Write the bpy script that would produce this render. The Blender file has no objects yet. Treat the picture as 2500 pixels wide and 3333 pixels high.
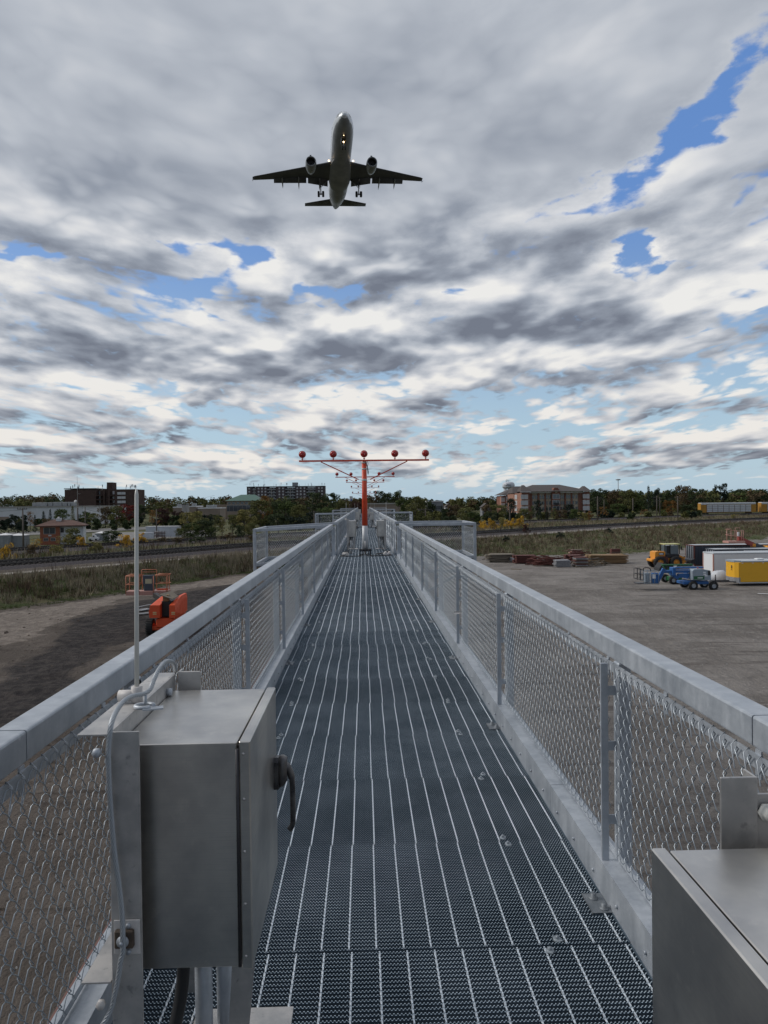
import bpy, math, random
import numpy as np
from mathutils import Vector, Matrix
random.seed(7)
RAD = math.radians
scene = bpy.context.scene
# ---------------------------------------------------------------- camera
EYE = 1.70                      # eye height above the walkway deck (deck top is z = 0)
FPX = 2360.0                    # focal length in photo pixels (2500 x 3333)
def _camera_axes():
    v = np.array([(1182.0-1250)/FPX, -(1640.0-1666.5)/FPX, -1.0]); v /= np.linalg.norm(v)
    r = RAD(0.69)
    up = np.array([-math.sin(r), math.cos(r), 0.0]); up -= up.dot(v)*v; up /= np.linalg.norm(up)
    return np.array([np.cross(v, up), v, up])
CM = _camera_axes()             # world = CM @ camera vector
cam_data = bpy.data.cameras.new('camera')
cam = bpy.data.objects.new('camera', cam_data)
scene.collection.objects.link(cam)
cam_data.sensor_fit = 'VERTICAL'
cam_data.sensor_height = 24.0
cam_data.lens = 24.0*FPX/3333.0
cam_data.clip_start = 0.05
cam_data.clip_end = 20000
_m = Matrix([list(CM[0]) + [0], list(CM[1]) + [0], list(CM[2]) + [EYE], [0, 0, 0, 1]])
cam.matrix_world = _m
scene.camera = cam
def _ray(x, y): return CM @ np.array([(x-1250)/FPX, -(y-1666.5)/FPX, -1.0])
def at_y(x, y, Y):              # measured point at distance Y along the walkway
    r = _ray(x, y); q = r*Y/r[1]; return Vector((q[0], q[1], q[2]+EYE))
def on_z(x, y, z):              # measured point on the level z
    r = _ray(x, y); q = r*(z-EYE)/r[2]; return Vector((q[0], q[1], z))
# ---------------------------------------------------------------- render look
scene.view_settings.view_transform = 'Standard'
scene.view_settings.look = 'None'
scene.view_settings.exposure = 0.22
scene.view_settings.gamma = 1.0
scene.view_settings.use_curve_mapping = False
scene.cycles.max_bounces = 6
scene.cycles.use_denoising = True
# ---------------------------------------------------------------- node helper
class NV:                       # a value in a node tree, with arithmetic
    def __init__(s, t, sock): s.t = t; s.s = sock
    def _m(s, op, *a, clamp=False):
        n = s.t.nodes.new('ShaderNodeMath'); n.operation = op; n.use_clamp = clamp
        for i, q in enumerate((s,)+a):
            if isinstance(q, NV): s.t.links.new(q.s, n.inputs[i])
            else: n.inputs[i].default_value = q
        return NV(s.t, n.outputs[0])
    def __add__(s, o): return s._m('ADD', o)
    __radd__ = __add__
    def __mul__(s, o): return s._m('MULTIPLY', o)
    __rmul__ = __mul__
    def __sub__(s, o): return s._m('SUBTRACT', o)
    def __rsub__(s, o): return (s*-1.0)+o
    def __truediv__(s, o): return s._m('DIVIDE', o)
    def __pow__(s, o): return s._m('POWER', o)
    def inv(s):
        n = s.t.nodes.new('ShaderNodeMath'); n.operation = 'DIVIDE'; n.inputs[0].default_value = 1.0
        s.t.links.new(s.s, n.inputs[1]); return NV(s.t, n.outputs[0])
    def max(s, o): return s._m('MAXIMUM', o)
    def min(s, o): return s._m('MINIMUM', o)
    def exp(s): return s._m('EXPONENT')
    def abs(s): return s._m('ABSOLUTE')
    def sqrt(s): return s._m('SQRT')
    def step(s, a, b):          # smoothstep from a to b
        n = s.t.nodes.new('ShaderNodeMapRange'); n.interpolation_type = 'SMOOTHSTEP'
        s.t.links.new(s.s, n.inputs[0]); n.inputs[1].default_value = a; n.inputs[2].default_value = b
        return NV(s.t, n.outputs[0])
    def lin(s, a, b, c=0.0, d=1.0):
        n = s.t.nodes.new('ShaderNodeMapRange')
        s.t.links.new(s.s, n.inputs[0]); n.inputs[1].default_value = a; n.inputs[2].default_value = b
        n.inputs[3].default_value = c; n.inputs[4].default_value = d
        return NV(s.t, n.outputs[0])
def setin(t, sock, v):
    if isinstance(v, NV): t.links.new(v.s, sock)
    elif isinstance(v, (tuple, list)): sock.default_value = (list(v)+[1.0])[:len(sock.default_value)]
    else: sock.default_value = v
def nnoise(t, vec, scale, detail=4, rough=0.5, dist=0.0, lac=2.0):
    n = t.nodes.new('ShaderNodeTexNoise')
    if vec is not None: t.links.new(vec.s, n.inputs['Vector'])
    n.inputs['Scale'].default_value = scale; n.inputs['Detail'].default_value = detail
    n.inputs['Roughness'].default_value = rough; n.inputs['Distortion'].default_value = dist
    n.inputs['Lacunarity'].default_value = lac
    return NV(t, n.outputs[0])
def nmix(t, f, a, b, mode='MIX'):
    n = t.nodes.new('ShaderNodeMix'); n.data_type = 'RGBA'; n.blend_type = mode
    setin(t, n.inputs[0], f); setin(t, n.inputs[6], a); setin(t, n.inputs[7], b)
    return NV(t, n.outputs[2])
def nramp(t, f, stops):
    n = t.nodes.new('ShaderNodeValToRGB'); r = n.color_ramp
    while len(r.elements) < len(stops): r.elements.new(0.5)
    for e, (p, c) in zip(r.elements, stops): e.position = p; e.color = (c[0], c[1], c[2], 1)
    t.links.new(f.s, n.inputs[0]); return NV(t, n.outputs[0])
def nxyz(t, x, y, z=0.0):
    n = t.nodes.new('ShaderNodeCombineXYZ')
    setin(t, n.inputs[0], x); setin(t, n.inputs[1], y); setin(t, n.inputs[2], z)
    return NV(t, n.outputs[0])
def nsep(t, v):
    n = t.nodes.new('ShaderNodeSeparateXYZ'); t.links.new(v.s, n.inputs[0])
    return [NV(t, n.outputs[i]) for i in range(3)]
# ---------------------------------------------------------------- sky and sun
SUN_EL, SUN_AZ = 36.0, -82.0    # degrees; azimuth measured from +Y towards +X
world = bpy.data.worlds.new('World'); scene.world = world; world.use_nodes = True
wt = world.node_tree
for n in list(wt.nodes): wt.nodes.remove(n)
def build_world(t):
    tc = t.nodes.new('ShaderNodeTexCoord')
    X, Y, Z = nsep(t, NV(t, tc.outputs['Generated']))
    sky = t.nodes.new('ShaderNodeTexSky'); sky.sky_type = 'NISHITA'; sky.sun_disc = False
    sky.sun_elevation = RAD(SUN_EL); sky.sun_rotation = RAD(SUN_AZ)
    sky.air_density = 1.0; sky.dust_density = 0.7; sky.ozone_density = 2.0
    skyc = NV(t, sky.outputs[0])
    z = Z.max(0.0)
    k = (z+0.13).inv()
    px, py = X*(k**0.62)*1.55, (z+0.13)._m('LOGARITHM', math.e)*-2.5
    v = z/((X*X+Y*Y).sqrt().max(0.02))                    # tangent of the elevation
    u = X/(Y.abs().max(0.05))                             # tangent of the azimuth
    warp0 = nnoise(t, nxyz(t, u, v*1.6, 3.5), 3.0, 2, .5); warp1 = nnoise(t, nxyz(t, u, v*1.6, 9.5), 4.0, 2, .5)
    jit = nnoise(t, nxyz(t, u, v*1.8, 0.5), 7.0, 6, .62)
    jit2 = nnoise(t, nxyz(t, u, v*1.8, 7.5), 5.0, 5, .60)
    bu = u+(jit-.5)*.20; bv = v+(jit2-.5)*.085
    su = u+(warp0-.5)*.30; sv = v+(warp1-.5)*.07
    warp = nnoise(t, nxyz(t, px, py, 3.1), 1.3, 2)
    px2 = px+(warp-0.5)*0.30; py2 = py+(warp-0.5)*0.20
    def blob(cx, cy, rx, ry, amp, tilt=0.0, q=1.0):              # a cloud or a gap at a place in the sky
        cu, cv = (cx-1182)/2360, (1640-cy)/2360
        if tilt: dv = (bv if q == 1.0 else sv)-cv-((bu if q == 1.0 else su)-cu)*tilt
        else: dv = (bv if q == 1.0 else sv)-cv
        a = ((bu if q == 1.0 else su)-cu)*(2360/rx); b = dv*(2360/ry)
        return ((a*a+b*b)*-1.0).exp()*amp
    def total(L, soft=1.0):
        r = None
        for q in L:
            b = blob(*(list(q)+[0.0])[:6], soft); r = b if r is None else r+b
        return r
    wf = (Y.lin(-.15, .15, 0.0, 1.0))                       # the places below are in the sky ahead
    gaps = total([(2215, 565, 420, 92, -.33, .50), (2085, 880, 105, 70, -.33), (2490, 330, 100, 90, -.18, .4), (1950, 650, 90, 50, -.10),
                  (600, 828, 130, 26, -.22), (850, 850, 170, 46, -.24, .30), (1050, 955, 80, 28, -.20),
                  (100, 905, 200, 18, -.20), (590, 965, 110, 24, -.18), (300, 1255, 160, 30, -.12), (1560, 1310, 180, 30, -.11),
                  (1460, 958, 80, 22, -.16), (2440, 1110, 160, 36, -.13), (2440, 1290, 160, 40, -.12), (700, 1350, 300, 26, -.08), (1900, 1420, 500, 34, -.10),
                  (1250, 330, 1500, 260, .24), (800, 1150, 900, 90, .13), (1500, 850, 520, 110, .14),
                  (300, 430, 700, 300, .12), (1750, 1090, 420, 80, .12), (2350, 880, 170, 100, .10), (400, 740, 500, 60, .12)])*wf
    def field(ox, oy, detail): return nnoise(t, nxyz(t, px2+ox, py2+oy, 0.0), 1.9, detail, 0.54, 0.1)
    def billow(ox, oy):
        a = nnoise(t, nxyz(t, px2+ox, py2+oy, 2.0), 5.0, 1, .5)
        b = nnoise(t, nxyz(t, px2+ox, py2+oy, 6.0), 12.0, 1, .5)
        return (a-.5).abs()*2.6+(b-.5).abs()*1.2
    cov = v.lin(0.008, 0.042, -.12, 0.088)+v.lin(0.10, 0.42, 0.0, 0.10)-v.step(.13,.24)*.02
    F = field(0.0, 0.0, 7); Fs = field(0.0, 0.0, 3.2)
    S1 = nnoise(t, nxyz(t, px2, py2, 5.0), 5.0, 7, 0.60, 0.1)
    S2 = nnoise(t, nxyz(t, px, py, 8.0), 15.0, 5, 0.62, 0.0)
    off = k*0.0+0.085
    Bl = billow(0.0, 0.0); Bu = billow(0.0, off*-1.0)
    D = F*0.62+S1*0.32+(S2-.5)*.14+(Bl-.45)*.26+cov+gaps+.035
    alpha = D.step(0.445, 0.565)
    Fu = nnoise(t, nxyz(t, px2, py2-off*3.0, 0.0), 1.9, 3.2, 0.54, 0.1)
    Su = nnoise(t, nxyz(t, px2-0.03, py2-off*1.3, 5.0), 5.0, 2.5, 0.55, 0.1); Ss = nnoise(t, nxyz(t, px2, py2, 5.0), 5.0, 2.5, 0.55, 0.1)
    top = (Fs-Fu)*1.6+(Ss-Su)*0.60+(Bl-Bu)*0.10
    thick = (D+v.lin(.03, .20, .06, 0.0)).step(0.47, 0.74)
    darks = total([(250, 560, 420, 200, .12), (1350, 270, 300, 80, .16, .2), (1650, 470, 340, 110, .16, .3), (1260, 890, 360, 70, .26, .05),
                   (1700, 1080, 440, 80, .26), (300, 1140, 560, 70, .28, -.02), (2400, 890, 240, 70, .24), (900, 1190, 800, 46, .14),
                   (1000, 1330, 320, 36, .12), (300, 860, 240, 36, .16), (1100, 760, 460, 55, -.16, .05), (230, 950, 420, 55, -.34), (2330, 720, 360, 110, -.22, .45),
                   (650, 1045, 340, 50, -.20), (1250, 1030, 500, 45, -.22), (2080, 960, 240, 50, -.22), (250, 760, 380, 60, -.20),
                   (900, 1265, 800, 40, -.12), (2100, 640, 320, 60, -.14, .4), (1700, 60, 900, 150, -.12), (600, 30, 700, 90, -.10), (500, 1235, 500, 22, .14), (1500, 1225, 700, 24, .12), (700, 1390, 700, 18, .12), (1900, 1330, 500, 18, .12), (300, 1300, 400, 20, -.12), (1350, 1150, 500, 30, -.12), (1900, 1180, 400, 30, -.14), (1200, 1430, 800, 14, .10)], 0.0)*wf
    hi = v.step(0.30, 0.48); back = (1.0-Y.step(-.35, .15))
    amp = hi*(-.70)+1.0
    sh = (thick*0.44+.13+darks-top*2.5*v.lin(0.08, 0.5, 1.15, 0.6)+(S1-0.5)*0.30-(Bl-.45)*.40)*amp+hi*.37+back*.42-v.step(.62, 1.2)*.36-(1.0-X.step(-.9, -.35))*.34  # unseen sky shaped: darker behind, brighter overhead and left, to tone cabinet reflections
    sh = (sh-.42)*.80+.41
    sh = sh.max(0.0).min(1.0)
    cloud = nramp(t, sh, [(0.0, (.72, .715, .70)), (0.24, (.56, .575, .605)), (0.46, (.40, .43, .48)), (0.70, (.25, .28, .335)), (1.0, (.15, .17, .215))])
    warm = nmix(t, v.lin(.02, .22, .55, 0.0), cloud, nmix(t, 1.0, cloud, (1.0, .93, .86, 1), 'MULTIPLY'))
    cloud10 = nmix(t, 1.0, warm, (10.0, 10.0, 10.0, 1), 'MULTIPLY')
    blue = nmix(t, v.lin(0.0, 0.40, 0.80, 0.10), skyc, (3.6, 5.0, 6.3, 1))
    blue = nmix(t, v.step(.10, .42)*.60, blue, (.95, 2.35, 6.0, 1))
    col = nmix(t, alpha*v.lin(0.0, 0.05, 0.35, 1.0), blue, cloud10)
    bg = t.nodes.new('ShaderNodeBackground'); bg.inputs['Strength'].default_value = 0.1
    t.links.new(col.s, bg.inputs['Color'])
    out = t.nodes.new('ShaderNodeOutputWorld'); t.links.new(bg.outputs[0], out.inputs[0])
build_world(wt)
world.cycles.sampling_method = 'MANUAL'
world.cycles.sample_map_resolution = 512
sun_data = bpy.data.lights.new('sun', 'SUN'); sun_data.energy = 1.6; sun_data.angle = RAD(22)
sun_data.color = (1.0, 0.95, 0.88)
sun = bpy.data.objects.new('sun', sun_data); scene.collection.objects.link(sun)
_sd = Vector((math.sin(RAD(SUN_AZ))*math.cos(RAD(SUN_EL)), math.cos(RAD(SUN_AZ))*math.cos(RAD(SUN_EL)), math.sin(RAD(SUN_EL))))
sun.rotation_euler = _sd.to_track_quat('Z', 'Y').to_euler()
# ================================================================ mesh helpers
COL = scene.collection
class MB:
    def __init__(s): s.v = []; s.f = []; s.m = []; s.sm = []
    def add(s, vs, fs, mi=0, smooth=False):
        o = len(s.v); s.v.extend(vs)
        s.f.extend([tuple(i+o for i in f) for f in fs]); s.m.extend([mi]*len(fs)); s.sm.extend([smooth]*len(fs))
        return s
    def box(s, x0, y0, z0, x1, y1, z1, mi=0):
        v = [(x0,y0,z0),(x1,y0,z0),(x1,y1,z0),(x0,y1,z0),(x0,y0,z1),(x1,y0,z1),(x1,y1,z1),(x0,y1,z1)]
        return s.add(v, [(3,2,1,0),(4,5,6,7),(0,1,5,4),(1,2,6,5),(2,3,7,6),(3,0,4,7)], mi)
    def obox(s, c, size, rz=0.0, rx=0.0, ry=0.0, mi=0):     # box by centre and size, turned
        M = Matrix.Rotation(rz, 3, 'Z') @ Matrix.Rotation(ry, 3, 'Y') @ Matrix.Rotation(rx, 3, 'X')
        a, b, c2 = size[0]/2, size[1]/2, size[2]/2
        v = [tuple(Vector(c)+M @ Vector((x*a, y*b, z*c2))) for z in (-1, 1) for x, y in ((-1,-1),(1,-1),(1,1),(-1,1))]
        return s.add(v, [(3,2,1,0),(4,5,6,7),(0,1,5,4),(1,2,6,5),(2,3,7,6),(3,0,4,7)], mi)
    def beam(s, p0, p1, w, h, mi=0):                        # rectangular bar between two points
        p0, p1 = Vector(p0), Vector(p1); d = (p1-p0); L = d.length
        q = d.to_track_quat('Y', 'Z').to_matrix()
        v = []
        for y in (0, L):
            for x, z in ((-w/2,-h/2),(w/2,-h/2),(w/2,h/2),(-w/2,h/2)): v.append(tuple(p0+q @ Vector((x, y, z))))
        return s.add(v, [(0,1,2,3),(7,6,5,4),(0,4,5,1),(1,5,6,2),(2,6,7,3),(3,7,4,0)], mi)
    def bbox(s, x0, y0, z0, x1, y1, z1, b, mi=0):           # box with chamfered edges
        X, Y, Z = (x0, x1), (y0, y1), (z0, z1); v = []; idx = {}
        for i in (0, 1):
            for j in (0, 1):
                for k in (0, 1):
                    sx, sy, sz = (b if i == 0 else -b), (b if j == 0 else -b), (b if k == 0 else -b)
                    for a in range(3):
                        p = [X[i]+sx, Y[j]+sy, Z[k]+sz]; p[a] = (X[i], Y[j], Z[k])[a]
                        idx[(i, j, k, a)] = len(v); v.append(tuple(p))
        F = []
        def q(a, c): F.append(c)
        for i in (0, 1):
            F.append(tuple(idx[(i, j, k, 0)] for j, k in ((0,0),(1,0),(1,1),(0,1))))
            F.append(tuple(idx[(j, i, k, 1)] for j, k in ((0,0),(1,0),(1,1),(0,1))))
            F.append(tuple(idx[(j, k, i, 2)] for j, k in ((0,0),(1,0),(1,1),(0,1))))
        for i in (0, 1):
            for j in (0, 1):
                F.append((idx[(i,j,0,0)], idx[(i,j,1,0)], idx[(i,j,1,1)], idx[(i,j,0,1)]))
                F.append((idx[(i,0,j,0)], idx[(i,1,j,0)], idx[(i,1,j,2)], idx[(i,0,j,2)]))
                F.append((idx[(0,i,j,1)], idx[(1,i,j,1)], idx[(1,i,j,2)], idx[(0,i,j,2)]))
                for k in (0, 1): F.append((idx[(i,j,k,0)], idx[(i,j,k,1)], idx[(i,j,k,2)]))
        c = Vector(((x0+x1)/2, (y0+y1)/2, (z0+z1)/2)); F2 = []
        for f in F:
            P = [Vector(v[a]) for a in f]; n = (P[1]-P[0]).cross(P[2]-P[0]); m = sum(P, Vector())/len(P)-c
            F2.append(f if n.dot(m) > 0 else f[::-1])
        return s.add(v, F2, mi)
    def tube(s, pts, r, n=8, mi=0, cap=True, smooth=True):  # tube along points; r one value or a list
        pts = [Vector(p) for p in pts]; N = len(pts)
        R = r if isinstance(r, (list, tuple)) else [r]*N
        v = []; prev = None
        for i, p in enumerate(pts):
            t = (pts[min(i+1, N-1)]-pts[max(i-1, 0)]).normalized()
            if prev is None: a = Vector((0, 0, 1)) if abs(t.z) < 0.9 else Vector((1, 0, 0)); u = (a-t*a.dot(t)).normalized()
            else: u = (prev-t*prev.dot(t)).normalized()
            prev = u; w = t.cross(u)
            for k in range(n):
                an = 2*math.pi*(k+0.5)/n
                v.append(tuple(p+(u*math.cos(an)+w*math.sin(an))*R[i]))
        f = [(i*n+k, i*n+(k+1) % n, (i+1)*n+(k+1) % n, (i+1)*n+k) for i in range(N-1) for k in range(n)]
        s.add(v, f, mi, smooth)
        if cap:
            o = len(s.v)-N*n
            s.f += [tuple(o+k for k in range(n))[::-1], tuple(o+(N-1)*n+k for k in range(n))]; s.m += [mi]*2; s.sm += [False]*2
        return s
    def cyl(s, p0, p1, r0, r1=None, n=12, mi=0, cap=True): return s.tube([p0, p1], [r0, r0 if r1 is None else r1], n, mi, cap)
    def lathe(s, prof, c=(0,0,0), axis='Z', n=24, mi=0, smooth=True):  # prof: list of (radius, height)
        v = []
        for r, h in prof:
            for k in range(n):
                a = 2*math.pi*k/n; x, y = r*math.cos(a), r*math.sin(a)
                p = (x, y, h) if axis == 'Z' else (x, h, y) if axis == 'Y' else (h, x, y)
                v.append((p[0]+c[0], p[1]+c[1], p[2]+c[2]))
        f = [(i*n+k, i*n+(k+1) % n, (i+1)*n+(k+1) % n, (i+1)*n+k) for i in range(len(prof)-1) for k in range(n)]
        return s.add(v, f, mi, smooth)
    def prism(s, poly, a, b, axis='Y', mi=0, smooth=False):  # closed outline pushed from a to b
        n = len(poly); v = []
        for h in (a, b):
            for p, q in poly: v.append((p, h, q) if axis == 'Y' else (h, p, q) if axis == 'X' else (p, q, h))
        f = [(k, (k+1) % n, n+(k+1) % n, n+k) for k in range(n)]
        s.add(v, f, mi, smooth)
        o = len(s.v)-2*n
        s.f += [tuple(o+k for k in range(n))[::-1], tuple(o+n+k for k in range(n))]; s.m += [mi]*2; s.sm += [False]*2
        return s
    def quad(s, a, b, c, d, mi=0): return s.add([tuple(a), tuple(b), tuple(c), tuple(d)], [(0, 1, 2, 3)], mi)
    def loft(s, rings, mi=0, smooth=True, closed=True, cap=True):
        n = len(rings[0]); v = [tuple(p) for r in rings for p in r]
        f = [(i*n+k, i*n+(k+1) % n, (i+1)*n+(k+1) % n, (i+1)*n+k) for i in range(len(rings)-1) for k in range(n if closed else n-1)]
        s.add(v, f, mi, smooth)
        if cap:
            o = len(s.v)-len(v)
            s.f += [tuple(o+k for k in range(n))[::-1], tuple(o+(len(rings)-1)*n+k for k in range(n))]; s.m += [mi]*2; s.sm += [False]*2
        return s
    def mesh(s, name, mats):
        me = bpy.data.meshes.new(name); me.from_pydata(s.v, [], s.f)
        if not isinstance(mats, (list, tuple)): mats = [mats]
        for m in mats: me.materials.append(m)
        if len(mats) > 1: me.polygons.foreach_set('material_index', s.m)
        if any(s.sm): me.polygons.foreach_set('use_smooth', s.sm)
        me.update(); return me
    def build(s, name, mats, parent=None, loc=None):
        return put(name, s.mesh(name, mats), parent, loc)
    def fixn(s):                                             # make normals point outwards
        return s
def recalc(o):
    import bmesh
    bm = bmesh.new(); bm.from_mesh(o.data); bmesh.ops.recalc_face_normals(bm, faces=bm.faces); bm.to_mesh(o.data); bm.free(); return o
def put(name, me, parent=None, loc=None, rz=0.0):
    o = bpy.data.objects.new(name, me); COL.objects.link(o)
    if parent is not None: o.parent = parent
    if loc is not None: o.location = loc
    if rz: o.rotation_euler = (0, 0, rz)
    return o
def tag(o, label=None, cat=None, group=None, kind=None):
    if label: o['label'] = label
    if cat: o['category'] = cat
    if group: o['group'] = group
    if kind: o['kind'] = kind
    return o
def thing(name, label, cat, loc=(0, 0, 0), rz=0.0, group=None):
    o = put(name, None, None, loc, rz); o.empty_display_size = 0.2
    return tag(o, label, cat, group)
def dup(root, loc, rz=None, label=None, group=None, parent=None, scale=None):
    c = root.copy(); COL.objects.link(c)
    if parent is not None: c.parent = parent
    if loc is not None: c.location = loc
    if rz is not None: c.rotation_euler = (0, 0, rz)
    if scale is not None: c.scale = scale
    if label: c['label'] = label
    if group: c['group'] = group
    for ch in list(root.children): dup(ch, None, parent=c)
    return c
# ---------------------------------------------------------------- materials
def mat(name, fn=None, col=(.5,.5,.5), rough=.6, metal=0.0, spec=.5, bump=None):
    m = bpy.data.materials.new(name); m.use_nodes = True; t = m.node_tree
    b = t.nodes['Principled BSDF']
    b.inputs['Base Color'].default_value = (*col, 1); b.inputs['Roughness'].default_value = rough
    b.inputs['Metallic'].default_value = metal; b.inputs['Specular IOR Level'].default_value = spec
    if fn: fn(t, b)
    return m
def co(t, kind='Object'):
    n = t.nodes.new('ShaderNodeTexCoord'); return NV(t, n.outputs[kind])
def wpos(t):
    n = t.nodes.new('ShaderNodeNewGeometry'); return NV(t, n.outputs['Position'])
def scl(t, v, s):
    n = t.nodes.new('ShaderNodeVectorMath'); n.operation = 'MULTIPLY'; t.links.new(v.s, n.inputs[0]); n.inputs[1].default_value = s
    return NV(t, n.outputs[0])
def bump(t, b, h, strength=.3, dist=.01):
    n = t.nodes.new('ShaderNodeBump'); n.inputs['Strength'].default_value = strength; n.inputs['Distance'].default_value = dist
    t.links.new(h.s, n.inputs['Height']); t.links.new(n.outputs[0], b.inputs['Normal'])
def mottled(c1, c2, scale=3.0, rough=(.5, .7), metal=0.0, detail=6, stretch=(1,1,1), space='Object', bmp=0, c3=None, spec=.5):
    def fn(t, b):
        v = co(t) if space == 'Object' else wpos(t)
        if stretch != (1,1,1): v = scl(t, v, stretch)
        n = nnoise(t, v, scale, detail, .62)
        f = n.step(.32, .68)
        c = nmix(t, f, (*c1, 1), (*c2, 1))
        if c3:
            n2 = nnoise(t, v, scale*3.7, 5, .65); c = nmix(t, n2.step(.58, .72), c, (*c3, 1))
        t.links.new(c.s, b.inputs['Base Color'])
        t.links.new(n.lin(.3, .7, rough[0], rough[1]).s, b.inputs['Roughness'])
        b.inputs['Metallic'].default_value = metal; b.inputs['Specular IOR Level'].default_value = spec
        if bmp: bump(t, b, nnoise(t, v, scale*6, 4, .6), bmp, .01)
    return fn
def galv(c=.41, metal=.45, r0=.38, r1=.6):
    def fn(t, b):
        v = wpos(t)
        a = nnoise(t, v, 5.0, 6, .65); d = nnoise(t, scl(t, v, (1, 1, .22)), 22.0, 4, .6)
        vo = t.nodes.new('ShaderNodeTexVoronoi'); vo.inputs['Scale'].default_value = 90; t.links.new(v.s, vo.inputs['Vector'])
        sp = NV(t, vo.outputs['Color']); s0 = nsep(t, sp)[0]
        f = a.step(.3, .7)*.55+d.step(.35, .7)*.3+s0*.15
        k = nmix(t, f, (c*.72, c*.80, c*.90, 1), (c*1.22, c*1.30, c*1.40, 1))
        w = nnoise(t, v, 17.0, 8, .72)
        k = nmix(t, w.step(.60, .74)*.55, k, (c*1.62, c*1.70, c*1.80, 1))
        t.links.new(k.s, b.inputs['Base Color'])
        t.links.new((f*(r1-r0)+r0).s, b.inputs['Roughness']); b.inputs['Metallic'].default_value = metal
        bump(t, b, a*.5+d*.5, .12, .004)
    return fn
M = {}
M['galv'] = mat('galvanised_steel', galv())
M['galv_wire'] = mat('galvanised_wire', None, (.31, .345, .38), .34, .75)
M['grating'] = mat('grating_steel', mottled((.085, .125, .165), (.15, .20, .25), 2.2, (.4, .55), .55, space='World'))  # dark tone paints the shade of the narrow gaps onto the bar sides
M['grate_top'] = mat('grating_lit_tone_top', mottled((.42, .52, .60), (.58, .68, .76), 2.2, (.4, .5), .3, space='World'))
def lit_tone_top(t, b):
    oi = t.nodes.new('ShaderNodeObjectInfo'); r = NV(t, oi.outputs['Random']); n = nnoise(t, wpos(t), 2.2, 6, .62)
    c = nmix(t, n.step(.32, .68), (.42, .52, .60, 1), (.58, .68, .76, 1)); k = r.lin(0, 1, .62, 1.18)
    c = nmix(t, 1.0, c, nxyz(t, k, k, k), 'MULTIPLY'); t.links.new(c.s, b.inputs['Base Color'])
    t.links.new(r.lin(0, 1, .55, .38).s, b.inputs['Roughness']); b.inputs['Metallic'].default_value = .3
M['grate_top'] = mat('grating_lit_tone_top', lit_tone_top)  # lighter tone paints the lit top edges against the dark bar sides
M['grate_rod'] = mat('grating_rod', None, (.62, .68, .74), .45, .3)
def stainless(t, b):
    v = co(t); a = nnoise(t, scl(t, v, (1.0, 1.0, 60.0)), 6.0, 3, .6); d = nnoise(t, v, 3.0, 5, .6)
    c = nmix(t, d.step(.30, .70), (.42, .41, .40, 1), (.68, .655, .61, 1)); c = nmix(t, a.step(.45, .8)*.35, c, (.40, .40, .40, 1)); c = nmix(t, nnoise(t, v, 14.0, 7, .75).step(.55, .72)*.5, c, (.74, .70, .64, 1))
    t.links.new(c.s, b.inputs['Base Color']); b.inputs['Metallic'].default_value = 1.0
    t.links.new((a*.12+d*.14+.22).s, b.inputs['Roughness']); bump(t, b, a, .05, .002)
M['stainless'] = mat('brushed_stainless', stainless)
M['steel_dull'] = mat('dull_stainless_angle', mottled((.38, .38, .38), (.55, .535, .52), 9.0, (.42, .62), .8, c3=(.3, .3, .3)))
M['black'] = mat('black_rubber', None, (.012, .012, .013), .5)
M['dark'] = mat('dark_steel', None, (.04, .04, .045), .45, .6)
M['red'] = mat('aviation_red_paint', mottled((.68, .075, .022), (.56, .05, .018), 4.0, (.35, .5)))
M['brown'] = mat('brown_primer', mottled((.17, .085, .07), (.12, .065, .06), 2.0, (.6, .8)))
# ================================================================ the elevated walkway
XL, XR = -0.85, 1.01            # deck edges
PAN = 0.860; Y0 = 2.745-4*PAN   # grating panels
M['steel_dark'] = mat('dull_anchor_steel', mottled((.14, .16, .18), (.22, .24, .26), 9, (.5, .65), .5))
def grating_mesh(off, fine):
    mb = MB(); n = 36; pitch = PAN/n; W = XR-XL
    tooth = 0.0131; t = 0.0017
    if fine:
        xs = []; x = XL+0.004; hs = []
        while x < XR-0.004:
            for dx, h in ((0, 0), (.0030, -.0058), (.0068, -.0058), (.0098, 0)): xs.append(x+dx); hs.append(h)
            x += tooth
    else: xs = [XL+0.004, XR-0.004]; hs = [-.0015, -.0015]
    m = len(xs)
    for i in range(n):
        y = pitch*(i+.5)
        v = []
        for X, h in zip(xs, hs): v += [(X, y-t, -.030), (X, y-t, h), (X, y+t, h), (X, y+t, -.030)]
        f = []
        for k in range(m-1):
            a = k*4
            f += [(a, a+4, a+5, a+1), (a+1, a+5, a+6, a+2), (a+2, a+6, a+7, a+3)]
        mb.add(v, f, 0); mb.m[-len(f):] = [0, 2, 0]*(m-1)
    k = 0; x = XL+0.045+off
    while x < XR-0.02:
        w = .0037
        v = []
        ys = [0.006+(PAN-.012)*q/36 for q in range(37)]
        if fine:                                          # twisted square rod
            for q, y in enumerate(ys):
                a = q*0.9
                for c in range(4): v.append((x+math.cos(a+c*math.pi/2)*w*1.12, y, -.0035+math.sin(a+c*math.pi/2)*w*1.12))
            mb.add(v, [(q*4+c, q*4+(c+1) % 4, q*4+4+(c+1) % 4, q*4+4+c) for q in range(36) for c in range(4)], 1)
        else: mb.box(x-w, 0.006, -.008, x+w, PAN-.006, .0012, 1)
        x += 0.105
    for x in (XL+.001, XR-.004): mb.box(x, .004, -.03, x+.003, PAN-.004, 0, 0)
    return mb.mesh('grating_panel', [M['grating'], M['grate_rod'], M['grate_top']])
walkway = thing('walkway', 'long raised steel walkway of galvanised grating running away from the camera', 'walkway')
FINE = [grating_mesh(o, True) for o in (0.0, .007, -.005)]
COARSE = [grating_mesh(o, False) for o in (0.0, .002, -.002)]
NPAN = 150
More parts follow.
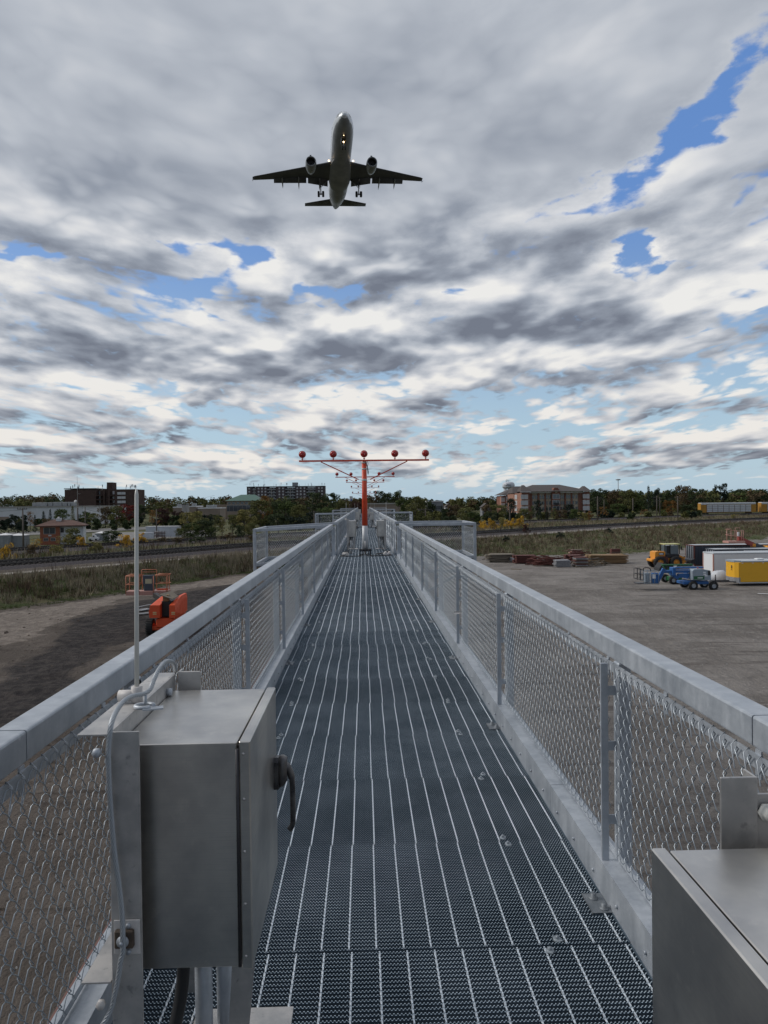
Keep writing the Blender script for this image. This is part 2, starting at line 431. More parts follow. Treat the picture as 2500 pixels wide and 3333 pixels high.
for i in range(-9, 91):
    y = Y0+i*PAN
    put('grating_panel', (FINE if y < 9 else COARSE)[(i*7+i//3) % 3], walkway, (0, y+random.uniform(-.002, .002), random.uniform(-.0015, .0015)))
mb = MB()
far = bpy.data.meshes.new('grating_panel')
for i in range(91, NPAN):
    y = Y0+i*PAN
    for k in range(36): mb.box(XL+.004, y+PAN/36*(k+.5)-.0017, -.03, XR-.004, y+PAN/36*(k+.5)+.0017, 0, 0)
    for k in range(17): mb.box(XL+.045+k*.105-.004, y+.006, -.008, XL+.045+k*.105+.004, y+PAN-.006, .001, 1)
tag(mb.build('far_grating', [M['grating'], M['grate_rod']], walkway), kind='stuff')
YEND = Y0+NPAN*PAN
# girders, cross beams and brown bottom chord
for sx, x in ((-1, XL-.10), (1, XR+.10)):
    mb = MB(); mb.box(x-.05, -8.4, -.36, x+.05, YEND, -.35); mb.box(x-.05, -8.4, -.06, x+.05, YEND, -.045); mb.box(x-.005, -8.4, -.35, x+.005, YEND, -.06)
    mb.build('side_girder', M['galv'], walkway)
    mb = MB(); mb.box(x+sx*.20-.05, -8.4, -.30, x+sx*.20+.05, YEND, -.22)
    mb.build('brown_pipe_tray', M['brown'], walkway)
xb = MB().box(XL-.02, 0, -.34, XR+.02, .06, -.24).mesh('cross_beam', M['galv'])
for i in range(48): put('cross_beam', xb, walkway, (0, -8.2+2.88*i, 0))
# grating clips: saddle washers with a bolt, in pairs at the joints
M['clip_zinc'] = mat('clip_zinc', mottled((.20, .23, .26), (.30, .34, .37), 12, (.45, .6), .4))
clip = MB(); clip.lathe([(.0, .004), (.015, .004), (.017, .001), (.017, -.004)], n=10); clip.lathe([(0, .0135), (.0075, .0135), (.0075, .004)], n=6)
clip.box(-.012, -.020, .0005, .012, .020, .003)
clipm = clip.mesh('clip', [M['clip_zinc']])
nclip = 0
for i in range(2, 30):
    y = Y0+i*PAN
    for x in (XR-.30, XL+.22):
        for dy in (-.035, .035):
            if nclip < 96: o = put('grating_clip', clipm, walkway, (x+random.uniform(-.03, .03), y+dy, -.0015), random.uniform(-.5, .5)); nclip += 1
ap = MB(); ap.box(-.080, -.075, .0008, 0, .075, .0020); ap.lathe([(0, .026), (.013, .026), (.013, .010), (.021, .010), (.021, .0045)], (-.045, .035, -.003), n=6); ap.lathe([(0, .026), (.013, .026), (.013, .010), (.021, .010), (.021, .0045)], (-.025, -.045, -.003), n=6)
ap.box(-.083, -.078, -.004, -.080, .078, .0035)
apm = ap.mesh('anchor_plate', M['steel_dark'])
for k in range(9):
    o = put('anchor_plate', apm, walkway, (XR-.001, 3.02+k*2.44, 0)); o = put('anchor_plate', apm, walkway, (XL+.001, 2.90+k*2.44, 0), math.pi)
# ---------------------------------------------------------------- guard fences of the walkway
def rail_profile(w, h, r, n=2):
    P = []
    for cx, cz, a0 in ((w/2-r, h/2-r, 0), (-w/2+r, h/2-r, 90), (-w/2+r, -h/2+r, 180), (w/2-r, -h/2+r, 270)):
        for k in range(n+1):
            a = RAD(a0+90*k/n); P.append((cx+r*math.cos(a), cz+r*math.sin(a)))
    return P
def tube_rail(mb, p0, p1, w=.088, h=.088, r=.007):           # rectangular hollow rail with rounded corners
    p0, p1 = Vector(p0), Vector(p1); d = p1-p0; q = d.to_track_quat('Y', 'Z').to_matrix()
    P = rail_profile(w, h, r)
    rings = [[p0+q @ Vector((x, s, z)) for x, z in P] for s in (0, d.length)]
    mb.loft(rings, 0, False)
DW, DH, MT = .0345, .0475, .0075   # chain link: half diamond width, half height, half thickness
def chain_mesh(L, H, wire=.0019, sides=5):
    mb = MB(); nw = int(L/DW); nh = int(H/DH)
    ox = (L-nw*DW)/2
    for i in range(nw):
        pts = []; x0 = ox+i*DW; o = .0028
        sgn = 1
        up = (i % 2 == 0)
        for j in range(nh+1):
            z = j*DH
            left = ((j+i) % 2 == 0)
            xa = x0-o if left else x0+DW+o
            # bend (wire passes through the plane), then a straight run on the front or the back
            pts.append((0, xa, z))
            if j < nh:
                dpt = -MT if left else MT
                xb = x0+DW+o if left else x0-o
                for f in (.16, .84): pts.append((dpt, xa+(xb-xa)*f, z+DH*f))
        mb.tube(pts, wire, sides, 0, False)
    return mb.mesh('mesh_panel', M['galv_wire'])
HM = 17*DH
PL = 2.44
CH_NEAR = chain_mesh(PL-.06, HM, .00175, 6)
CH_FAR = chain_mesh(PL-.06, HM, .0019, 3)
CH_W = chain_mesh(2.2, HM, .0024, 3)
CH_S = chain_mesh(2.6, HM, .0024, 3)
def post_mesh(sx, z0=-.34):
    mb = MB()
    mb.bbox(-.016, -.006, .10, .016, .006, 1.0, .0015)      # inner flat bar, face across the walk
    o = sx*.080
    mb.bbox(o-.03, -.03, z0, o+.03, .03, 1.004, .006)       # outer square tube
    mb.box(min(0, o), -.003, .30, max(0, o), .003, .34); mb.box(min(0, o), -.003, .62, max(0, o), .003, .66); mb.box(min(0, o), -.003, .86, max(0, o), .003, .90)
    return mb.mesh('post', M['galv'])
POST = {s: post_mesh(s) for s in (-1, 1)}
def toe_profile(mb, x, sx, y0, y1):
    a, b = sorted((x, x+sx*.006)); mb.box(a, y0, -.05, b, y1, .138)
    a, b = sorted((x, x+sx*.115)); mb.box(a, y0, .138, b, y1, .144)
    for y in np.arange(y0+.15, y1, .30):
        mb.cyl((x, y, .055), (x-sx*.009, y, .055), .007, n=6)
def straight_fence(side, ya, yb, label, near=False, first=None):
    sx = side; x = XR if side > 0 else XL
    t = thing('guard_fence', label, 'fence', (x, ya, 0))
    L = yb-ya; xr = sx*.125
    segs = max(1, round(L/4.88)); 
    mb = MB()
    for k in range(segs):
        a = L*k/segs; b = L*(k+1)/segs
        tube_rail(mb, (xr, a+.003, 1.046), (xr, b-.003, 1.046+random.uniform(-.001, .001)))
    mb.build('top_rail', M['galv'], t)
    mb = MB()
    y = 0
    while y < L-.1:
        e = min(y+6.0, L); toe_profile(mb, 0, sx, y+.002, e-.002); y = e
    mb.build('toe_plate', M['galv'], t)
    # tension bar behind the top of the mesh, with ties
    mb = MB(); a, b = sorted((sx*.072, sx*.078)); mb.box(a, .02, .952, b, L-.02, .992)
    a, b = sorted((sx*.072, sx*.078)); mb.box(a, .02, .150, b, L-.02, .175)
    for y in np.arange(.1, min(L, 20), .62): mb.box(min(sx*.078, sx*.083), y, .925, max(sx*.078, sx*.083), y+.03, 1.003)
    for y in np.arange(4.0, min(L, 20), DW*2) if near else ():              # knuckles folded over the bar
        mb.tube([(sx*.060, y-.012, .92), (sx*.056, y, .985), (sx*.075, y+.006, .997), (sx*.086, y+.014, .96)], .0022, 4, 0, False)
    mb.build('tension_bar', M['galv'], t)
    n = max(1, round(L/PL)); 
    p0 = first if first is not None else 0.0
    ys = []
    y = p0
    while y < L-.3: ys.append(y); y += PL
    for y in ys:
        put('post', POST[sx], t, (sx*.022, y, 0))
    edges = ([0.0] if ys and ys[0] > .4 else [])+ys
    for y in edges:
        room = L-y
        me = CH_NEAR if (near and ya+y < 10) else CH_FAR
        if room > PL-.2 and ya+y > -3.5:
            o = put('mesh_panel', me, t, (sx*.058, y+.03, .180)); 
            if y == 0.0 and ys and ys[0] > .4: o.location.y = ys[0]-PL+.03
    return t
YW1, YW2, YW3, YW4 = 22.2, 50.6, 78.6, 106.6         # where the side platforms begin
WD = 2.6
def corner_post(mb, x, y, z0=-.30, z1=1.002, w=.09): mb.bbox(x-w/2, y-w/2, z0, x+w/2, y+w/2, z1, .008)
def wing(side, y, out, label, droop=0.0, skew=0.0, dy=0.0):
    sx = side; xi = (XR if side > 0 else XL)+sx*.06; xo = out
    t = thing('side_platform', label, 'platform', (0, y+dy, 0))
    zo = -droop
    A = Vector((xi, 0, 0)); B = Vector((xo, -skew, zo)); C = Vector((xo, WD-skew, zo)); D = Vector((xi, WD, 0))
    up = Vector((0, 0, 1.046))
    mb = MB()
    tube_rail(mb, A+up+Vector((sx*.05, 0, 0)), B+up-Vector((sx*.045, 0, 0))); tube_rail(mb, B+up-Vector((0, .045, 0)), C+up+Vector((0, .045, 0))); tube_rail(mb, C+up-Vector((sx*.045, 0, 0)), D+up)
    mb.build('top_rail', M['galv'], t)
    mb = MB()
    low = Vector((0, 0, .035))
    for P, Q in ((A, B), (B, C), (C, D)): tube_rail(mb, P+low, Q+low, .07, .09, .01)
    mb.build('bottom_rail', M['galv'], t)
    for P in (A, B, C, D):
        mb = MB(); corner_post(mb, P.x, P.y, P.z-.45, P.z+1.003); mb.build('corner_post', M['galv'], t)
    # mesh on the three sides
    def hang(me, P, Q, L):
        d = Q-P; o = put('mesh_panel', me, t, P+d.normalized()*((d.length-L)/2)+Vector((0, 0, .12)))
        o.rotation_euler = (0, 0, math.atan2(d.y, d.x)-math.pi/2)
    W = (B-A).length
    hang(CH_W, A, B, 2.2); hang(CH_W, D, C, 2.2); hang(CH_S, B, C, 2.6)
    mb = MB()
    lo = Vector((0, 0, .0))
    nb = int(WD/.10)
    for i in range(nb):
        f = (i+.5)/nb; P = A.lerp(D, f); Q = B.lerp(C, f); mb.beam(P+Vector((0, 0, -.02)), Q+Vector((0, 0, -.02)), .012, .03)
    for i in range(18): f = (i+.5)/18; mb.beam(A.lerp(B, f)+Vector((0, .05, 0)), D.lerp(C, f)+Vector((0, -.05, 0)), .008, .008, 1)
    mb.build('floor_grating', [M['grating'], M['grate_rod']], t)
    mb = MB(); mb.beam(B+Vector((-sx*.05, WD/2, -.45)), A+Vector((0, WD/2, -1.7)), .08, .08); mb.beam(B+Vector((-sx*.05, .1, -.40)), A+Vector((0, .1, -.40)), .08, .1); mb.beam(B+Vector((-sx*.05, WD-.1, -.40)), A+Vector((0, WD-.1, -.40)), .08, .1)
    mb.build('support_bracket', M['galv'], t)
    return t
names = {1: 'nearest', 2: 'second', 3: 'third', 4: 'farthest'}
straight_fence(1, -8.06, YW1-.05, 'nearest galvanised chain link guard fence along the right edge of the walkway', True, 3.10+8.06-2.44*4)
straight_fence(-1, -8.06, YW1-.05, 'nearest galvanised chain link guard fence along the left edge of the walkway', True, 2.98+8.06-2.44*4)
prev = YW1
for k, (a, b) in enumerate(((YW1+WD, YW2), (YW2+WD, YW3), (YW3+WD, YW4), (YW4+WD, YEND))):
    w = ('second', 'third', 'fourth', 'farthest')[k]
    for s, n in ((1, 'right'), (-1, 'left')):
        straight_fence(s, a+.05, b-.05, '%s stretch of chain link guard fence on the %s edge, beyond the side platforms' % (w, n), False, 1.2)
for k, y in enumerate((YW1, YW2, YW3, YW4)):
    w = names[k+1]
    wing(1, y, 3.42, '%s caged side platform on the right of the walkway at a light mast' % w, 0.0, 0.0, 0.0)
    wing(-1, y, (-3.2 if k == 0 else -3.3), '%s caged side platform on the left of the walkway at a light mast' % w, (.09 if k == 0 else .03), (.8 if k == 0 else .3), 0.0)
# towers that carry the walkway (below the deck)
for k, y in enumerate((YW1+1.3, YW2+1.3, YW3+1.3, YW4+1.3, 9.0, 38.0)):
    for x in (XL-.1, XR+.1): MB().cyl((x, y, -.36), (x+(.5 if x > 0 else -.5), y, -6.8), .11, n=12).build('tower_leg', M['galv'], walkway)
# ================================================================ approach light masts
M['lamp_red'] = mat('lamp_red_enamel', None, (.30, .010, .008), .16, 0.0, .6)
M['white_band'] = mat('reflective_band', mottled((.62, .60, .58), (.45, .43, .42), 9.0, (.4, .6)))
M['mast_grey'] = mat('mast_grey', mottled((.50,.52,.54), (.40,.41,.43), 3.0, (.45, .6), .3))
def lamp_mesh():
    mb = MB()
    mb.lathe([(.0, -.075), (.045, -.070), (.078, -.052), (.100, -.022), (.108, .010), (.113, .014), (.113, .030), (.100, .032), (.0, .030)], (0, 0, .20), 'Y', 28)
    return recalc_mesh(mb.mesh('lamp', M['lamp_red']))
def recalc_mesh(me):
    import bmesh
    bm = bmesh.new(); bm.from_mesh(me); bmesh.ops.recalc_face_normals(bm, faces=bm.faces); bm.to_mesh(me); bm.free(); return me
LAMP = lamp_mesh()
LSTEM = MB().cyl((0, -.076, .215), (0, -.082, .10), .006, n=6, mi=0).cyl((0, 0, 0), (0, 0, .10), .014, n=8, mi=0).lathe([(.0, .03), (.034, .035), (.034, .06), (.0, .065)], (0, 0, 0), 'Z', 10).cyl((0, -.08, .10), (0, 0, .085), .008, n=6).mesh('lamp_stem', M['lamp_red'])
LRIM = MB().lathe([(.1135, .012), (.119, .012), (.119, .026), (.1135, .026)], (0, 0, .20), 'Y', 28).mesh('lamp_rim', M['red'])
def mast(Y, px, bar_y, label, detail=True):
    base = at_y(px, 1640, Y); x = base.x
    zb = at_y(px, bar_y, Y).z
    t = thing('approach_light_mast', label, 'light mast', (x, Y, 0), 0, 'approach light masts along the walkway')
    n = 20
    MB().cyl((0, 0, .20), (0, 0, .98), .094, .092, n).build('pole_foot', M['mast_grey'], t)
    MB().cyl((0, 0, .98), (0, 0, zb+.02), .092, .080, n).build('pole', M['red'], t)
    for h, w in ((zb-.06, .06), (zb-.27, .05), (zb-.63, .06)):
        mb = MB(); mb.lathe([(.0865, h-w/2), (.0885, h-w/2+.002), (.0885, h+w/2-.002), (.0865, h+w/2)], n=n); mb.build('clamp_band', M['white_band'], t)
    mb = MB()
    for a in (-1, 1): mb.beam((a*.06, 0, zb-.65), (a*.22, 0, zb-.60), .05, .008)
    mb.build('brace_bracket', M['galv'], t)
    MB().beam((-2.13, -.10, zb), (2.13, -.10, zb), .05, .055).build('cross_bar', M['red'], t)
    for a in (-1, 1):
        MB().beam((a*.19, -.03, zb-.62), (a*1.42, -.07, zb-.03), .032, .032).build('brace', M['red'], t)
    for i in range(5):
        xx = (i-2)*1.01
        l = put('lamp', LAMP, t, (xx, -.10, zb+.02)); put('lamp_stem', LSTEM, l); put('lamp_rim', LRIM, l)
    if detail:
        mb = MB()
        for a in (-1, 1):
            mb.beam((a*.19, -.20, .012), (a*.19, .20, .012), .05, .012); mb.beam((a*.17, -.15, .01), (a*.17, -.15, .20), .035, .035); mb.beam((a*.17, .15, .01), (a*.17, .15, .20), .035, .035)
            mb.cyl((a*.10, -.17, .03), (a*.10, -.17, .19), .014, n=8); mb.lathe([(0, .0), (.026, 0), (.026, .02), (0, .02)], (a*.10, -.17, .05), n=6); mb.lathe([(0, .0), (.026, 0), (.026, .02), (0, .02)], (a*.10, -.17, .15), n=6)
        for b in (-.15, .15): mb.beam((-.20, b, .185), (.20, b, .185), .05, .05)
        mb.beam((-.19, -.17, .05), (.19, -.17, .05), .03, .02); mb.beam((0, -.19, .19), (0, -.17, .05), .03, .03)
        mb.cyl((0, 0, .14), (0, 0, .215), .13, n=16)
        mb.build('base_frame', M['dark'], t)
        MB().cyl((0, -.095, .24), (0, -.095, .47), .016, n=8).build('ground_rod', M['white_band'], t)
        mb = MB(); mb.tube([(.06, -.10, zb-.05), (.10, -.11, zb-.20), (.115, -.10, zb-.28), (.125, -.09, zb-.38), (.125, -.09, zb-.46)], [.012, .014, .018, .022, .012], 8); mb.tube([(.10, -.10, zb+.0), (.13, -.1, zb-.1), (.10, -.10, zb-.25)], .008, 6); mb.build('feed_cable', M['black'], t)
    return t
MY = [23.9, 52.3, 80.3, 108.0]
mast(MY[0], 1187, 1499.5, 'nearest red light mast, its crossbar with five red lamps high against the sky')
mast(MY[1], 1189.5, 1552.5, 'second red light mast, its lamps just below the crossbar of the nearest one')
mast(MY[2], 1189.5, 1570, 'third red light mast behind the nearest pole, with a smaller crossbar', False)
mast(MY[3], 1189, 1588, 'fourth red light mast down the walkway, crossbar just above the far trees', False)
mast(127.0, 1186, 1606, 'farthest red light mast, its tiny crossbar at the tree line', False)
# cables on the deck round the mast feet
def floppy(pts, k=6):                                      # smooth curve through points
    P = [Vector(p) for p in pts]; out = []
    for i in range(len(P)-1):
        a, b, c, d = P[max(i-1, 0)], P[i], P[i+1], P[min(i+2, len(P)-1)]
        for j in range(k):
            t = j/k
            out.append(.5*((2*b)+(c-a)*t+(2*a-5*b+4*c-d)*t*t+(3*b-a-3*c+d)*t**3))
    out.append(P[-1]); return out
for k, Y in enumerate(MY[:3]):
    w = ('nearest', 'second', 'third')[k]
    mb = MB(); mb.tube(floppy([(.03, Y-.20, .16), (-.05, Y-.36, .02), (-.3, Y-.50, .018), (-.62, Y-.52, .018), (-.76, Y-.30, .02), (-.60, Y+.02, .03), (-.50, Y+.25, .10), (-.66, Y+.5, .09), (-.40, Y+.9, .02), (-.55, Y+1.3, .12), (-.60, Y+2.4, .02), (-.55, Y+3.2, .25)]), .013, 6)
    tag(mb.build('power_cable', M['black']), 'black cable looping left from the foot of the %s mast to the steel cabinet' % w, 'cable')
    mb = MB(); mb.tube(floppy([(.06, Y-.20, .16), (.12, Y-.34, .02), (.4, Y-.44, .018), (.78, Y-.42, .018), (.90, Y-.15, .02), (.62, Y+.35, .02), (.42, Y+.35, .02), (.72, Y+.9, .03), (.88, Y+1.6, .03), (.70, Y+2.6, .03), (.68, Y+3.1, .40)]), .013, 6)
    tag(mb.build('power_cable', M['black']), 'black cable looping right from the foot of the %s mast to the steel cabinet' % w, 'cable')
    mb = MB(); mb.box(-.72, Y+.02, .002, -.50, Y+.30, .05); mb.cyl((-.70, Y+.16, .05), (-.52, Y+.16, .05), .05, n=10)
    tag(mb.build('cable_saddle', M['white_band']), 'pale cable saddle on the deck left of the %s mast foot' % w, 'cable saddle')
    mb = MB(); mb.box(.66, Y-.02, .002, .92, Y+.42, .05); mb.cyl((.73, Y+.0, .05), (.73, Y+.40, .05), .05, n=10); mb.cyl((.86, Y+.0, .05), (.86, Y+.40, .05), .05, n=10)
    tag(mb.build('cable_saddle', M['white_band']), 'pale ribbed cable saddle on the deck right of the %s mast foot' % w, 'cable saddle')
# ================================================================ stainless control cabinets on posts
def strand_rope(mb, pts, r=.0058, n=6):                    # twisted wire rope along points
    P = floppy(pts, 14); s = 0.0; fr = []
    prev = None
    for i, p in enumerate(P):
        t = (P[min(i+1, len(P)-1)]-P[max(i-1, 0)]).normalized()
        u = Vector((0, 0, 1)) if abs(t.z) < .9 else Vector((1, 0, 0))
        if prev is not None: u = prev
        u = (u-t*u.dot(t)).normalized(); prev = u
        if i: s += (p-P[i-1]).length
        fr.append((p, u, t.cross(u), s))
    Q = []
    for (a, b) in zip(fr[:-1], fr[1:]):
        m = max(1, int((b[3]-a[3])/.0045))
        for j in range(m):
            f = j/m; Q.append((a[0].lerp(b[0], f), a[1].lerp(b[1], f).normalized(), a[2].lerp(b[2], f).normalized(), a[3]+(b[3]-a[3])*f))
    for k in range(n):
        ph = 2*math.pi*k/n
        pts2 = [p+(u*math.cos(ph+s/.0105)+w*math.sin(ph+s/.0105))*r*.62 for p, u, w, s in Q]
        mb.tube(pts2, r*.33, 5, 0, False)
M['dark_chrome'] = mat('dark_cast_metal', mottled((.07, .07, .075), (.16, .155, .155), 20, (.22, .4), .9))
def cabinet(ox, oy, sg, label, dz=0.0, farpost=(-.056, .022), fy=.60):                 # sg: +1 door faces +X, -1 door faces -X
    t = thing('control_cabinet', label, 'cabinet', (ox, oy, 0), 0, 'stainless control cabinets beside the walkway fences')
    def bx(mb, x0, y0, z0, x1, y1, z1, b=0):
        a, c = sorted((x0*sg, x1*sg))
        if b: mb.bbox(a, y0, z0, c, y1, z1, b)
        else: mb.box(a, y0, z0, c, y1, z1)
    def rev(y): return y
    mb = MB(); bx(mb, -.062, 0, .47+dz, .25, .56, 1.07+dz, .0022); mb.build('enclosure', M['stainless'], t)
    mb = MB()
    if dz: bx(mb, .2500, -.002, .466+dz, .2570, .562, 1.0722+dz)
    else: bx(mb, .2505, .012, .482+dz, .256, .548, 1.058+dz); mb.build('door_seal', M['black'] if dz == 0 else M['stainless'], t)
    mb = MB(); bx(mb, .2565, -.004, .464+dz, .286, .564, 1.074+dz, .003)
    d = mb.build('door', M['stainless'], t)
    mb = MB()                                              # hinge on the near edge, with screws
    mb.cyl((sg*.2525, -.007, .475), (sg*.2525, -.007, 1.055), .0045, n=8)
    for z in np.arange(.52, 1.04, .058): mb.cyl((sg*.2525, -.007, z), (sg*.2525, -.007, z+.0015), .0052, n=8)
    mb.build('hinge', M['dark'], d)
    mb = MB()
    for z in (.50, .64, .78, .92, 1.04): mb.lathe([(0, -.0028), (.0035, -.002), (.0045, 0)], (sg*.268, -.0045, z), 'Y', 10)
    mb.build('hinge_screws', M['steel_dull'], d)
    # lever handle
    hy = .50 if sg > 0 else .06
    h = put('handle', None, d, (sg*.286, hy, .80)); h.empty_display_size = .05; h.scale = (.9, .85, .95)
    mb = MB(); pr = [(-.018, -.052), (.018, -.052), (.024, -.035), (.024, .045), (.015, .06), (-.015, .06), (-.024, .045), (-.024, -.035)]
    mb.prism(pr, 0, sg*.018, 'X'); mb.loft([[(sg*x, y*w, z0+(z)*w) for y, z in pr] for x, w, z0 in ((.019, .96, .004), (.034, .92, .008), (.048, .7, .014))], 0)
    recalc(mb.build('handle_base', M['dark_chrome'], h))
    mb = MB()
    path = [(sg*.030, 0, .03), (sg*.050, 0, .018), (sg*.062, 0, -.008), (sg*.066, 0, -.04), (sg*.067, 0, -.10), (sg*.067, 0, -.16), (sg*.064, 0, -.185), (sg*.052, 0, -.20)]
    mb.tube(floppy(path, 4), [.016]*5+[.013]*5+[.0105]*19, 10); mb.build('lever', M['dark_chrome'], h)
    # mounting posts (angles), brackets, bolts
    for y, x0, x1, ly, s2 in ((-.065, -.064, .014, -.06, 1), (fy, farpost[0], farpost[1], fy+.002, 1)):
        mb = MB(); bx(mb, x0, y, .0, x1, y+.006, 1.125, .0012); bx(mb, x0, y+.0065, .0, x0+.006, y+.07 if y < 0 else y+.05, 1.124)
        mb.build('mounting_post', M['steel_dull'], t)
    for z in (1.118, .478):
        mb = MB()
        bx(mb, -.145, -.058, z-.006, -.070, .62, z, .0012); bx(mb, -.0700, -.052, z-.07, -.064, .60, z+.001, .001)
        mb.build('bracket_angle', M['steel_dull'], t)
        for y in (.02, .49):
            mb = MB()
            a = sorted((-.064*sg, -.048*sg)); mb.lathe([(0, a[0]), (.013, a[0]), (.013, a[1]), (0, a[1])], (0, y, z-.035), 'X', 6)
            mb.build('bracket_bolt', M['galv'], t)
        MB().lathe([(0, -.094), (.012, -.094), (.012, -.083), (0, -.083)], (sg*-.085, 0, z-.038), 'Y', 6).build('bracket_bolt', M['white_band'] if z < .6 else M['galv'], t)
    if dz:
        mb = MB(); bx(mb, -.045, fy+.004, .60, .0415, fy+.010, 1.088, .001); mb.build('side_plate', M['steel_dull'], t)
        mb = MB(); mb.lathe([(0, fy-.030), (.007, fy-.030), (.007, fy-.018), (.015, fy-.018), (.015, fy-.006), (.020, fy-.006), (.020, fy), (0, fy)], (sg*.024, 0, 1.052), 'Y', 6); mb.build('bracket_bolt', M['rod'], t)
    # conduits under the cabinet
    mb = MB(); mb.cyl((sg*.095, .26, -.1), (sg*.095, .26, .47), .026, n=14); mb.lathe([(.034, .44), (.034, .468)], (sg*.095, .26, 0), n=12); mb.cyl((sg*.150, .30, -.1), (sg*.150, .30, .47), .024, n=14)
    mb.build('conduit', M['galv'], t)
    mb = MB(); mb.tube(floppy([(sg*.05, .22, .47), (sg*.05, .215, .38), (sg*.04, .20, .25), (sg*.01, .16, .12), (sg*-.03, .10, .02), (sg*-.04, .05, -.02)]), .019, 10); mb.build('hose', M['black'], t)
    mb = MB(); bx(mb, .02, -.02, .004, .34, .50, .012, .001); mb.build('foot_plate', M['steel_dull'], t)
    mb = MB(); mb.add([(sg*.20, .20, .47), (sg*.27, .20, .47), (sg*.225, .20, .012), (sg*.17, .20, .012), (sg*.20, .208, .47), (sg*.27, .208, .47), (sg*.225, .208, .012), (sg*.17, .208, .012)], [(0,1,2,3), (7,6,5,4), (0,4,5,1), (1,5,6,2), (2,6,7,3), (3,7,4,0)]); mb.build('gusset', M['steel_dull'], t)
    # marker rod on the top bracket
    mb = MB(); mb.tube([(sg*-.085, .24, 1.155), (sg*-.083, .245, 1.45), (sg*-.080, .25, 1.735), (sg*-.080, .25, 1.752)], [.0070, .0062, .0057, .0028], 12); rod = mb.build('marker_rod', M['rod'], t)
    mb = MB(); a = sorted((-.135*sg, -.078*sg)); mb.cyl((sg*-.138, .24, 1.138), (sg*-.080, .24, 1.138), .017, n=14); mb.cyl((sg*-.085, .24, 1.12), (sg*-.085, .24, 1.166), .0165, n=14); mb.build('rod_socket', M['white_band'], rod)
    return t
M['rod'] = mat('pale_fibre_rod', mottled((.60, .60, .56), (.46, .47, .45), 12.0, (.35, .5), stretch=(3, 3, .3)))
cab_l = cabinet(-.594, 1.93, 1, 'large stainless cabinet in the left foreground with a lever handle on its door')
cab_r = cabinet(.852, .86, -1, 'pale stainless cabinet cut off by the lower right corner', -.067, (.042, .120), .612)
cab_f = cabinet(.785, MY[0]+3.2, -1, 'small distant stainless cabinet right of the walkway just behind the nearest mast')
for k, Y in enumerate(MY[:3]):
    w = ('nearest', 'second', 'third')[k]
    a = dup(cab_l, (-.56, Y+3.3, 0), 0, 'small distant stainless cabinet left of the walkway just behind the %s mast' % w)
    if k: b = dup(cab_f, (.785, Y+3.2, 0), 0, 'small distant stainless cabinet right of the walkway just behind the %s mast' % w)
# far post on the right cabinet stands a little further off
# wire rope of the left cabinet
rp = [(571, 2182, 2.54), (566, 2160, 2.46), (552, 2152, 2.38), (536, 2156, 2.30), (518, 2178, 2.22), (502, 2212, 2.17), (489, 2244, 2.13), (466, 2259, 2.10), (432, 2266, 2.04), (402, 2284, 1.97), (378, 2318, 1.90), (361, 2364, 1.85), (353, 2440, 1.845), (354, 2520, 1.845), (358, 2600, 1.845), (364, 2680, 1.845), (370, 2750, 1.845), (377, 2810, 1.845), (387, 2880, 1.845), (395, 2950, 1.843), (399, 3010, 1.840), (400, 3060, 1.838), (400, 3100, 1.840), (392, 3132, 1.84), (385, 3185, 1.84), (373, 3240, 1.84), (362, 3284, 1.84), (330, 3345, 1.83)]
mb = MB(); strand_rope(mb, [at_y(*p) for p in rp], .0074)
tag(mb.build('wire_rope', mat('wire_rope_steel', None, (.38, .41, .44), .42, .5)), 'twisted grey wire rope hanging down the post of the left foreground cabinet', 'wire rope')
mb = MB(); e = at_y(470, 2248, 2.10)
ring = [(e.x+.026*math.cos(a)-.0, e.y+.022*math.sin(a), 1.126) for a in np.linspace(0, 5.6, 14)]; mb.tube(ring, .006, 6)
mb.beam((e.x+.0, e.y-.02, 1.122), (e.x+.055, e.y-.005, 1.122), .028, .004); mb.cyl((e.x+.0, e.y+.01, 1.12), (e.x+.0, e.y+.01, 1.165), .0045, n=8)
mb.build('rope_eye', M['galv'], cab_l, (.594, -1.93, 0))
# rope clamp
c = at_y(414, 3050, 1.86); t = thing('rope_clamp', 'small steel clamp plate pinning the wire rope to the post of the left foreground cabinet', 'clamp', (c.x, c.y, c.z))
mb = MB(); mb.bbox(-.033, -.001, -.044, .033, .003, .044, .0009); mb.build('plate', M['white_band'], t)
M['rust'] = mat('brown_clamp', mottled((.10, .075, .055), (.06, .045, .035), 40, (.6, .8), .3))
mb = MB(); mb.bbox(-.028, -.016, -.022, .020, -.0015, .024, .003); mb.build('saddle', M['rust'], t)
mb = MB(); mb.lathe([(0, -.030), (.005, -.030), (.005, -.022), (.009, -.022), (.009, -.019), (.0155, -.019), (.0155, -.0155), (0, -.0155)], (-.006, 0, -.002), 'Y', 16); mb.lathe([(0, -.008), (.006, -.008), (.007, -.001)], (.004, 0, .030), 'Y', 10); mb.lathe([(0, -.008), (.006, -.008), (.007, -.001)], (.004, 0, -.036), 'Y', 10); mb.build('bolt', M['galv'], t)
# bright scrap of plastic on the right hand fence
s = at_y(1490, 1993, 7.6)
mb = MB(); mb.add([(s.x-.05, s.y-.02, s.z-.004), (s.x-.02, s.y, s.z+.012), (s.x+.035, s.y, s.z+.018), (s.x+.05, s.y, s.z-.004), (s.x, s.y-.02, s.z-.012), (s.x, s.y+.012, s.z-.002)], [(0,1,5),(1,2,5),(2,3,5),(3,4,5),(4,0,5)])
tag(mb.build('plastic_scrap', M['white_band']), 'white scrap caught in the mesh of the nearest right hand fence', 'scrap')
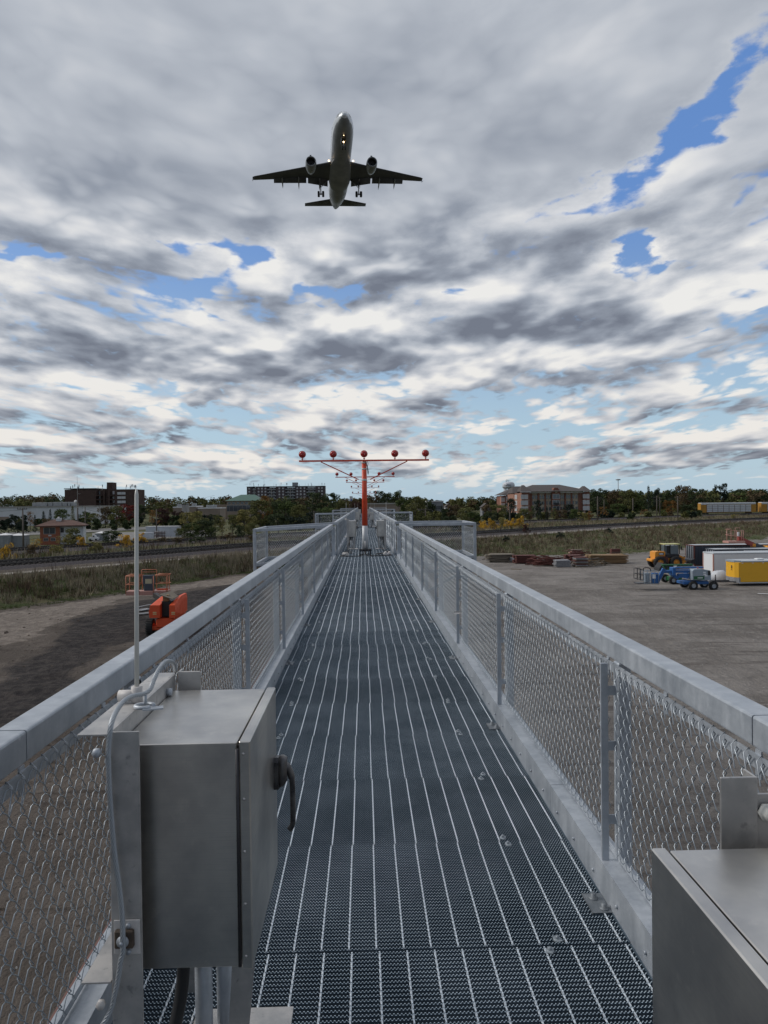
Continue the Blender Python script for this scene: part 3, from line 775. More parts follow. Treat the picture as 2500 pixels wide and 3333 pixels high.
# ================================================================ the airliner on approach (nose towards -Y, metres)
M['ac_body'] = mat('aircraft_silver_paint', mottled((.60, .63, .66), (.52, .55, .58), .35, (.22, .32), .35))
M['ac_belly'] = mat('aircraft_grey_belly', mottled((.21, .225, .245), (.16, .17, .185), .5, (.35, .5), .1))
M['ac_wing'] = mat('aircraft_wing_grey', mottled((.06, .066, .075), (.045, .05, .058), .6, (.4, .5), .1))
M['ac_nac'] = mat('aircraft_nacelle', mottled((.24, .26, .28), (.20, .215, .23), 1.0, (.25, .35), .3))
M['tyre'] = mat('tyre_rubber', None, (.015, .015, .016), .8)
M['lit'] = mat('landing_light', None, (1, .8, .5), .3)
_b = M['lit'].node_tree.nodes['Principled BSDF']; _b.inputs['Emission Color'].default_value = (1, .72, .42, 1); _b.inputs['Emission Strength'].default_value = 3.5
def fus_ring(y, r, z, n=32, flat=1.0): return [(r*math.sin(2*math.pi*k/n), y, z-r*math.cos(2*math.pi*k/n)*flat) for k in range(n)]
ST = [(-19.3, .04, -.45), (-19.2, .28, -.44), (-18.9, .58, -.40), (-18.3, .95, -.32), (-17.4, 1.30, -.20), (-16.2, 1.62, -.09), (-14.8, 1.85, -.02), (-13.2, 1.96, 0), (-11, 1.975, 0), (-4, 1.975, 0), (3, 1.975, 0), (6.2, 1.97, 0), (8.5, 1.86, .10), (10.6, 1.66, .28), (12.7, 1.36, .54), (14.8, 1.0, .84), (16.6, .66, 1.12), (17.8, .40, 1.32), (18.3, .22, 1.40)]
ac = thing('airliner', 'twin engine airliner with landing gear down, seen from below against the clouds', 'aircraft')
rings = [fus_ring(y, r, z) for y, r, z in ST]
mb = MB(); mb.loft(rings, 0)
n = 32
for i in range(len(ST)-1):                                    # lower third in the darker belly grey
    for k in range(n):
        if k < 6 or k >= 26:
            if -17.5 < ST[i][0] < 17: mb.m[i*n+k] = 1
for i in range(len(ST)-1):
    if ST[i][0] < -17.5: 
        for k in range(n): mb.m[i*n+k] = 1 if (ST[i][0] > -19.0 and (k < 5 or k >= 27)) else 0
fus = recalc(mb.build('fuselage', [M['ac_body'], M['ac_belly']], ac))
mb = MB()                                                     # belly fairing
fr = []
for y, w, h in ((-8.0, .3, .05), (-7.0, 1.35, .22), (-5.2, 1.95, .42), (-2.5, 2.08, .52), (1.5, 2.08, .52), (3.8, 1.75, .40), (5.6, 1.0, .18), (6.6, .2, .02)):
    fr.append([(w*math.sin(a), y, -1.45-(h+.12)*max(0, math.cos(a))+.7*max(0, -math.cos(a))) for a in np.linspace(0, 2*math.pi, 25)[:-1]])
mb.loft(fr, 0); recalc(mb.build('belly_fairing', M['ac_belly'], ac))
def aerofoil(chord, th, n=9):
    P = []
    for k in range(n+1):
        x = (1-math.cos(math.pi*k/n))/2; t = 5*th*(.2969*math.sqrt(x)-.126*x-.3516*x*x+.2843*x**3-.1015*x**4); P.append((x*chord, t*chord))
    return [(a, b) for a, b in P]+[(a, -b*.75) for a, b in P[-2:0:-1]]
def surf(mb, secs, mi=0):                                     # secs: (x, yLE, z, chord, thickness)
    mb.loft([[(x, y+a, z+b) for a, b in aerofoil(c, th)] for x, y, z, c, th in secs], mi)
def wheel(mb, c, r, w, ax='X'):
    mb.lathe([(r*.5, -w*.45), (r*.86, -w/2), (r*.97, -w*.36), (r, 0), (r*.97, w*.36), (r*.86, w/2), (r*.5, w*.45)], c, ax, 20)
def hub(mb, c, r, w, ax='X'): mb.lathe([(0, -w*.40), (r*.5, -w*.42), (r*.52, -w*.36), (r*.52, w*.36), (r*.5, w*.42), (0, w*.40)], c, ax, 16)
for s in (-1, 1):
    wz = lambda x: -1.25+(abs(x)-1.9)*.092
    mb = MB(); surf(mb, [(s*1.2, -5.9, -1.30, 7.4, .13), (s*1.95, -5.5, wz(1.95), 7.0, .13), (s*6.4, -3.1, wz(6.4), 4.3, .12), (s*16.6, 2.35, wz(16.6), 1.55, .10), (s*17.05, 2.75, wz(17.05), 1.2, .08)])
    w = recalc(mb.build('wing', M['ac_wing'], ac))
    for a, b, ya, yb, ca, cb in ((2.3, 6.2, .75, .62, 1.6, 1.35), (6.5, 12.9, .62, 2.35, 1.35, 1.05)):      # lowered flaps
        mb = MB()
        mb.loft([[(s*x, y+p*math.cos(.5), wz(x)-.08-p*math.sin(.5)+q) for p, q in aerofoil(c, .12)] for x, y, c in ((a, ya, ca), (b, yb, cb))], 0)
        recalc(mb.build('flap', M['ac_wing'], w))
    for x, y in ((3.9, .2), (8.0, .5), (11.2, 1.4)):
        L = 3.6 if x < 8.5 else 2.9
        mb = MB(); mb.loft([[(s*x+.17*rr*math.cos(a), y+d, wz(x)-.25-dz+.30*rr*math.sin(a)) for a in np.linspace(0, 2*math.pi, 11)[:-1]] for d, rr, dz in ((0, .1, 0), (.5, .8, .05), (1.3, 1.0, .15), (L*.75, .7, .5), (L, .05, .78))], 0)
        recalc(mb.build('flap_fairing', M['ac_nac'], w))
    MB().loft([[(s*(17.05+dx), 2.7+dy, wz(17)+dz) for dx, dy, dz in ((-.03, 0, -.55), (.03, 0, -.55), (.03, 1.5, -.1), (.03, 1.35, .6), (-.03, 1.35, .6), (-.03, 1.5, -.1))], [(s*(17.11+dx), 2.7+dy, wz(17)+dz) for dx, dy, dz in ((-.03, 0, -.55), (.03, 0, -.55), (.03, 1.5, -.1), (.03, 1.35, .6), (-.03, 1.35, .6), (-.03, 1.5, -.1))]], 0, False).build('wingtip_fence', M['ac_body'], w)
    # engine
    e = put('engine', None, ac, (s*5.7, -7.6, -2.22)); e.empty_display_size = .5; e.scale = (.90, .90, .90)
    mb = MB(); mb.lathe([(.88, .55), (.86, .25), (.90, .06), (.98, 0), (1.06, .06), (1.12, .35), (1.15, 1.2), (1.12, 2.3), (.95, 3.3), (.74, 4.0), (.70, 4.0), (.70, 3.2)], (0, 0, 0), 'Y', 32); recalc(mb.build('nacelle', M['ac_nac'], e))
    mb = MB(); mb.lathe([(.88, .50), (.86, 1.2), (0, 1.2)], (0, 0, 0), 'Y', 24); mb.build('intake', M['black'], e)
    mb = MB()
    for k in range(22): a = 2*math.pi*k/22; mb.beam((0, 1.05, 0), (.84*math.cos(a), 1.05, .84*math.sin(a)), .05, .06)
    mb.lathe([(0, .62), (.12, .72), (.24, 1.0), (.26, 1.1)], (0, 0, 0), 'Y', 16); mb.build('fan', M['dark'], e)
    mb = MB(); mb.lathe([(.48, 3.6), (.42, 4.2), (.28, 4.9), (.05, 5.4)], (0, 0, 0), 'Y', 20); mb.build('exhaust_cone', M['dark'], e)
    mb = MB(); mb.box(-.18, .9, .9, .18, 4.6, 1.75); mb.build('pylon', M['ac_wing'], e)
    # main gear
    g = put('main_gear', None, ac, (s*3.75, 1.3, -1.4)); g.empty_display_size = .3
    mb = MB(); mb.cyl((0, 0, .3), (0, 0, -2.5), .13, .10, 12); mb.cyl((0, 0, -2.5), (0, 0, -2.75), .16, n=10); mb.cyl((-.60, 0, -2.62), (.60, 0, -2.62), .08, n=8); mb.cyl((0, 0, -1.3), (-s*1.5, -.1, .1), .06, n=8); mb.build('strut', M['ac_nac'], g)
    for a in (-.44, .44):
        mb = MB(); wheel(mb, (a, 0, -2.62), .58, .42); wo = mb.build('wheel', M['tyre'], g)
        mb = MB(); hub(mb, (a, 0, -2.62), .58, .43); mb.build('hub', M['dark'], g)
    MB().obox((s*.30, 0, -.55), (.04, 1.1, 1.4), ry=s*.06).build('gear_door', M['ac_wing'], g)
    # tailplane
    mb = MB(); surf(mb, [(s*.3, 13.1, 1.1, 3.6, .09), (s*6.7, 16.6, 1.7, 1.4, .09)]); recalc(mb.build('tailplane', M['ac_wing'], ac))
    mb = MB(); mb.lathe([(0, -.03), (.14, -.02), (.17, .05), (.08, .15)], (s*2.28, -6.05, -1.28), 'Y', 14); mb.build('landing_light', M['lit'], ac)
mb = MB()
fin = [(10.9, 1.6, 6.4), (12.4, 2.6, 5.2), (16.6, 7.6, 2.2)]
mb.loft([[(b, y+a, z) for a, b in aerofoil(c, .09)] for y, z, c in fin], 0); recalc(mb.build('fin', M['ac_body'], ac))
g = put('nose_gear', None, ac, (0, -14.2, -1.8)); g.empty_display_size = .3
mb = MB(); mb.cyl((0, 0, .1), (0, -.1, -1.75), .09, .08, 10); mb.cyl((-.32, -.1, -1.70), (.32, -.1, -1.70), .05, n=8); mb.cyl((0, -.05, -.9), (0, .9, -.1), .05, n=8); mb.build('strut', M['ac_nac'], g)
for a in (-.25, .25):
    mb = MB(); wheel(mb, (a, -.1, -1.70), .38, .22); mb.build('wheel', M['tyre'], g)
for a in (-1, 1): MB().obox((a*.42, -.2, -.42), (.04, 1.9, .75)).build('gear_door', M['ac_belly'], g)
MB().box(-.38, -1.1, -.20, .38, 1.1, -.14).build('gear_bay', M['black'], g)
mb = MB(); mb.lathe([(0, -.03), (.13, -.02), (.15, .04), (.07, .10)], (0, -.30, -.75), 'Y', 14); mb.build('taxi_light', M['lit'], g)
mb = MB(); mb.lathe([(0, -.03), (.06, -.02), (.07, .04)], (0, -1.35, -.18), 'Y', 12); mb.build('nose_light', M['lit'], ac, (0, -14.2, -1.8))
# cockpit glass band, cabin windows
mb = MB()
def fus_at(y):
    for a, b in zip(ST[:-1], ST[1:]):
        if a[0] <= y <= b[0]:
            f = (y-a[0])/(b[0]-a[0]); return a[1]+(b[1]-a[1])*f, a[2]+(b[2]-a[2])*f
for s in (-1, 1):
    for a0, a1, y0, y1 in ((100, 122, -18.15, -17.15), (124, 150, -18.25, -17.35), (152, 178, -18.3, -17.45)):
        q = []
        for a, y in ((a0, y1), (a0, y0), (a1, y0), (a1, y1)):
            r, z = fus_at(y); r += .03; a = RAD(a); q.append((s*r*math.sin(a), y, z-r*math.cos(a)))
        mb.quad(*q)
mb.build('cockpit_window', M['black'], ac)
mb = MB()
for s in (-1, 1):
    for y in np.arange(-14.0, 11.0, .533):
        r, z = fus_at(y); r += .012; q = []
        for a, dy in ((96, -.12), (96, .12), (106, .12), (106, -.12)): q.append((s*r*math.sin(RAD(a)), y+dy, z-r*math.cos(RAD(a))))
        mb.quad(*q)
tag(mb.build('cabin_windows', M['black'], ac), kind='stuff')
ac.location = at_y(1104.6, 560, 143.5)+Vector((0, 0, .2))
ac.rotation_euler = (RAD(-4.0), RAD(-1.65), RAD(4.6))
# ================================================================ ground, tracks and banks
GZ, FZ, TZ = -6.6, -6.4, -4.5      # yard level, land beyond the tracks, top of the near track bed
TA = [(-900, -1100), (-260, -200), (-130, -33), (-85, 24), (-56, 60), (-39.9, 80.6), (-30.4, 92.6), (-17, 111.2), (2, 128), (23, 146), (67.6, 186.5), (129, 228), (240, 291), (450, 395), (1600, 940)]
TOE = [(-900, -1130), (-260, -225), (-130, -55), (-56, 30), (-29.7, 60), (-23.2, 70.4), (-13.9, 90.3), (2, 104), (18, 113), (38.6, 112), (56.2, 122.7), (85.7, 151.3), (130, 185), (240, 245), (450, 350), (1600, 890)]
TB = [(-900, -960), (-260, -78), (-130, 48), (-95, 85), (-61.7, 126), (-50, 141), (-20, 178), (20, 226), (64, 276), (95, 298), (164.4, 345), (215, 372), (420, 470), (1600, 1000)]
def cr(P, x):                                               # smooth curve y(x) through the points
    if x <= P[0][0]: return P[0][1]
    for i in range(len(P)-1):
        if x <= P[i+1][0]:
            x0, y0 = P[i]; x1, y1 = P[i+1]; h = x1-x0; t = (x-x0)/h
            def sl(j): a = P[max(j-1, 0)]; b = P[min(j+1, len(P)-1)]; return (b[1]-a[1])/(b[0]-a[0])
            m0, m1 = sl(i), sl(i+1)
            return (2*t**3-3*t*t+1)*y0+(t**3-2*t*t+t)*h*m0+(-2*t**3+3*t*t)*y1+(t**3-t*t)*h*m1
    return P[-1][1]
def cr_at(P, xs): return np.array([cr(P, float(x)) for x in xs])
def sst(x): x = np.clip(x, 0, 1); return x*x*(3-2*x)
from mathutils import noise as _ns
def fine(x, y, s=.11, a=1.0): return a*(_ns.noise(Vector((x*s, y*s, 0)))+.5*_ns.noise(Vector((x*s*2.7, y*s*2.7, 4)))+.25*_ns.noise(Vector((x*s*6.1, y*s*6.1, 9))))
def ground_z(x, y, rough=True):
    ta, to, tb = cr(TA, x), cr(TOE, x), cr(TB, x)
    z = GZ
    nn = math.hypot(1, (cr(TA, x+1)-cr(TA, x-1))/2); e = ta-11.2*nn
    if y > to: z = GZ+(TZ-.25-GZ)*float(sst((y-to)/max(e-to, 1.0)))
    if y > e: z = TZ-.25
    if y > ta+8*nn: z = TZ-.25+(FZ-TZ+.25)*float(sst((y-ta-8*nn)/(8*nn)))
    db = abs(y-tb)/nn
    if db < 12 and y > ta+10: z = max(z, FZ+(-6.02-FZ)*float(sst((12-db)/6)))
    if rough:
        on_bed = (e-1 < y < ta+9) or db < 8
        n = fine(x, y)
        z += n*(.02 if on_bed else .07)
        if to-2 < y < e: z += n*.10
        if -40 < x < -3 and 12 < y < 62:                    # rutted dark soil left of the walkway
            z += .20*fine(x, y, .35)*float(sst((x+44)/10))
    return z
def build_ground():
    xs = np.unique(np.round(np.concatenate([np.linspace(-7000, -800, 14), np.linspace(-800, -140, 34), np.arange(-140, -62, 3), np.arange(-62, 0, .9), np.arange(0, 100, 1.6), np.arange(100, 250, 5), np.linspace(250, 900, 30), np.linspace(900, 7000, 14)]), 2))
    ys = np.unique(np.round(np.concatenate([np.linspace(-3000, -60, 12), np.arange(-60, 8, 4), np.arange(8, 125, .9), np.arange(125, 240, 1.8), np.arange(240, 420, 5), np.linspace(420, 1200, 30), np.linspace(1200, 9000, 14)]), 2))
    v = [(float(x), float(y), ground_z(float(x), float(y))) for y in ys for x in xs]
    n = len(xs); f = [(j*n+i, j*n+i+1, (j+1)*n+i+1, (j+1)*n+i) for j in range(len(ys)-1) for i in range(n-1)]
    me = bpy.data.meshes.new('ground'); me.from_pydata(v, [], f)
    # kinds of soil, stored per vertex as masks: r = bare pale dirt, g = grass, b = dark millings
    ca = me.color_attributes.new('soil', 'FLOAT_COLOR', 'POINT')
    dat = np.zeros((len(v), 4), dtype=np.float32); dat[:, 3] = 1
    def inside(x, y, poly):                                  # soft distance sign to a polygon
        c = False; dmin = 1e9
        for i in range(len(poly)):
            x1, y1 = poly[i]; x2, y2 = poly[(i+1) % len(poly)]
            if (y1 > y) != (y2 > y) and x < (x2-x1)*(y-y1)/(y2-y1)+x1: c = not c
            dx, dy = x2-x1, y2-y1; t = max(0, min(1, ((x-x1)*dx+(y-y1)*dy)/(dx*dx+dy*dy+1e-9)))
            dmin = min(dmin, math.hypot(x-x1-t*dx, y-y1-t*dy))
        return dmin if c else -dmin
    def gp(L): return [tuple(on_z(a, b, GZ))[:2] for a, b in L]
    dark = gp([(-500, 2330), (0, 2215), (150, 2110), (235, 2015), (330, 1990), (420, 1962), (520, 1945), (640, 1925), (760, 1900), (840, 1905), (860, 1950), (640, 2130), (440, 2090), (330, 2110), (270, 2180), (150, 2330), (0, 2440), (-500, 2600)])
    milling = gp([(320, 1993), (420, 1962), (520, 1940), (640, 1920), (800, 1893), (860, 1925), (700, 2030), (560, 2070), (400, 2060), (330, 2035)])
    pale = gp([(-400, 2110), (0, 1995), (200, 1970), (450, 1925), (640, 1895), (830, 1868), (860, 1880), (830, 1895), (640, 1912), (500, 1938), (400, 1952), (330, 1985), (220, 2010), (120, 2070), (0, 2100), (-400, 2240)])
    for i, (x, y, z) in enumerate(v):
        if -70 < x < 8 and 5 < y < 130:
            d = inside(x, y, dark); dat[i, 2] = max(0, min(1, .5+d/2.4+fine(x, y, .22)*.5))
            d = inside(x, y, milling); dat[i, 2] = max(dat[i, 2], 0); 
            if d > -1.5: dat[i, 1] = dat[i, 1]
            d = inside(x, y, pale); dat[i, 0] = max(0, min(1, .5+d/2.2+fine(x, y, .3)*.5))
        if y < 420 and abs(x) < 320:
            to, ta, tb = cr(TOE, x), cr(TA, x), cr(TB, x)
            g = 0.0
            nn = math.hypot(1, (cr(TA, x+1)-cr(TA, x-1))/2)
            if to-8 < y < ta-10.6*nn: g = float(sst((y-to+1.0+fine(x, y, .16)*3.0)/2.6))
            if y > ta+9: g = 1.0
            dat[i, 1] = g
            if abs(y-tb) < 6*nn: dat[i, 1] = 0.0
        elif y > 300 or abs(x) > 320: dat[i, 1] = .9
    ca.data.foreach_set('color', dat.ravel())
    o = put('ground', me); tag(o, kind='structure')
    def fn(t, b):
        at = t.nodes.new('ShaderNodeAttribute'); at.attribute_name = 'soil'
        R, G, B = nsep(t, NV(t, at.outputs['Color']))
        v = wpos(t)
        n1 = nnoise(t, v, .22, 8, .62); n2 = nnoise(t, v, 1.9, 7, .7); n3 = nnoise(t, v, 14.0, 4, .7)
        strk = nnoise(t, scl(t, v, (.12, 1.1, 1)), 1.3, 5, .6)
        base = nmix(t, n1.step(.36, .66), (.165, .150, .138, 1), (.262, .242, .226, 1))
        base = nmix(t, n2.step(.50, .72)*.6, base, (.34, .32, .30, 1))
        base = nmix(t, strk.step(.55, .66)*.6, base, (.095, .082, .075, 1))
        base = nmix(t, n3.step(.62, .72)*.4, base, (.34, .31, .28, 1))
        pal = nmix(t, n2.step(.35, .7), (.155, .132, .115, 1), (.27, .235, .205, 1))
        drk = nmix(t, n2.step(.35, .68), (.022, .020, .021, 1), (.070, .060, .056, 1)); drk = nmix(t, n3.step(.64, .72)*.5, drk, (.16, .15, .14, 1))
        gr = nmix(t, nnoise(t, v, .5, 6, .65).step(.38, .62), (.060, .078, .030, 1), (.135, .115, .070, 1)); gr = nmix(t, n3.step(.4, .65)*.5, gr, (.05, .07, .026, 1))
        base = nmix(t, nsep(t, v)[0].step(6.0, -8.0), base, nmix(t, 1.0, base, (.50, .46, .43, 1), 'MULTIPLY')); c = nmix(t, (R+(n2-.5)*.9+(n1-.5)*.6).step(.46, .68), base, pal); c = nmix(t, (B+(n2-.5)*.8+(n1-.5)*.7).step(.40, .60), c, drk); c = nmix(t, G.step(.4, .6), c, gr)
        t.links.new(c.s, b.inputs['Base Color']); b.inputs['Roughness'].default_value = .95; b.inputs['Specular IOR Level'].default_value = .15
        bump(t, b, n2*.8+n3*.25+n1*1.2+nnoise(t, scl(t, v, (1.4, .45, 1)), .9, 6, .7)*1.1, 1.0, .32)
    me.materials.append(mat('yard_soil', fn)); me.polygons.foreach_set('use_smooth', [True]*len(f)); me.update()
    return o
build_ground()
def gz(x, y): return ground_z(x, y, False)
def on_ground(px, py):                                       # where a photo pixel's line of sight meets the ground
    r = _ray(px, py); r = r/r[1]; y = 6.0
    while y < 3000:
        x, z = r[0]*y, EYE+r[2]*y
        if z <= gz(x, y): break
        y *= 1.004
    return Vector((x, y, gz(x, y)))
# ---------------------------------------------------------------- track beds and rails
def offset_curve(P, x0, x1, off, step=4.0):
    out = []; x = x0
    while x <= x1:
        y = cr(P, x); d = (cr(P, x+.5)-cr(P, x-.5)); n = math.hypot(1, d)
        out.append((x-off*d/n, y+off/n)); x += step/math.hypot(1, d)
    return out
def strip(name, P, x0, x1, prof, m, kind='structure', parent=None, step=4.0):   # prof: (offset, z) across
    rows = [offset_curve(P, x0, x1, o, step) for o, z in prof]
    mb = MB(); k = len(prof); n = min(len(r) for r in rows)
    # same stations for every row: rebuild from the centre line
    cen = []; x = x0
    while x <= x1:
        d = cr(P, x+.5)-cr(P, x-.5); nn = math.hypot(1, d); cen.append((x, cr(P, x), -d/nn, 1/nn)); x += step/nn
    v = [(cx+nx*o, cy+ny*o, z) for cx, cy, nx, ny in cen for o, z in prof]
    f = [(i*k+j, (i+1)*k+j, (i+1)*k+j+1, i*k+j+1) for i in range(len(cen)-1) for j in range(k-1)]
    mb.add(v, f, 0, False)
    o = mb.build(name, m, parent)
    if kind: tag(o, kind=kind)
    return o, cen
def ballast(t, b):
    v = wpos(t); vo = t.nodes.new('ShaderNodeTexVoronoi'); vo.inputs['Scale'].default_value = 9; t.links.new(v.s, vo.inputs['Vector'])
    c3 = nsep(t, NV(t, vo.outputs['Color']))[0]; n = nnoise(t, v, 2.0, 6, .7); big = nnoise(t, v, .15, 4, .6)
    c = nmix(t, c3*.6+n*.4, (.014, .011, .013, 1), (.060, .048, .054, 1)); c = nmix(t, big.step(.45, .65)*.4, c, (.045, .036, .034, 1))
    t.links.new(c.s, b.inputs['Base Color']); b.inputs['Roughness'].default_value = .9
    bump(t, b, NV(t, vo.outputs['Distance'])+n*.5, .9, .08)
M['ballast'] = mat('ballast_stone', ballast)
M['bed_shade'] = mat('ballast_shade_tone', mottled((.030, .026, .026), (.05, .043, .042), 3, (.85, .95), space='World'))
M['path'] = mat('pale_track_path', mottled((.20, .18, .16), (.28, .255, .23), 1.2, (.9, .95), space='World', detail=8))
M['rail_side'] = mat('rail_side', None, (.022, .018, .016), .8, 0)
M['rail'] = mat('worn_rail', None, (.20, .18, .17), .35, .8)
M['sleeper'] = mat('sleeper_wood', mottled((.020, .017, .016), (.04, .033, .03), 2, (.8, .9)))
strip('path', TA, -130, 140, [(-10.5, TZ-.20), (-8.7, TZ-.18)], M['path'])
def track_bed(P, name, x0, x1, top, low, offs, wide, lbl, ties_to):
    a = min(offs)-2.0; b = max(offs)+2.0
    strip('ballast', P, x0, x1, [(a-wide, low), (a-1.0, top-.25), (a, top), (b, top), (b+1.4, top-.35), (b+2.4, low)], M['ballast'])
    for off in offs: strip('ballast', P, x0, x1, [(off-1.5, top+.012), (off+1.5, top+.012)], M['bed_shade'])  # dark strips paint the shade of rails and sleepers onto the bed
    for k, off in enumerate(offs):
        tr = thing('railway_track', lbl[k], 'railway track', (0, 0, 0), 0, None)
        for s in (-.7175, .7175):
            ro, _c = strip('rail', P, x0, x1, [(off+s-.06, top+.06), (off+s-.040, top+.27), (off+s+.040, top+.27), (off+s+.06, top+.06)], [M['rail'], M['rail_side']], None, tr, 3.0)
            ro.data.polygons.foreach_set('material_index', [1, 0, 1]*(len(ro.data.polygons)//3))
        mb = MB(); cen = []; x = max(x0, -75)
        while x < min(x1, ties_to):
            d = cr(P, x+.5)-cr(P, x-.5); n = math.hypot(1, d); nx, ny = -d/n, 1/n
            mb.obox((x+nx*off, cr(P, x)+ny*off, top+.05), (2.55, .24, .16), rz=math.atan2(ny, nx)); x += .62/n
        tag(mb.build('sleepers', M['sleeper'], tr), kind='stuff')
track_bed(TA, 'near', -260, 450, TZ, TZ-.45, (-1.6, 3.0), 5.4, ['railway track nearest the yard, first pair of rails on the purple grey ballast', 'railway track just behind the nearest one on the same ballast bed'], 135)
track_bed(TB, 'far', -260, 450, -5.62, -6.0, (-2.0, 3.0), 2.6, ['front rails of the farther railway line in front of the trees', 'back rails of the farther railway line carrying the car carrier wagons'], 40)
# ================================================================ trees, shrubs, grass
def leaf_mat(name, vary=.5):
    def fn(t, b):
        oi = t.nodes.new('ShaderNodeObjectInfo'); c = NV(t, oi.outputs['Color'])
        at = t.nodes.new('ShaderNodeAttribute'); at.attribute_name = 'leaf'; L = nsep(t, NV(t, at.outputs['Color']))
        n = nnoise(t, co(t), 5.0, 3, .6)
        k = (L[0]*.55+n*.45)
        lo = nmix(t, 1.0, c, (.60, .64, .58, 1), 'MULTIPLY'); hi = nmix(t, 1.0, c, (1.50, 1.42, 1.20, 1), 'MULTIPLY')
        t.links.new(nmix(t, k.step(.2, .8), lo, hi).s, b.inputs['Base Color'])
        b.inputs['Roughness'].default_value = .8; b.inputs['Specular IOR Level'].default_value = .12
    return mat(name, fn)
M['leaf'] = leaf_mat('tree_foliage'); M['bark'] = mat('bark', mottled((.045, .038, .032), (.09, .078, .066), 6, (.85, .95)))
def leaf_cloud(name, clumps, per, leaf, rnd, m=None, drop=0.0):
    v = []; cols = []
    for (cx, cy, cz, r, rz) in clumps:
        tone = rnd.random()
        for _ in range(per):
            while True:
                a, b, c = rnd.uniform(-1, 1), rnd.uniform(-1, 1), rnd.uniform(-1, 1); q = a*a+b*b+c*c
                if .12 < q < 1: break
            q = math.sqrt(q); f = q**-.35
            p = Vector((cx+a*f*r, cy+b*f*r, cz+c*f*rz-drop*(a*a+b*b)*r))
            u = Vector((rnd.gauss(0, 1), rnd.gauss(0, 1), rnd.gauss(0, .6))).normalized(); w = u.cross(Vector((rnd.gauss(0, 1), rnd.gauss(0, 1), rnd.gauss(0, 1)))).normalized()
            s = leaf*rnd.uniform(.55, 1.25)
            v += [tuple(p-u*s-w*s*.35), tuple(p+w*s*.6), tuple(p+u*s-w*s*.15), tuple(p-w*s*.55)]
            cols += [min(1, max(0, tone*.6+rnd.random()*.4))]*4
    f = [(i, i+1, i+2, i+3) for i in range(0, len(v), 4)]
    me = bpy.data.meshes.new(name); me.from_pydata(v, [], f)
    ca = me.color_attributes.new('leaf', 'FLOAT_COLOR', 'POINT')
    ca.data.foreach_set('color', np.array([[c, c, c, 1] for c in cols], dtype=np.float32).ravel())
    me.materials.append(m or M['leaf']); me.update(); return me
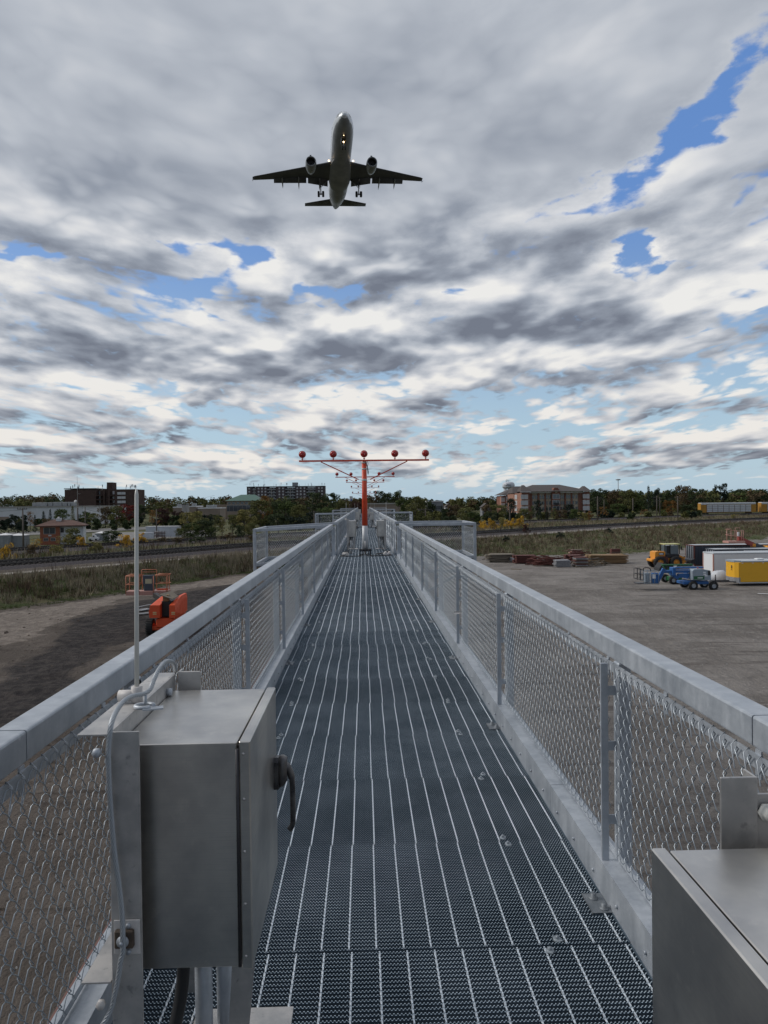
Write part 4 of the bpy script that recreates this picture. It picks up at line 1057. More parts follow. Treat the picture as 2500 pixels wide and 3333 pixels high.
def tree_proto(kind, seed):
    rnd = random.Random(seed); mb = MB(); cl = []
    if kind == 'round':
        mb.tube([(0, 0, -.02), (.005, 0, .18), (0, .01, .42), (.01, 0, .70)], [.026, .019, .013, .004], 7)
        for i in range(9):
            a = i*2.4+rnd.random(); h = rnd.uniform(.22, .5); L = rnd.uniform(.22, .40)
            mb.tube([(0, 0, h), (L*.5*math.cos(a), L*.5*math.sin(a), h+.10), (L*math.cos(a), L*math.sin(a), h+.24)], [.011, .007, .002], 5)
        for i in range(34):
            a = rnd.uniform(0, 2*math.pi); h = rnd.random()**.8; z = .24+.66*h
            R = .40*math.sqrt(max(.05, 1-((z-.55)/.42)**2))*rnd.uniform(.35, 1.02)
            r = rnd.uniform(.07, .15); cl.append((R*math.cos(a), R*math.sin(a), z, r, r*.8))
        return mb.mesh('trunk', M['bark']), leaf_cloud('crown', cl, 84, .028, rnd)
    if kind == 'tall':
        mb.tube([(0, 0, -.02), (.01, 0, .3), (0, .01, .6), (.01, 0, .9)], [.024, .017, .010, .003], 7)
        for i in range(10):
            a = i*2.4+rnd.random(); h = rnd.uniform(.3, .7); L = rnd.uniform(.2, .42)
            mb.tube([(0, 0, h), (L*.5*math.cos(a), L*.5*math.sin(a), h+.07), (L*math.cos(a), L*math.sin(a), h+.16)], [.010, .006, .002], 5)
        for i in range(26):
            a = rnd.uniform(0, 2*math.pi); z = rnd.uniform(.34, .93); R = rnd.uniform(.05, .44)*(1.15-.5*z)
            r = rnd.uniform(.06, .13); cl.append((R*math.cos(a), R*math.sin(a), z, r*1.2, r*.62))
        return mb.mesh('trunk', M['bark']), leaf_cloud('crown', cl, 80, .027, rnd)
    if kind == 'conifer':
        mb.tube([(0, 0, -.02), (0, 0, .5), (0, 0, .98)], [.022, .013, .002], 6)
        for i in range(17):
            z = .08+.88*i/17; R = .46*(1-z)**.85
            m = 7 if z < .6 else 5
            for k in range(m):
                a = 2*math.pi*k/m+i*1.1+rnd.uniform(-.2, .2); q = rnd.uniform(.55, 1.0)
                cl.append((R*q*.62*math.cos(a), R*q*.62*math.sin(a), z, .045+R*.22, .030))
        return mb.mesh('trunk', M['bark']), leaf_cloud('crown', cl, 17, .020, rnd, None, 1.2)
    if kind == 'shrub':
        for i in range(7):
            a = rnd.uniform(0, 6.28); L = rnd.uniform(.15, .36); mb.tube([(0, 0, -.02), (L*.5*math.cos(a), L*.5*math.sin(a), .35), (L*math.cos(a), L*math.sin(a), .78)], [.012, .008, .003], 5)
        for i in range(26):
            a = rnd.uniform(0, 2*math.pi); z = rnd.uniform(.08, .86); R = .46*math.sqrt(max(0, 1-(z*.95)**2))*rnd.uniform(.1, 1)
            r = rnd.uniform(.08, .17); cl.append((R*math.cos(a), R*math.sin(a), z, r*.8, r))
        return mb.mesh('trunk', M['bark']), leaf_cloud('crown', cl, 64, .034, rnd)
    if kind == 'sparse':
        mb.tube([(0, 0, -.02), (.01, 0, .3), (0, .01, .6), (.01, 0, .97)], [.024, .017, .010, .003], 7)
        for i in range(26):
            a = i*2.4+rnd.random(); h = rnd.uniform(.2, .85); L = rnd.uniform(.15, .40)*(1.1-h*.6)
            mb.tube([(0, 0, h), (L*.5*math.cos(a), L*.5*math.sin(a), h+.08), (L*math.cos(a), L*math.sin(a), h+.15)], [.008, .005, .0015], 4)
        for i in range(30):
            a = rnd.uniform(0, 2*math.pi); z = rnd.uniform(.30, .92); R = rnd.uniform(.05, .40)*(1.2-.6*z)
            r = rnd.uniform(.05, .10); cl.append((R*math.cos(a), R*math.sin(a), z, r, r*.8))
        return mb.mesh('trunk', M['bark']), leaf_cloud('crown', cl, 34, .022, rnd)
PROTO = {k: [tree_proto(k, s) for s in ss] for k, ss in dict(round=(1, 2, 3, 4), tall=(5, 6, 7), conifer=(8, 9), shrub=(10, 11, 12), sparse=(13, 14)).items()}
G_DK, G_MD, G_OL, G_YO, BR, OR, YL, RD, MR, BLK = (.045, .063, .033), (.068, .093, .036), (.112, .117, .051), (.188, .173, .075), (.110, .084, .055), (.210, .112, .040), (.450, .285, .045), (.180, .030, .027), (.057, .030, .030), (.021, .033, .027)
CNAME = {id(G_DK): 'dark green', id(G_MD): 'mid green', id(G_OL): 'olive green', id(G_YO): 'pale yellowish', id(BR): 'brownish', id(OR): 'orange', id(YL): 'bright yellow', id(RD): 'crimson', id(MR): 'dark maroon', id(BLK): 'blackish green'}
OR_ = OR
_tn = [0]
def tree(px, top, w, Y, kind, col, where, base=None):
    P = at_y(px, 1640, Y); x = P.x; y = Y
    z0 = gz(x, y) if base is None else base
    h = at_y(px, top, Y).z-z0; W = w*Y/2360*1.25
    tr, cr_ = PROTO[kind][_tn[0] % len(PROTO[kind])]; _tn[0] += 1
    nm = {'round': 'broadleaf_tree', 'tall': 'broadleaf_tree', 'conifer': 'conifer_tree', 'shrub': 'shrub', 'sparse': 'broadleaf_tree'}[kind]
    word = {'round': 'rounded tree', 'tall': 'tall open tree', 'conifer': 'conifer', 'shrub': 'shrub', 'sparse': 'thin leaved tree'}[kind]
    t = thing(nm, '%s %s %s' % (CNAME[id(col)], word, where), 'shrub' if kind == 'shrub' else 'tree', (x, y, z0-.1), random.uniform(0, 6.28))
    t.scale = (W*1.08, W*1.08, h+.1)
    put('trunk', tr, t)
    c = put('crown', cr_, t); k = random.uniform(.88, 1.12); c.color = (col[0]*k, col[1]*k, col[2]*k, 1)
    return t
TREES = [
 # left of the walkway, far to near
 (57, 1671, 60, 236, 'round', BLK, 'on the lawn beside the leftmost utility pole'), (97, 1662, 34, 262, 'sparse', OR, 'in front of the white warehouse wall'),
 (113, 1672, 22, 248, 'conifer', BLK, 'small and leftmost before the white warehouse'), (141, 1659, 32, 254, 'conifer', BLK, 'middle of the three before the white warehouse'), (163, 1652, 26, 256, 'conifer', BLK, 'tallest of the three before the white warehouse'),
 (200, 1655, 46, 256, 'round', G_MD, 'behind the roof of the small brick tower'), (236, 1640, 30, 250, 'conifer', G_OL, 'between the brick tower and the antenna mast'),
 (152, 1685, 30, 205, 'round', BR, 'low, left of the brick tower roof'), (284, 1662, 46, 300, 'tall', G_MD, 'below the left end of the brown building'), (305, 1668, 40, 260, 'tall', G_OL, 'right of the antenna mast'),
 (342, 1646, 46, 280, 'round', BR, 'before the balconies of the brown building'), (377, 1644, 46, 276, 'round', G_OL, 'beside the crimson tree'), (410, 1637, 60, 300, 'round', RD, 'behind the pale marker rod'),
 (452, 1640, 46, 330, 'round', G_DK, 'right of the crimson tree'), (497, 1658, 42, 270, 'sparse', OR, 'standing over the white shed'), (530, 1652, 46, 290, 'round', MR, 'right of the small orange tree'), (577, 1660, 40, 286, 'round', MR, 'next to the concrete tower'),
 (610, 1664, 50, 196, 'round', G_YO, 'leftmost of the big thicket beyond the tracks'), (640, 1660, 56, 192, 'tall', G_YO, 'topmost of the big thicket beyond the tracks'), (668, 1690, 66, 168, 'round', G_DK, 'dense, in the middle of the big thicket'), (618, 1700, 62, 166, 'round', G_MD, 'low left in the big thicket'), (640, 1742, 66, 150, 'shrub', G_DK, 'at the foot of the big thicket'),
 (722, 1680, 44, 176, 'sparse', G_YO, 'between the thicket and the willow'), (700, 1672, 40, 190, 'sparse', G_OL, 'behind the big thicket'), (757, 1672, 50, 184, 'sparse', G_OL, 'left of the pale willow'), (796, 1655, 64, 186, 'round', G_YO, 'pale willow left of the side platform'), (773, 1706, 48, 166, 'shrub', G_DK, 'under the pale willow'),
 (660, 1675, 40, 300, 'round', MR, 'behind the thicket, by the parked vehicles'), (690, 1672, 44, 320, 'round', G_DK, 'behind the thicket, before the low white roofs'),
 (846, 1624, 74, 236, 'round', G_OL, 'below the left corner of the apartment tower'), (862, 1609, 50, 250, 'tall', OR, 'rust topped before the apartment tower'), (900, 1628, 44, 300, 'round', G_DK, 'between the rust topped tree and the apartment tower'),
 (930, 1627, 68, 240, 'round', G_MD, 'broad, before the middle of the apartment tower'), (975, 1640, 60, 232, 'round', G_OL, 'before the right part of the apartment tower'), (905, 1668, 60, 206, 'round', G_DK, 'low, behind the second side platform'), (960, 1680, 70, 200, 'round', BLK, 'low and dark beside the second side platform'),
 (1032, 1598, 70, 262, 'tall', G_DK, 'tallest, hiding the right end of the apartment tower'), (1080, 1602, 60, 270, 'tall', G_DK, 'right of the tallest one by the apartment tower'), (1110, 1625, 44, 300, 'round', G_OL, 'left of the red mast pole'), (1060, 1650, 66, 224, 'round', G_MD, 'behind the third side platform'), (1140, 1618, 50, 330, 'round', BR, 'just left of the red mast pole'), (1020, 1664, 60, 214, 'round', BLK, 'behind the short utility pole left of the walkway'), (1165, 1630, 40, 300, 'round', MR, 'touching the left side of the red mast pole'), (1120, 1656, 50, 240, 'round', BLK, 'low, between the third platform and the pole'),
 # right of the walkway
 (1215, 1604, 40, 470, 'round', BR, 'first of the tall group right of the mast pole'), (1240, 1594, 48, 470, 'tall', G_DK, 'second of the tall group right of the mast pole'), (1262, 1600, 40, 480, 'round', G_DK, 'third of the tall group right of the mast pole'), (1292, 1592, 46, 470, 'tall', G_DK, 'last of the tall group right of the mast pole'),
 (1318, 1616, 60, 250, 'round', G_MD, 'broad, left behind the right utility pole'), (1352, 1612, 66, 244, 'round', G_OL, 'behind the right utility pole'), (1390, 1626, 50, 250, 'round', G_DK, 'right of the right utility pole'), (1300, 1662, 50, 214, 'round', G_MD, 'low, over the second right platform'), (1410, 1662, 60, 212, 'round', G_OL, 'low, right of the right utility pole'),
 (1437, 1640, 18, 262, 'conifer', BLK, 'slim, right of the grey building'), (1475, 1640, 50, 300, 'round', BR, 'rusty, above the corner of the nearest right platform'), (1518, 1650, 56, 280, 'round', G_OL, 'above the nearest right platform'), (1462, 1675, 50, 226, 'round', G_DK, 'low, above the nearest right platform'), (1540, 1664, 50, 230, 'round', G_MD, 'low, left of the yellow shrubs'),
 (1590, 1640, 44, 330, 'round', BR, 'left of the brick apartment house'), (1622, 1640, 58, 300, 'round', G_OL, 'before the left end of the brick apartment house'), (1600, 1664, 50, 260, 'round', G_DK, 'low, left below the brick apartment house'), (1662, 1620, 34, 310, 'round', BLK, 'narrow, before the left wing of the brick apartment house'), (1706, 1652, 40, 290, 'round', G_OL, 'below the corner bay of the brick apartment house'), (1735, 1645, 34, 292, 'sparse', G_MD, 'before the tan front of the brick apartment house'),
 (1752, 1626, 30, 296, 'tall', BLK, 'pine before the tan front of the brick apartment house'), (1757, 1645, 24, 286, 'conifer', BLK, 'left one of two before the tan front'), (1779, 1644, 20, 286, 'conifer', BLK, 'right one of two before the tan front'), (1800, 1652, 30, 290, 'sparse', G_OL, 'beside the two firs'), (1825, 1656, 40, 290, 'round', BR, 'below the gabled bay of the brick apartment house'), (1852, 1639, 36, 292, 'round', BLK, 'before the right part of the tan front'), (1868, 1655, 32, 284, 'round', G_MD, 'low, before the right part of the tan front'), (1898, 1666, 38, 280, 'shrub', G_YO, 'low, below the right bay of the brick apartment house'), (1915, 1660, 30, 290, 'shrub', OR, 'below the right bay of the brick apartment house'),
 (1962, 1648, 32, 312, 'sparse', OR, 'right of the tall utility pole'), (2012, 1636, 46, 320, 'round', G_MD, 'right of the small orange tree beyond the rails'), (1985, 1655, 30, 320, 'round', G_DK, 'between the orange tree and the broad green one'),
 (1950, 1585, 60, 440, 'round', G_DK, 'behind the right end of the brick apartment house'), (2000, 1594, 50, 450, 'round', BR, 'brown wood edge right of the apartment house'), (2045, 1590, 56, 440, 'round', G_OL, 'left of the big spruce'),
 (2111, 1574, 34, 370, 'conifer', BLK, 'tall spruce between the utility poles'), (2137, 1584, 34, 372, 'tall', BLK, 'right beside the tall spruce'), (2098, 1657, 28, 352, 'sparse', OR, 'at the foot of the tall spruce'), (2185, 1590, 50, 440, 'round', G_DK, 'right of the tall spruce'), (2225, 1577, 62, 430, 'round', BR, 'rusty, behind the crossarmed pole'), (2180, 1625, 46, 370, 'round', OR, 'rust coloured, low behind the crossarmed pole'), (2262, 1588, 60, 420, 'tall', G_DK, 'behind the left end of the car carrier wagon'), (2240, 1640, 46, 372, 'round', G_DK, 'low, left of the car carrier wagon'), (2160, 1655, 30, 360, 'shrub', G_MD, 'low, right of the twin poles'),
 (2310, 1590, 44, 460, 'round', G_OL, 'above the roof of the car carrier wagon'), (2332, 1572, 26, 460, 'tall', BLK, 'left one of two knobbly crowns above the wagon'), (2357, 1569, 30, 462, 'tall', BLK, 'right one of two knobbly crowns above the wagon'), (2400, 1590, 60, 470, 'round', G_DK, 'above the middle of the car carrier wagon'), (2440, 1586, 60, 480, 'round', G_OL, 'above the right half of the car carrier wagon'), (2485, 1590, 60, 470, 'round', G_DK, 'at the right edge above the wagons'),
 # fuller scrub left of the walkway
 (590, 1716, 44, 172, 'round', G_OL, 'left foot of the big thicket'), (690, 1714, 50, 166, 'shrub', G_MD, 'right foot of the big thicket'), (742, 1730, 50, 160, 'shrub', BR, 'brown scrub below the pale willow'), (815, 1700, 40, 176, 'round', G_OL, 'right of the pale willow, by the near platform'), (812, 1742, 40, 156, 'shrub', BR, 'low brown scrub just left of the near platform'), (655, 1684, 60, 186, 'round', G_OL, 'wide, filling the middle of the big thicket'),
 # shrubs beyond the near track
 (14, 1762, 52, 108, 'shrub', YL, 'at the left edge, beyond the near rails'), (118, 1752, 40, 132, 'sparse', YL, 'thin, between the metal sheds and the brick tower'), (215, 1735, 50, 140, 'shrub', G_YO, 'pale thicket before the brick tower'), (236, 1716, 46, 146, 'round', G_OL, 'hiding the right side of the brick tower'), (262, 1745, 40, 136, 'shrub', YL, 'right of the brick tower'), (310, 1760, 52, 128, 'shrub', G_YO, 'before the small white shed'), (362, 1724, 54, 146, 'round', G_DK, 'left of the marker rod beyond the rails'), (405, 1738, 50, 138, 'shrub', YL, 'left behind the marker rod'), (455, 1730, 50, 146, 'shrub', YL, 'right behind the marker rod'), (448, 1770, 44, 122, 'shrub', G_DK, 'low by the rails right of the marker rod'), (100, 1770, 46, 120, 'shrub', BR, 'low brown, left part beyond the near rails'), (180, 1768, 60, 122, 'shrub', G_YO, 'low, before the brick tower'), (525, 1745, 56, 150, 'shrub', BR, 'brown, before the white shed'), (580, 1748, 50, 150, 'shrub', BR, 'brown, left of the big thicket'),
 (1572, 1690, 36, 196, 'shrub', YL, 'just right of the nearest right platform'), (1600, 1684, 40, 200, 'shrub', YL, 'second from the right platform'), (1632, 1682, 34, 204, 'shrub', G_YO, 'between the two bright yellow clumps'), (1664, 1682, 40, 200, 'shrub', YL, 'left half of the biggest yellow clump'), (1692, 1675, 44, 202, 'shrub', YL, 'right half of the biggest yellow clump'), (1712, 1704, 28, 150, 'shrub', MR, 'dark, on the bank before the near rails'),
 (1822, 1728, 30, 132, 'shrub', BLK, 'small, on the right hand bank'), (1980, 1714, 24, 148, 'shrub', BLK, 'small, on top of the right hand bank'), (2390, 1672, 26, 250, 'shrub', G_YO, 'tall weed clump before the wagons'), (1646, 1740, 24, 126, 'shrub', BLK, 'tiny, low on the right hand bank'), (1520, 1672, 40, 226, 'shrub', G_OL, 'seen over the nearest right platform'), (1480, 1700, 60, 186, 'shrub', BLK, 'dark, seen through the mesh of the nearest right platform'),
]
for a in TREES: tree(*a)
# far woods that read as one mass
def woods(name, px0, px1, Y0_, Y1_, tops, cols, n, lab, seed):
    rnd = random.Random(seed); v = []; cl = []
    groups = {}
    for i in range(n):
        px = rnd.uniform(px0, px1); Y = rnd.uniform(Y0_, Y1_)
        f = (px-px0)/(px1-px0)*(len(tops)-1); j = min(int(f), len(tops)-2); top = tops[j]+(tops[j+1]-tops[j])*(f-j)+rnd.uniform(-5, 9)
        P = at_y(px, top, Y); h = P.z-FZ
        if h < 3: continue
        W = h*rnd.uniform(.30, .45)
        ci = rnd.randrange(len(cols))
        for k in range(15):
            a = rnd.uniform(0, 6.28); zz = rnd.uniform(.12, .9); R = W*math.sqrt(max(.05, 1-((zz-.5)/.52)**2))*rnd.uniform(.2, 1); r = h*rnd.uniform(.07, .14)
            groups.setdefault(ci, []).append((P.x+R*math.cos(a), Y+R*math.sin(a), FZ+h*zz, r*1.2, r))
    for ci, cl in groups.items():
        me = leaf_cloud(name, cl, 26, .85*(Y0_/600)**.5, rnd); o = put(name, me); o.color = (*cols[ci], 1)
        tag(o, lab, 'woods', None, 'stuff')
woods('distant_woods', -60, 1180, 560, 780, (1612, 1612, 1606, 1612, 1620, 1618, 1618, 1616, 1615, 1615, 1620, 1618, 1620, 1622), (G_DK, G_OL, BR), 210, 'far belt of autumn trees on the left horizon', 3)
woods('distant_woods', 1180, 1960, 560, 780, (1622, 1618, 1622, 1624, 1618, 1616, 1616, 1600, 1600), (G_DK, G_OL, BR), 150, 'far belt of autumn trees behind the right hand houses', 4)
woods('distant_woods', 1925, 2560, 440, 600, (1604, 1596, 1600, 1600, 1598, 1596, 1594, 1596), (G_DK, G_OL, BR, G_MD), 190, 'dense belt of autumn trees behind the railway wagons', 5)
woods('hedgerow', 0, 1120, 250, 330, (1690, 1692, 1690, 1682, 1680, 1676, 1676, 1672, 1668, 1660), (G_DK, BLK, G_OL), 90, 'dark hedges and bushes round the left hand buildings', 6)
woods('hedgerow', 1200, 2300, 300, 340, (1668, 1664, 1660, 1668, 1668, 1668, 1664, 1668, 1668, 1664), (G_DK, BLK, G_OL, BR), 110, 'dark undergrowth along the farther railway line', 7)
# grass and weeds on the banks
def grass_mat(name, a, b_):
    def fn(t, b):
        at = t.nodes.new('ShaderNodeAttribute'); at.attribute_name = 'leaf'; L = nsep(t, NV(t, at.outputs['Color']))
        t.links.new(nmix(t, L[0], (*a, 1), (*b_, 1)).s, b.inputs['Base Color']); b.inputs['Roughness'].default_value = .9; b.inputs['Specular IOR Level'].default_value = .08
    return mat(name, fn)
M['straw'] = grass_mat('dry_weeds', (.14, .122, .088), (.38, .33, .235)); M['grass'] = grass_mat('green_grass', (.055, .080, .027), (.15, .17, .07)); M['stem'] = grass_mat('dark_stems', (.05, .036, .028), (.15, .105, .07))
def weeds(name, pts, h, m, blades, lab, rnd, spread=.35, width=.03):
    v = []; cols = []
    for (x, y, z, s) in pts:
        tone = rnd.random()
        for _ in range(blades):
            a = rnd.uniform(0, 6.28); q = rnd.uniform(0, spread)*s; bx, by = x+q*math.cos(a), y+q*math.sin(a)
            H = h*s*rnd.uniform(.5, 1.2); lx, ly = rnd.gauss(0, .22)*H, rnd.gauss(0, .22)*H; a2 = rnd.uniform(0, 3.14); w = width*s
            v += [(bx-w*math.cos(a2), by-w*math.sin(a2), z-.05), (bx+w*math.cos(a2), by+w*math.sin(a2), z-.05), (bx+lx, by+ly, z+H)]
            c = min(1, max(0, tone*.6+rnd.random()*.5)); cols += [c*.7, c*.7, c]
    me = bpy.data.meshes.new(name); me.from_pydata(v, [], [(i, i+1, i+2) for i in range(0, len(v), 3)])
    ca = me.color_attributes.new('leaf', 'FLOAT_COLOR', 'POINT'); ca.data.foreach_set('color', np.array([[c, c, c, 1] for c in cols], dtype=np.float32).ravel())
    me.materials.append(m); me.update(); o = put(name, me); tag(o, lab, 'weeds', None, 'stuff'); return o
rnd = random.Random(21)
A = {'s': [], 'g': [], 'd': []}
def bank_pts(n, x0, x1, near):
    for _ in range(n):
        x = rnd.uniform(x0, x1); to, e = cr(TOE, x), cr(TA, x)-12.8
        f = rnd.random(); nn = math.hypot(1, (cr(TA, x+1)-cr(TA, x-1))/2); e = cr(TA, x)-11.2*nn; y = to-1.2+f*(e-to+1.2)
        if y < 4: continue
        p = fine(x, y, .12)
        if near: k = 'g' if f < .24+p*.25 else ('s' if rnd.random() < .62+p else 'd' if rnd.random() < .35 else 'g')
        else: k = 'g' if f < .16+p*.2 or rnd.random() < .28+p*.5 else ('s' if rnd.random() < .52 else 'd')
        A[k].append((x, y, gz(x, y), rnd.uniform(.6, 1.35)*(.45 if k == 'g' and f < .3 else 1.0)))
bank_pts(15000, -75, 5, True); bank_pts(13000, 5, 150, False)
weeds('bank_weeds', A['s'], .55, M['straw'], 7, 'dry straw coloured weeds covering the track bank', rnd)
weeds('bank_grass', A['g'], .34, M['grass'], 8, 'short green grass at the foot of the track bank', rnd, .45, .04)
weeds('bank_stems', A['d'], .85, M['stem'], 6, 'tall dark weed stems on the track bank', rnd)
B = []; B2 = []; B3 = []
for _ in range(15000):                                       # beyond the near track, up to the farther one and past it
    x = rnd.uniform(-95, 190); ta, tb = cr(TA, x), cr(TB, x); y = ta+10+rnd.random()**1.3*(tb+16-ta-10)
    if abs(y-tb) < 8.5: continue
    (B if rnd.random() < .55 else B2 if rnd.random() < .45 else B3).append((x, y, gz(x, y), rnd.uniform(.8, 1.7)))
weeds('trackside_weeds', B, .70, M['straw'], 6, 'dry weeds between the two railway lines', rnd, .6, .05)
weeds('trackside_stems', B2, .9, M['stem'], 6, 'brown weed stems between the two railway lines', rnd, .6, .05)
weeds('trackside_grass', B3, .55, M['grass'], 6, 'green weeds between the two railway lines', rnd, .6, .06)
# ================================================================ buildings
def brick(name, c1, c2, mortar=None, sc=1.0):
    def fn(t, b):
        v = co(t); n = nnoise(t, v, .6, 6, .6); n2 = nnoise(t, v, 9.0, 3, .6)
        k = nmix(t, n.step(.3, .7), (*c1, 1), (*c2, 1)); k = nmix(t, n2.step(.45, .7)*.35, k, (c1[0]*.6, c1[1]*.6, c1[2]*.6, 1))
        t.links.new(k.s, b.inputs['Base Color']); b.inputs['Roughness'].default_value = .9; b.inputs['Specular IOR Level'].default_value = .2
    return mat(name, fn)
M['brown_brick'] = brick('dark_brown_brick', (.062, .042, .038), (.085, .058, .050)); M['red_brick'] = brick('red_brick', (.27, .10, .062), (.34, .135, .085)); M['dk_brick'] = brick('apartment_brick', (.078, .066, .070), (.10, .084, .088))
M['apt_brick'] = brick('house_brick', (.19, .090, .066), (.23, .11, .082)); M['apt_tan'] = brick('tan_render', (.34, .295, .23), (.40, .35, .28)); M['apt_pink'] = brick('light_brick', (.29, .155, .115), (.34, .19, .145))
M['shingle'] = mat('roof_shingle', mottled((.060, .052, .052), (.085, .074, .072), 1.5, (.8, .95))); M['red_roof'] = mat('brown_red_roof', mottled((.085, .045, .036), (.12, .065, .052), 1.5, (.8, .95))); M['green_roof'] = mat('green_metal_roof', mottled((.035, .095, .072), (.05, .12, .09), .5, (.5, .6)))
M['white_wall'] = mat('white_cladding', mottled((.48, .50, .53), (.56, .58, .61), .2, (.6, .7))); M['white_trim'] = mat('white_trim', None, (.62, .62, .63), .6); M['concrete'] = mat('concrete', mottled((.26, .25, .24), (.34, .33, .31), .5, (.8, .9)))
M['glass'] = mat('window_glass', None, (.045, .055, .07), .08, 0, .9); M['blind'] = mat('window_blind', None, (.42, .43, .45), .5); M['grey_wall'] = mat('grey_wall', mottled((.16, .17, .19), (.20, .21, .23), .4, (.7, .8))); M['tan_wall'] = mat('tan_wall', mottled((.20, .16, .13), (.25, .20, .165), .3, (.8, .9)))
M['corr_white'] = mat('corrugated_white', mottled((.44, .47, .51), (.52, .55, .59), .8, (.5, .6))); M['metal_shed'] = mat('shed_metal', mottled((.20, .215, .225), (.26, .275, .285), .8, (.5, .65), .1)); M['antenna'] = mat('antenna_grey', None, (.36, .37, .38), .5)
def building(name, label, px, Y, rz=0.0, dx=0.0, cat='building', z=None):
    P = at_y(px, 1640, Y); return thing(name, label, cat, (P.x+dx, Y, FZ if z is None else z), rz)
def mpp(Y): return Y/2360.0
def zat(py, Y, px=1182): return at_y(px, py, Y).z-FZ
def win_mesh(w, h, frame=M['white_trim'], glass=M['glass'], mull=True, name='window'):
    mb = MB(); mb.box(-w/2-.12, -.06, -.10, w/2+.12, 0, h+.10, 0); mb.box(-w/2, -.075, 0, w/2, -.061, h, 1)
    if mull: mb.box(-.04, -.09, 0, .04, -.076, h, 0)
    return mb.mesh(name, [frame, glass])
def antenna_cluster(parent, x, y, z, n, rnd, spread=3.0):
    for i in range(n):
        mb = MB(); a = x+rnd.uniform(-spread, spread)/1; h = rnd.uniform(1.6, 3.6)
        mb.cyl((a, y, z), (a, y, z+h), .07, n=6)
        if rnd.random() < .7: mb.box(a-.22, y-.15, z+h-1.5, a+.22, y+.15, z+h+.1)
        mb.build('rooftop_antenna', M['antenna'], parent)
rb = random.Random(5)
# white warehouse, far left
Y = 330; t = building('warehouse', 'long white warehouse with grey rooftop units at the left edge', 0, Y); s = mpp(Y)
W = 262*s; H = zat(1648, Y, 100)
MB().box(-40, 0, 0, W, 60, H-.5).build('wall', M['white_wall'], t); MB().box(-40.4, -.4, H-.5, W+.4, 60.4, H).build('roof', M['concrete'], t)
mb = MB(); mb.box(-40, -.5, 0, 14*s*2, -.05, 4.2); mb.build('brown_base', M['tan_wall'], t)
for a, b in ((76, 88), (89, 124), (128, 142), (144, 172), (174, 189), (192, 200), (202, 210)):
    MB().bbox(a*s, 8, H, b*s, 14, H+zat(1637, Y, 150)-zat(1649, Y, 150)+rb.uniform(-.3, .2), .1).build('rooftop_unit', M['metal_shed'], t)
for a in (246, 252): MB().box(a*s, -.1, H-6.5, (a+3.5)*s, -.02, H-3.8).build('window', M['glass'], t)
# brown six storey building with phone antennas
Y = 470; t = building('office_block', 'dark brown brick block with recessed balconies and phone antennas on its roof', 211, Y); s = mpp(Y); H = zat(1593, Y, 300)
mb = MB(); mb.box(0, 0, 0, 99*s, 22, H); mb.box(99*s, 3.5, 0, 118*s, 22, H-.4); mb.box(118*s, 2, 0, 124*s, 22, H+.3); mb.box(124*s, 3.5, 0, 135*s, 22, H-.3); mb.box(135*s, 1.5, 0, 141*s, 22, H); mb.box(141*s, 3.5, 0, 158*s, 22, H-.3); mb.box(158*s, .5, 0, 222*s, 22, H-.1)
mb.build('wall', M['brown_brick'], t); MB().box(-.3, -.3, H+.31, 99*s+.2, 22.3, H+.8).build('parapet', M['dark'], t)
MB().box(124*s, 6, H, 142*s, 14, H+4.6).build('roof_house', M['brown_brick'], t)
wm = win_mesh(5.2, 1.6, M['dark'], M['blind'])
for f in range(5):
    put('window', wm, t, (180*s, .44, H-3.5-f*2.75)); MB().box(99.3*s, .2, H-4.2-f*2.75, 117.7*s, 3.4, H-3.7-f*2.75).build('balcony', M['brown_brick'], t); MB().box(141.3*s, .2, H-4.2-f*2.75, 157.7*s, 3.4, H-3.7-f*2.75).build('balcony', M['brown_brick'], t)
    MB().box(102*s, 3.36, H-3.2-f*2.75, 107*s, 3.44, H-1.2-f*2.75).build('balcony_window', M['glass'], t); MB().box(147*s, 3.36, H-3.2-f*2.75, 153*s, 3.44, H-1.2-f*2.75).build('balcony_window', M['blind'], t)
for a, n, sp in ((18, 6, 3.0), (105, 5, 4.0), (205, 6, 2.5), (40, 2, 1), (186, 2, 1)): antenna_cluster(t, a*s, 8, H+.2, n, rb, sp)
# small brick signal tower with hipped roof
P = on_z(195, 1772.7, FZ); t = thing('signal_tower', 'small two storey brick tower with a brown hipped roof beyond the tracks', 'building', (P.x, P.y, FZ), RAD(14)); Y = P.y; s = mpp(Y)
H = (1772.7-1711)*s; L = 58*s; D = 78*s
mb = MB(); mb.box(-L, 0, 0, 0, L*1.3, H); mb.build('brick_wall', M['red_brick'], t)
MB().box(.02, .5, .1, D*.9, L*1.25, H-.05).build('rear_wing', M['white_wall'], t)
o = .9; mb = MB(); a, b = (-L-o, -o), (D*.95+.2, L*1.3+o); rz_ = H+19*s
mb.add([(a[0], a[1], H), (b[0], a[1], H), (b[0], b[1], H), (a[0], b[1], H), (-L*.4, L*.65, rz_), (D*.45, L*.65, rz_-.2), (a[0], a[1], H-.22), (b[0], a[1], H-.22), (b[0], b[1], H-.22), (a[0], b[1], H-.22)], [(0,1,5,4), (1,2,5), (2,3,4,5), (3,0,4), (0,6,7,1), (1,7,8,2), (2,8,9,3), (3,9,6,0), (9,8,7,6)])
r = mb.build('roof', M['red_roof'], t); MB().bbox(-L*.25, L*.45, rz_-.6, L*.02, L*.75, rz_+.25, .03).build('chimney', M['white_wall'], r); MB().lathe([(0, .35), (.2, .3), (.28, 0)], (-L*.12, L*.6, rz_+.25), n=10).build('vent', M['antenna'], r)
for x, z, w, h in ((-L*.52, H*.58, L*.56, H*.30), (-L*.70, H*.22, .75, .55), (-L*.34, H*.22, .75, .55)): put('window', win_mesh(w, h, M['concrete']), t, (x, -.01, z))
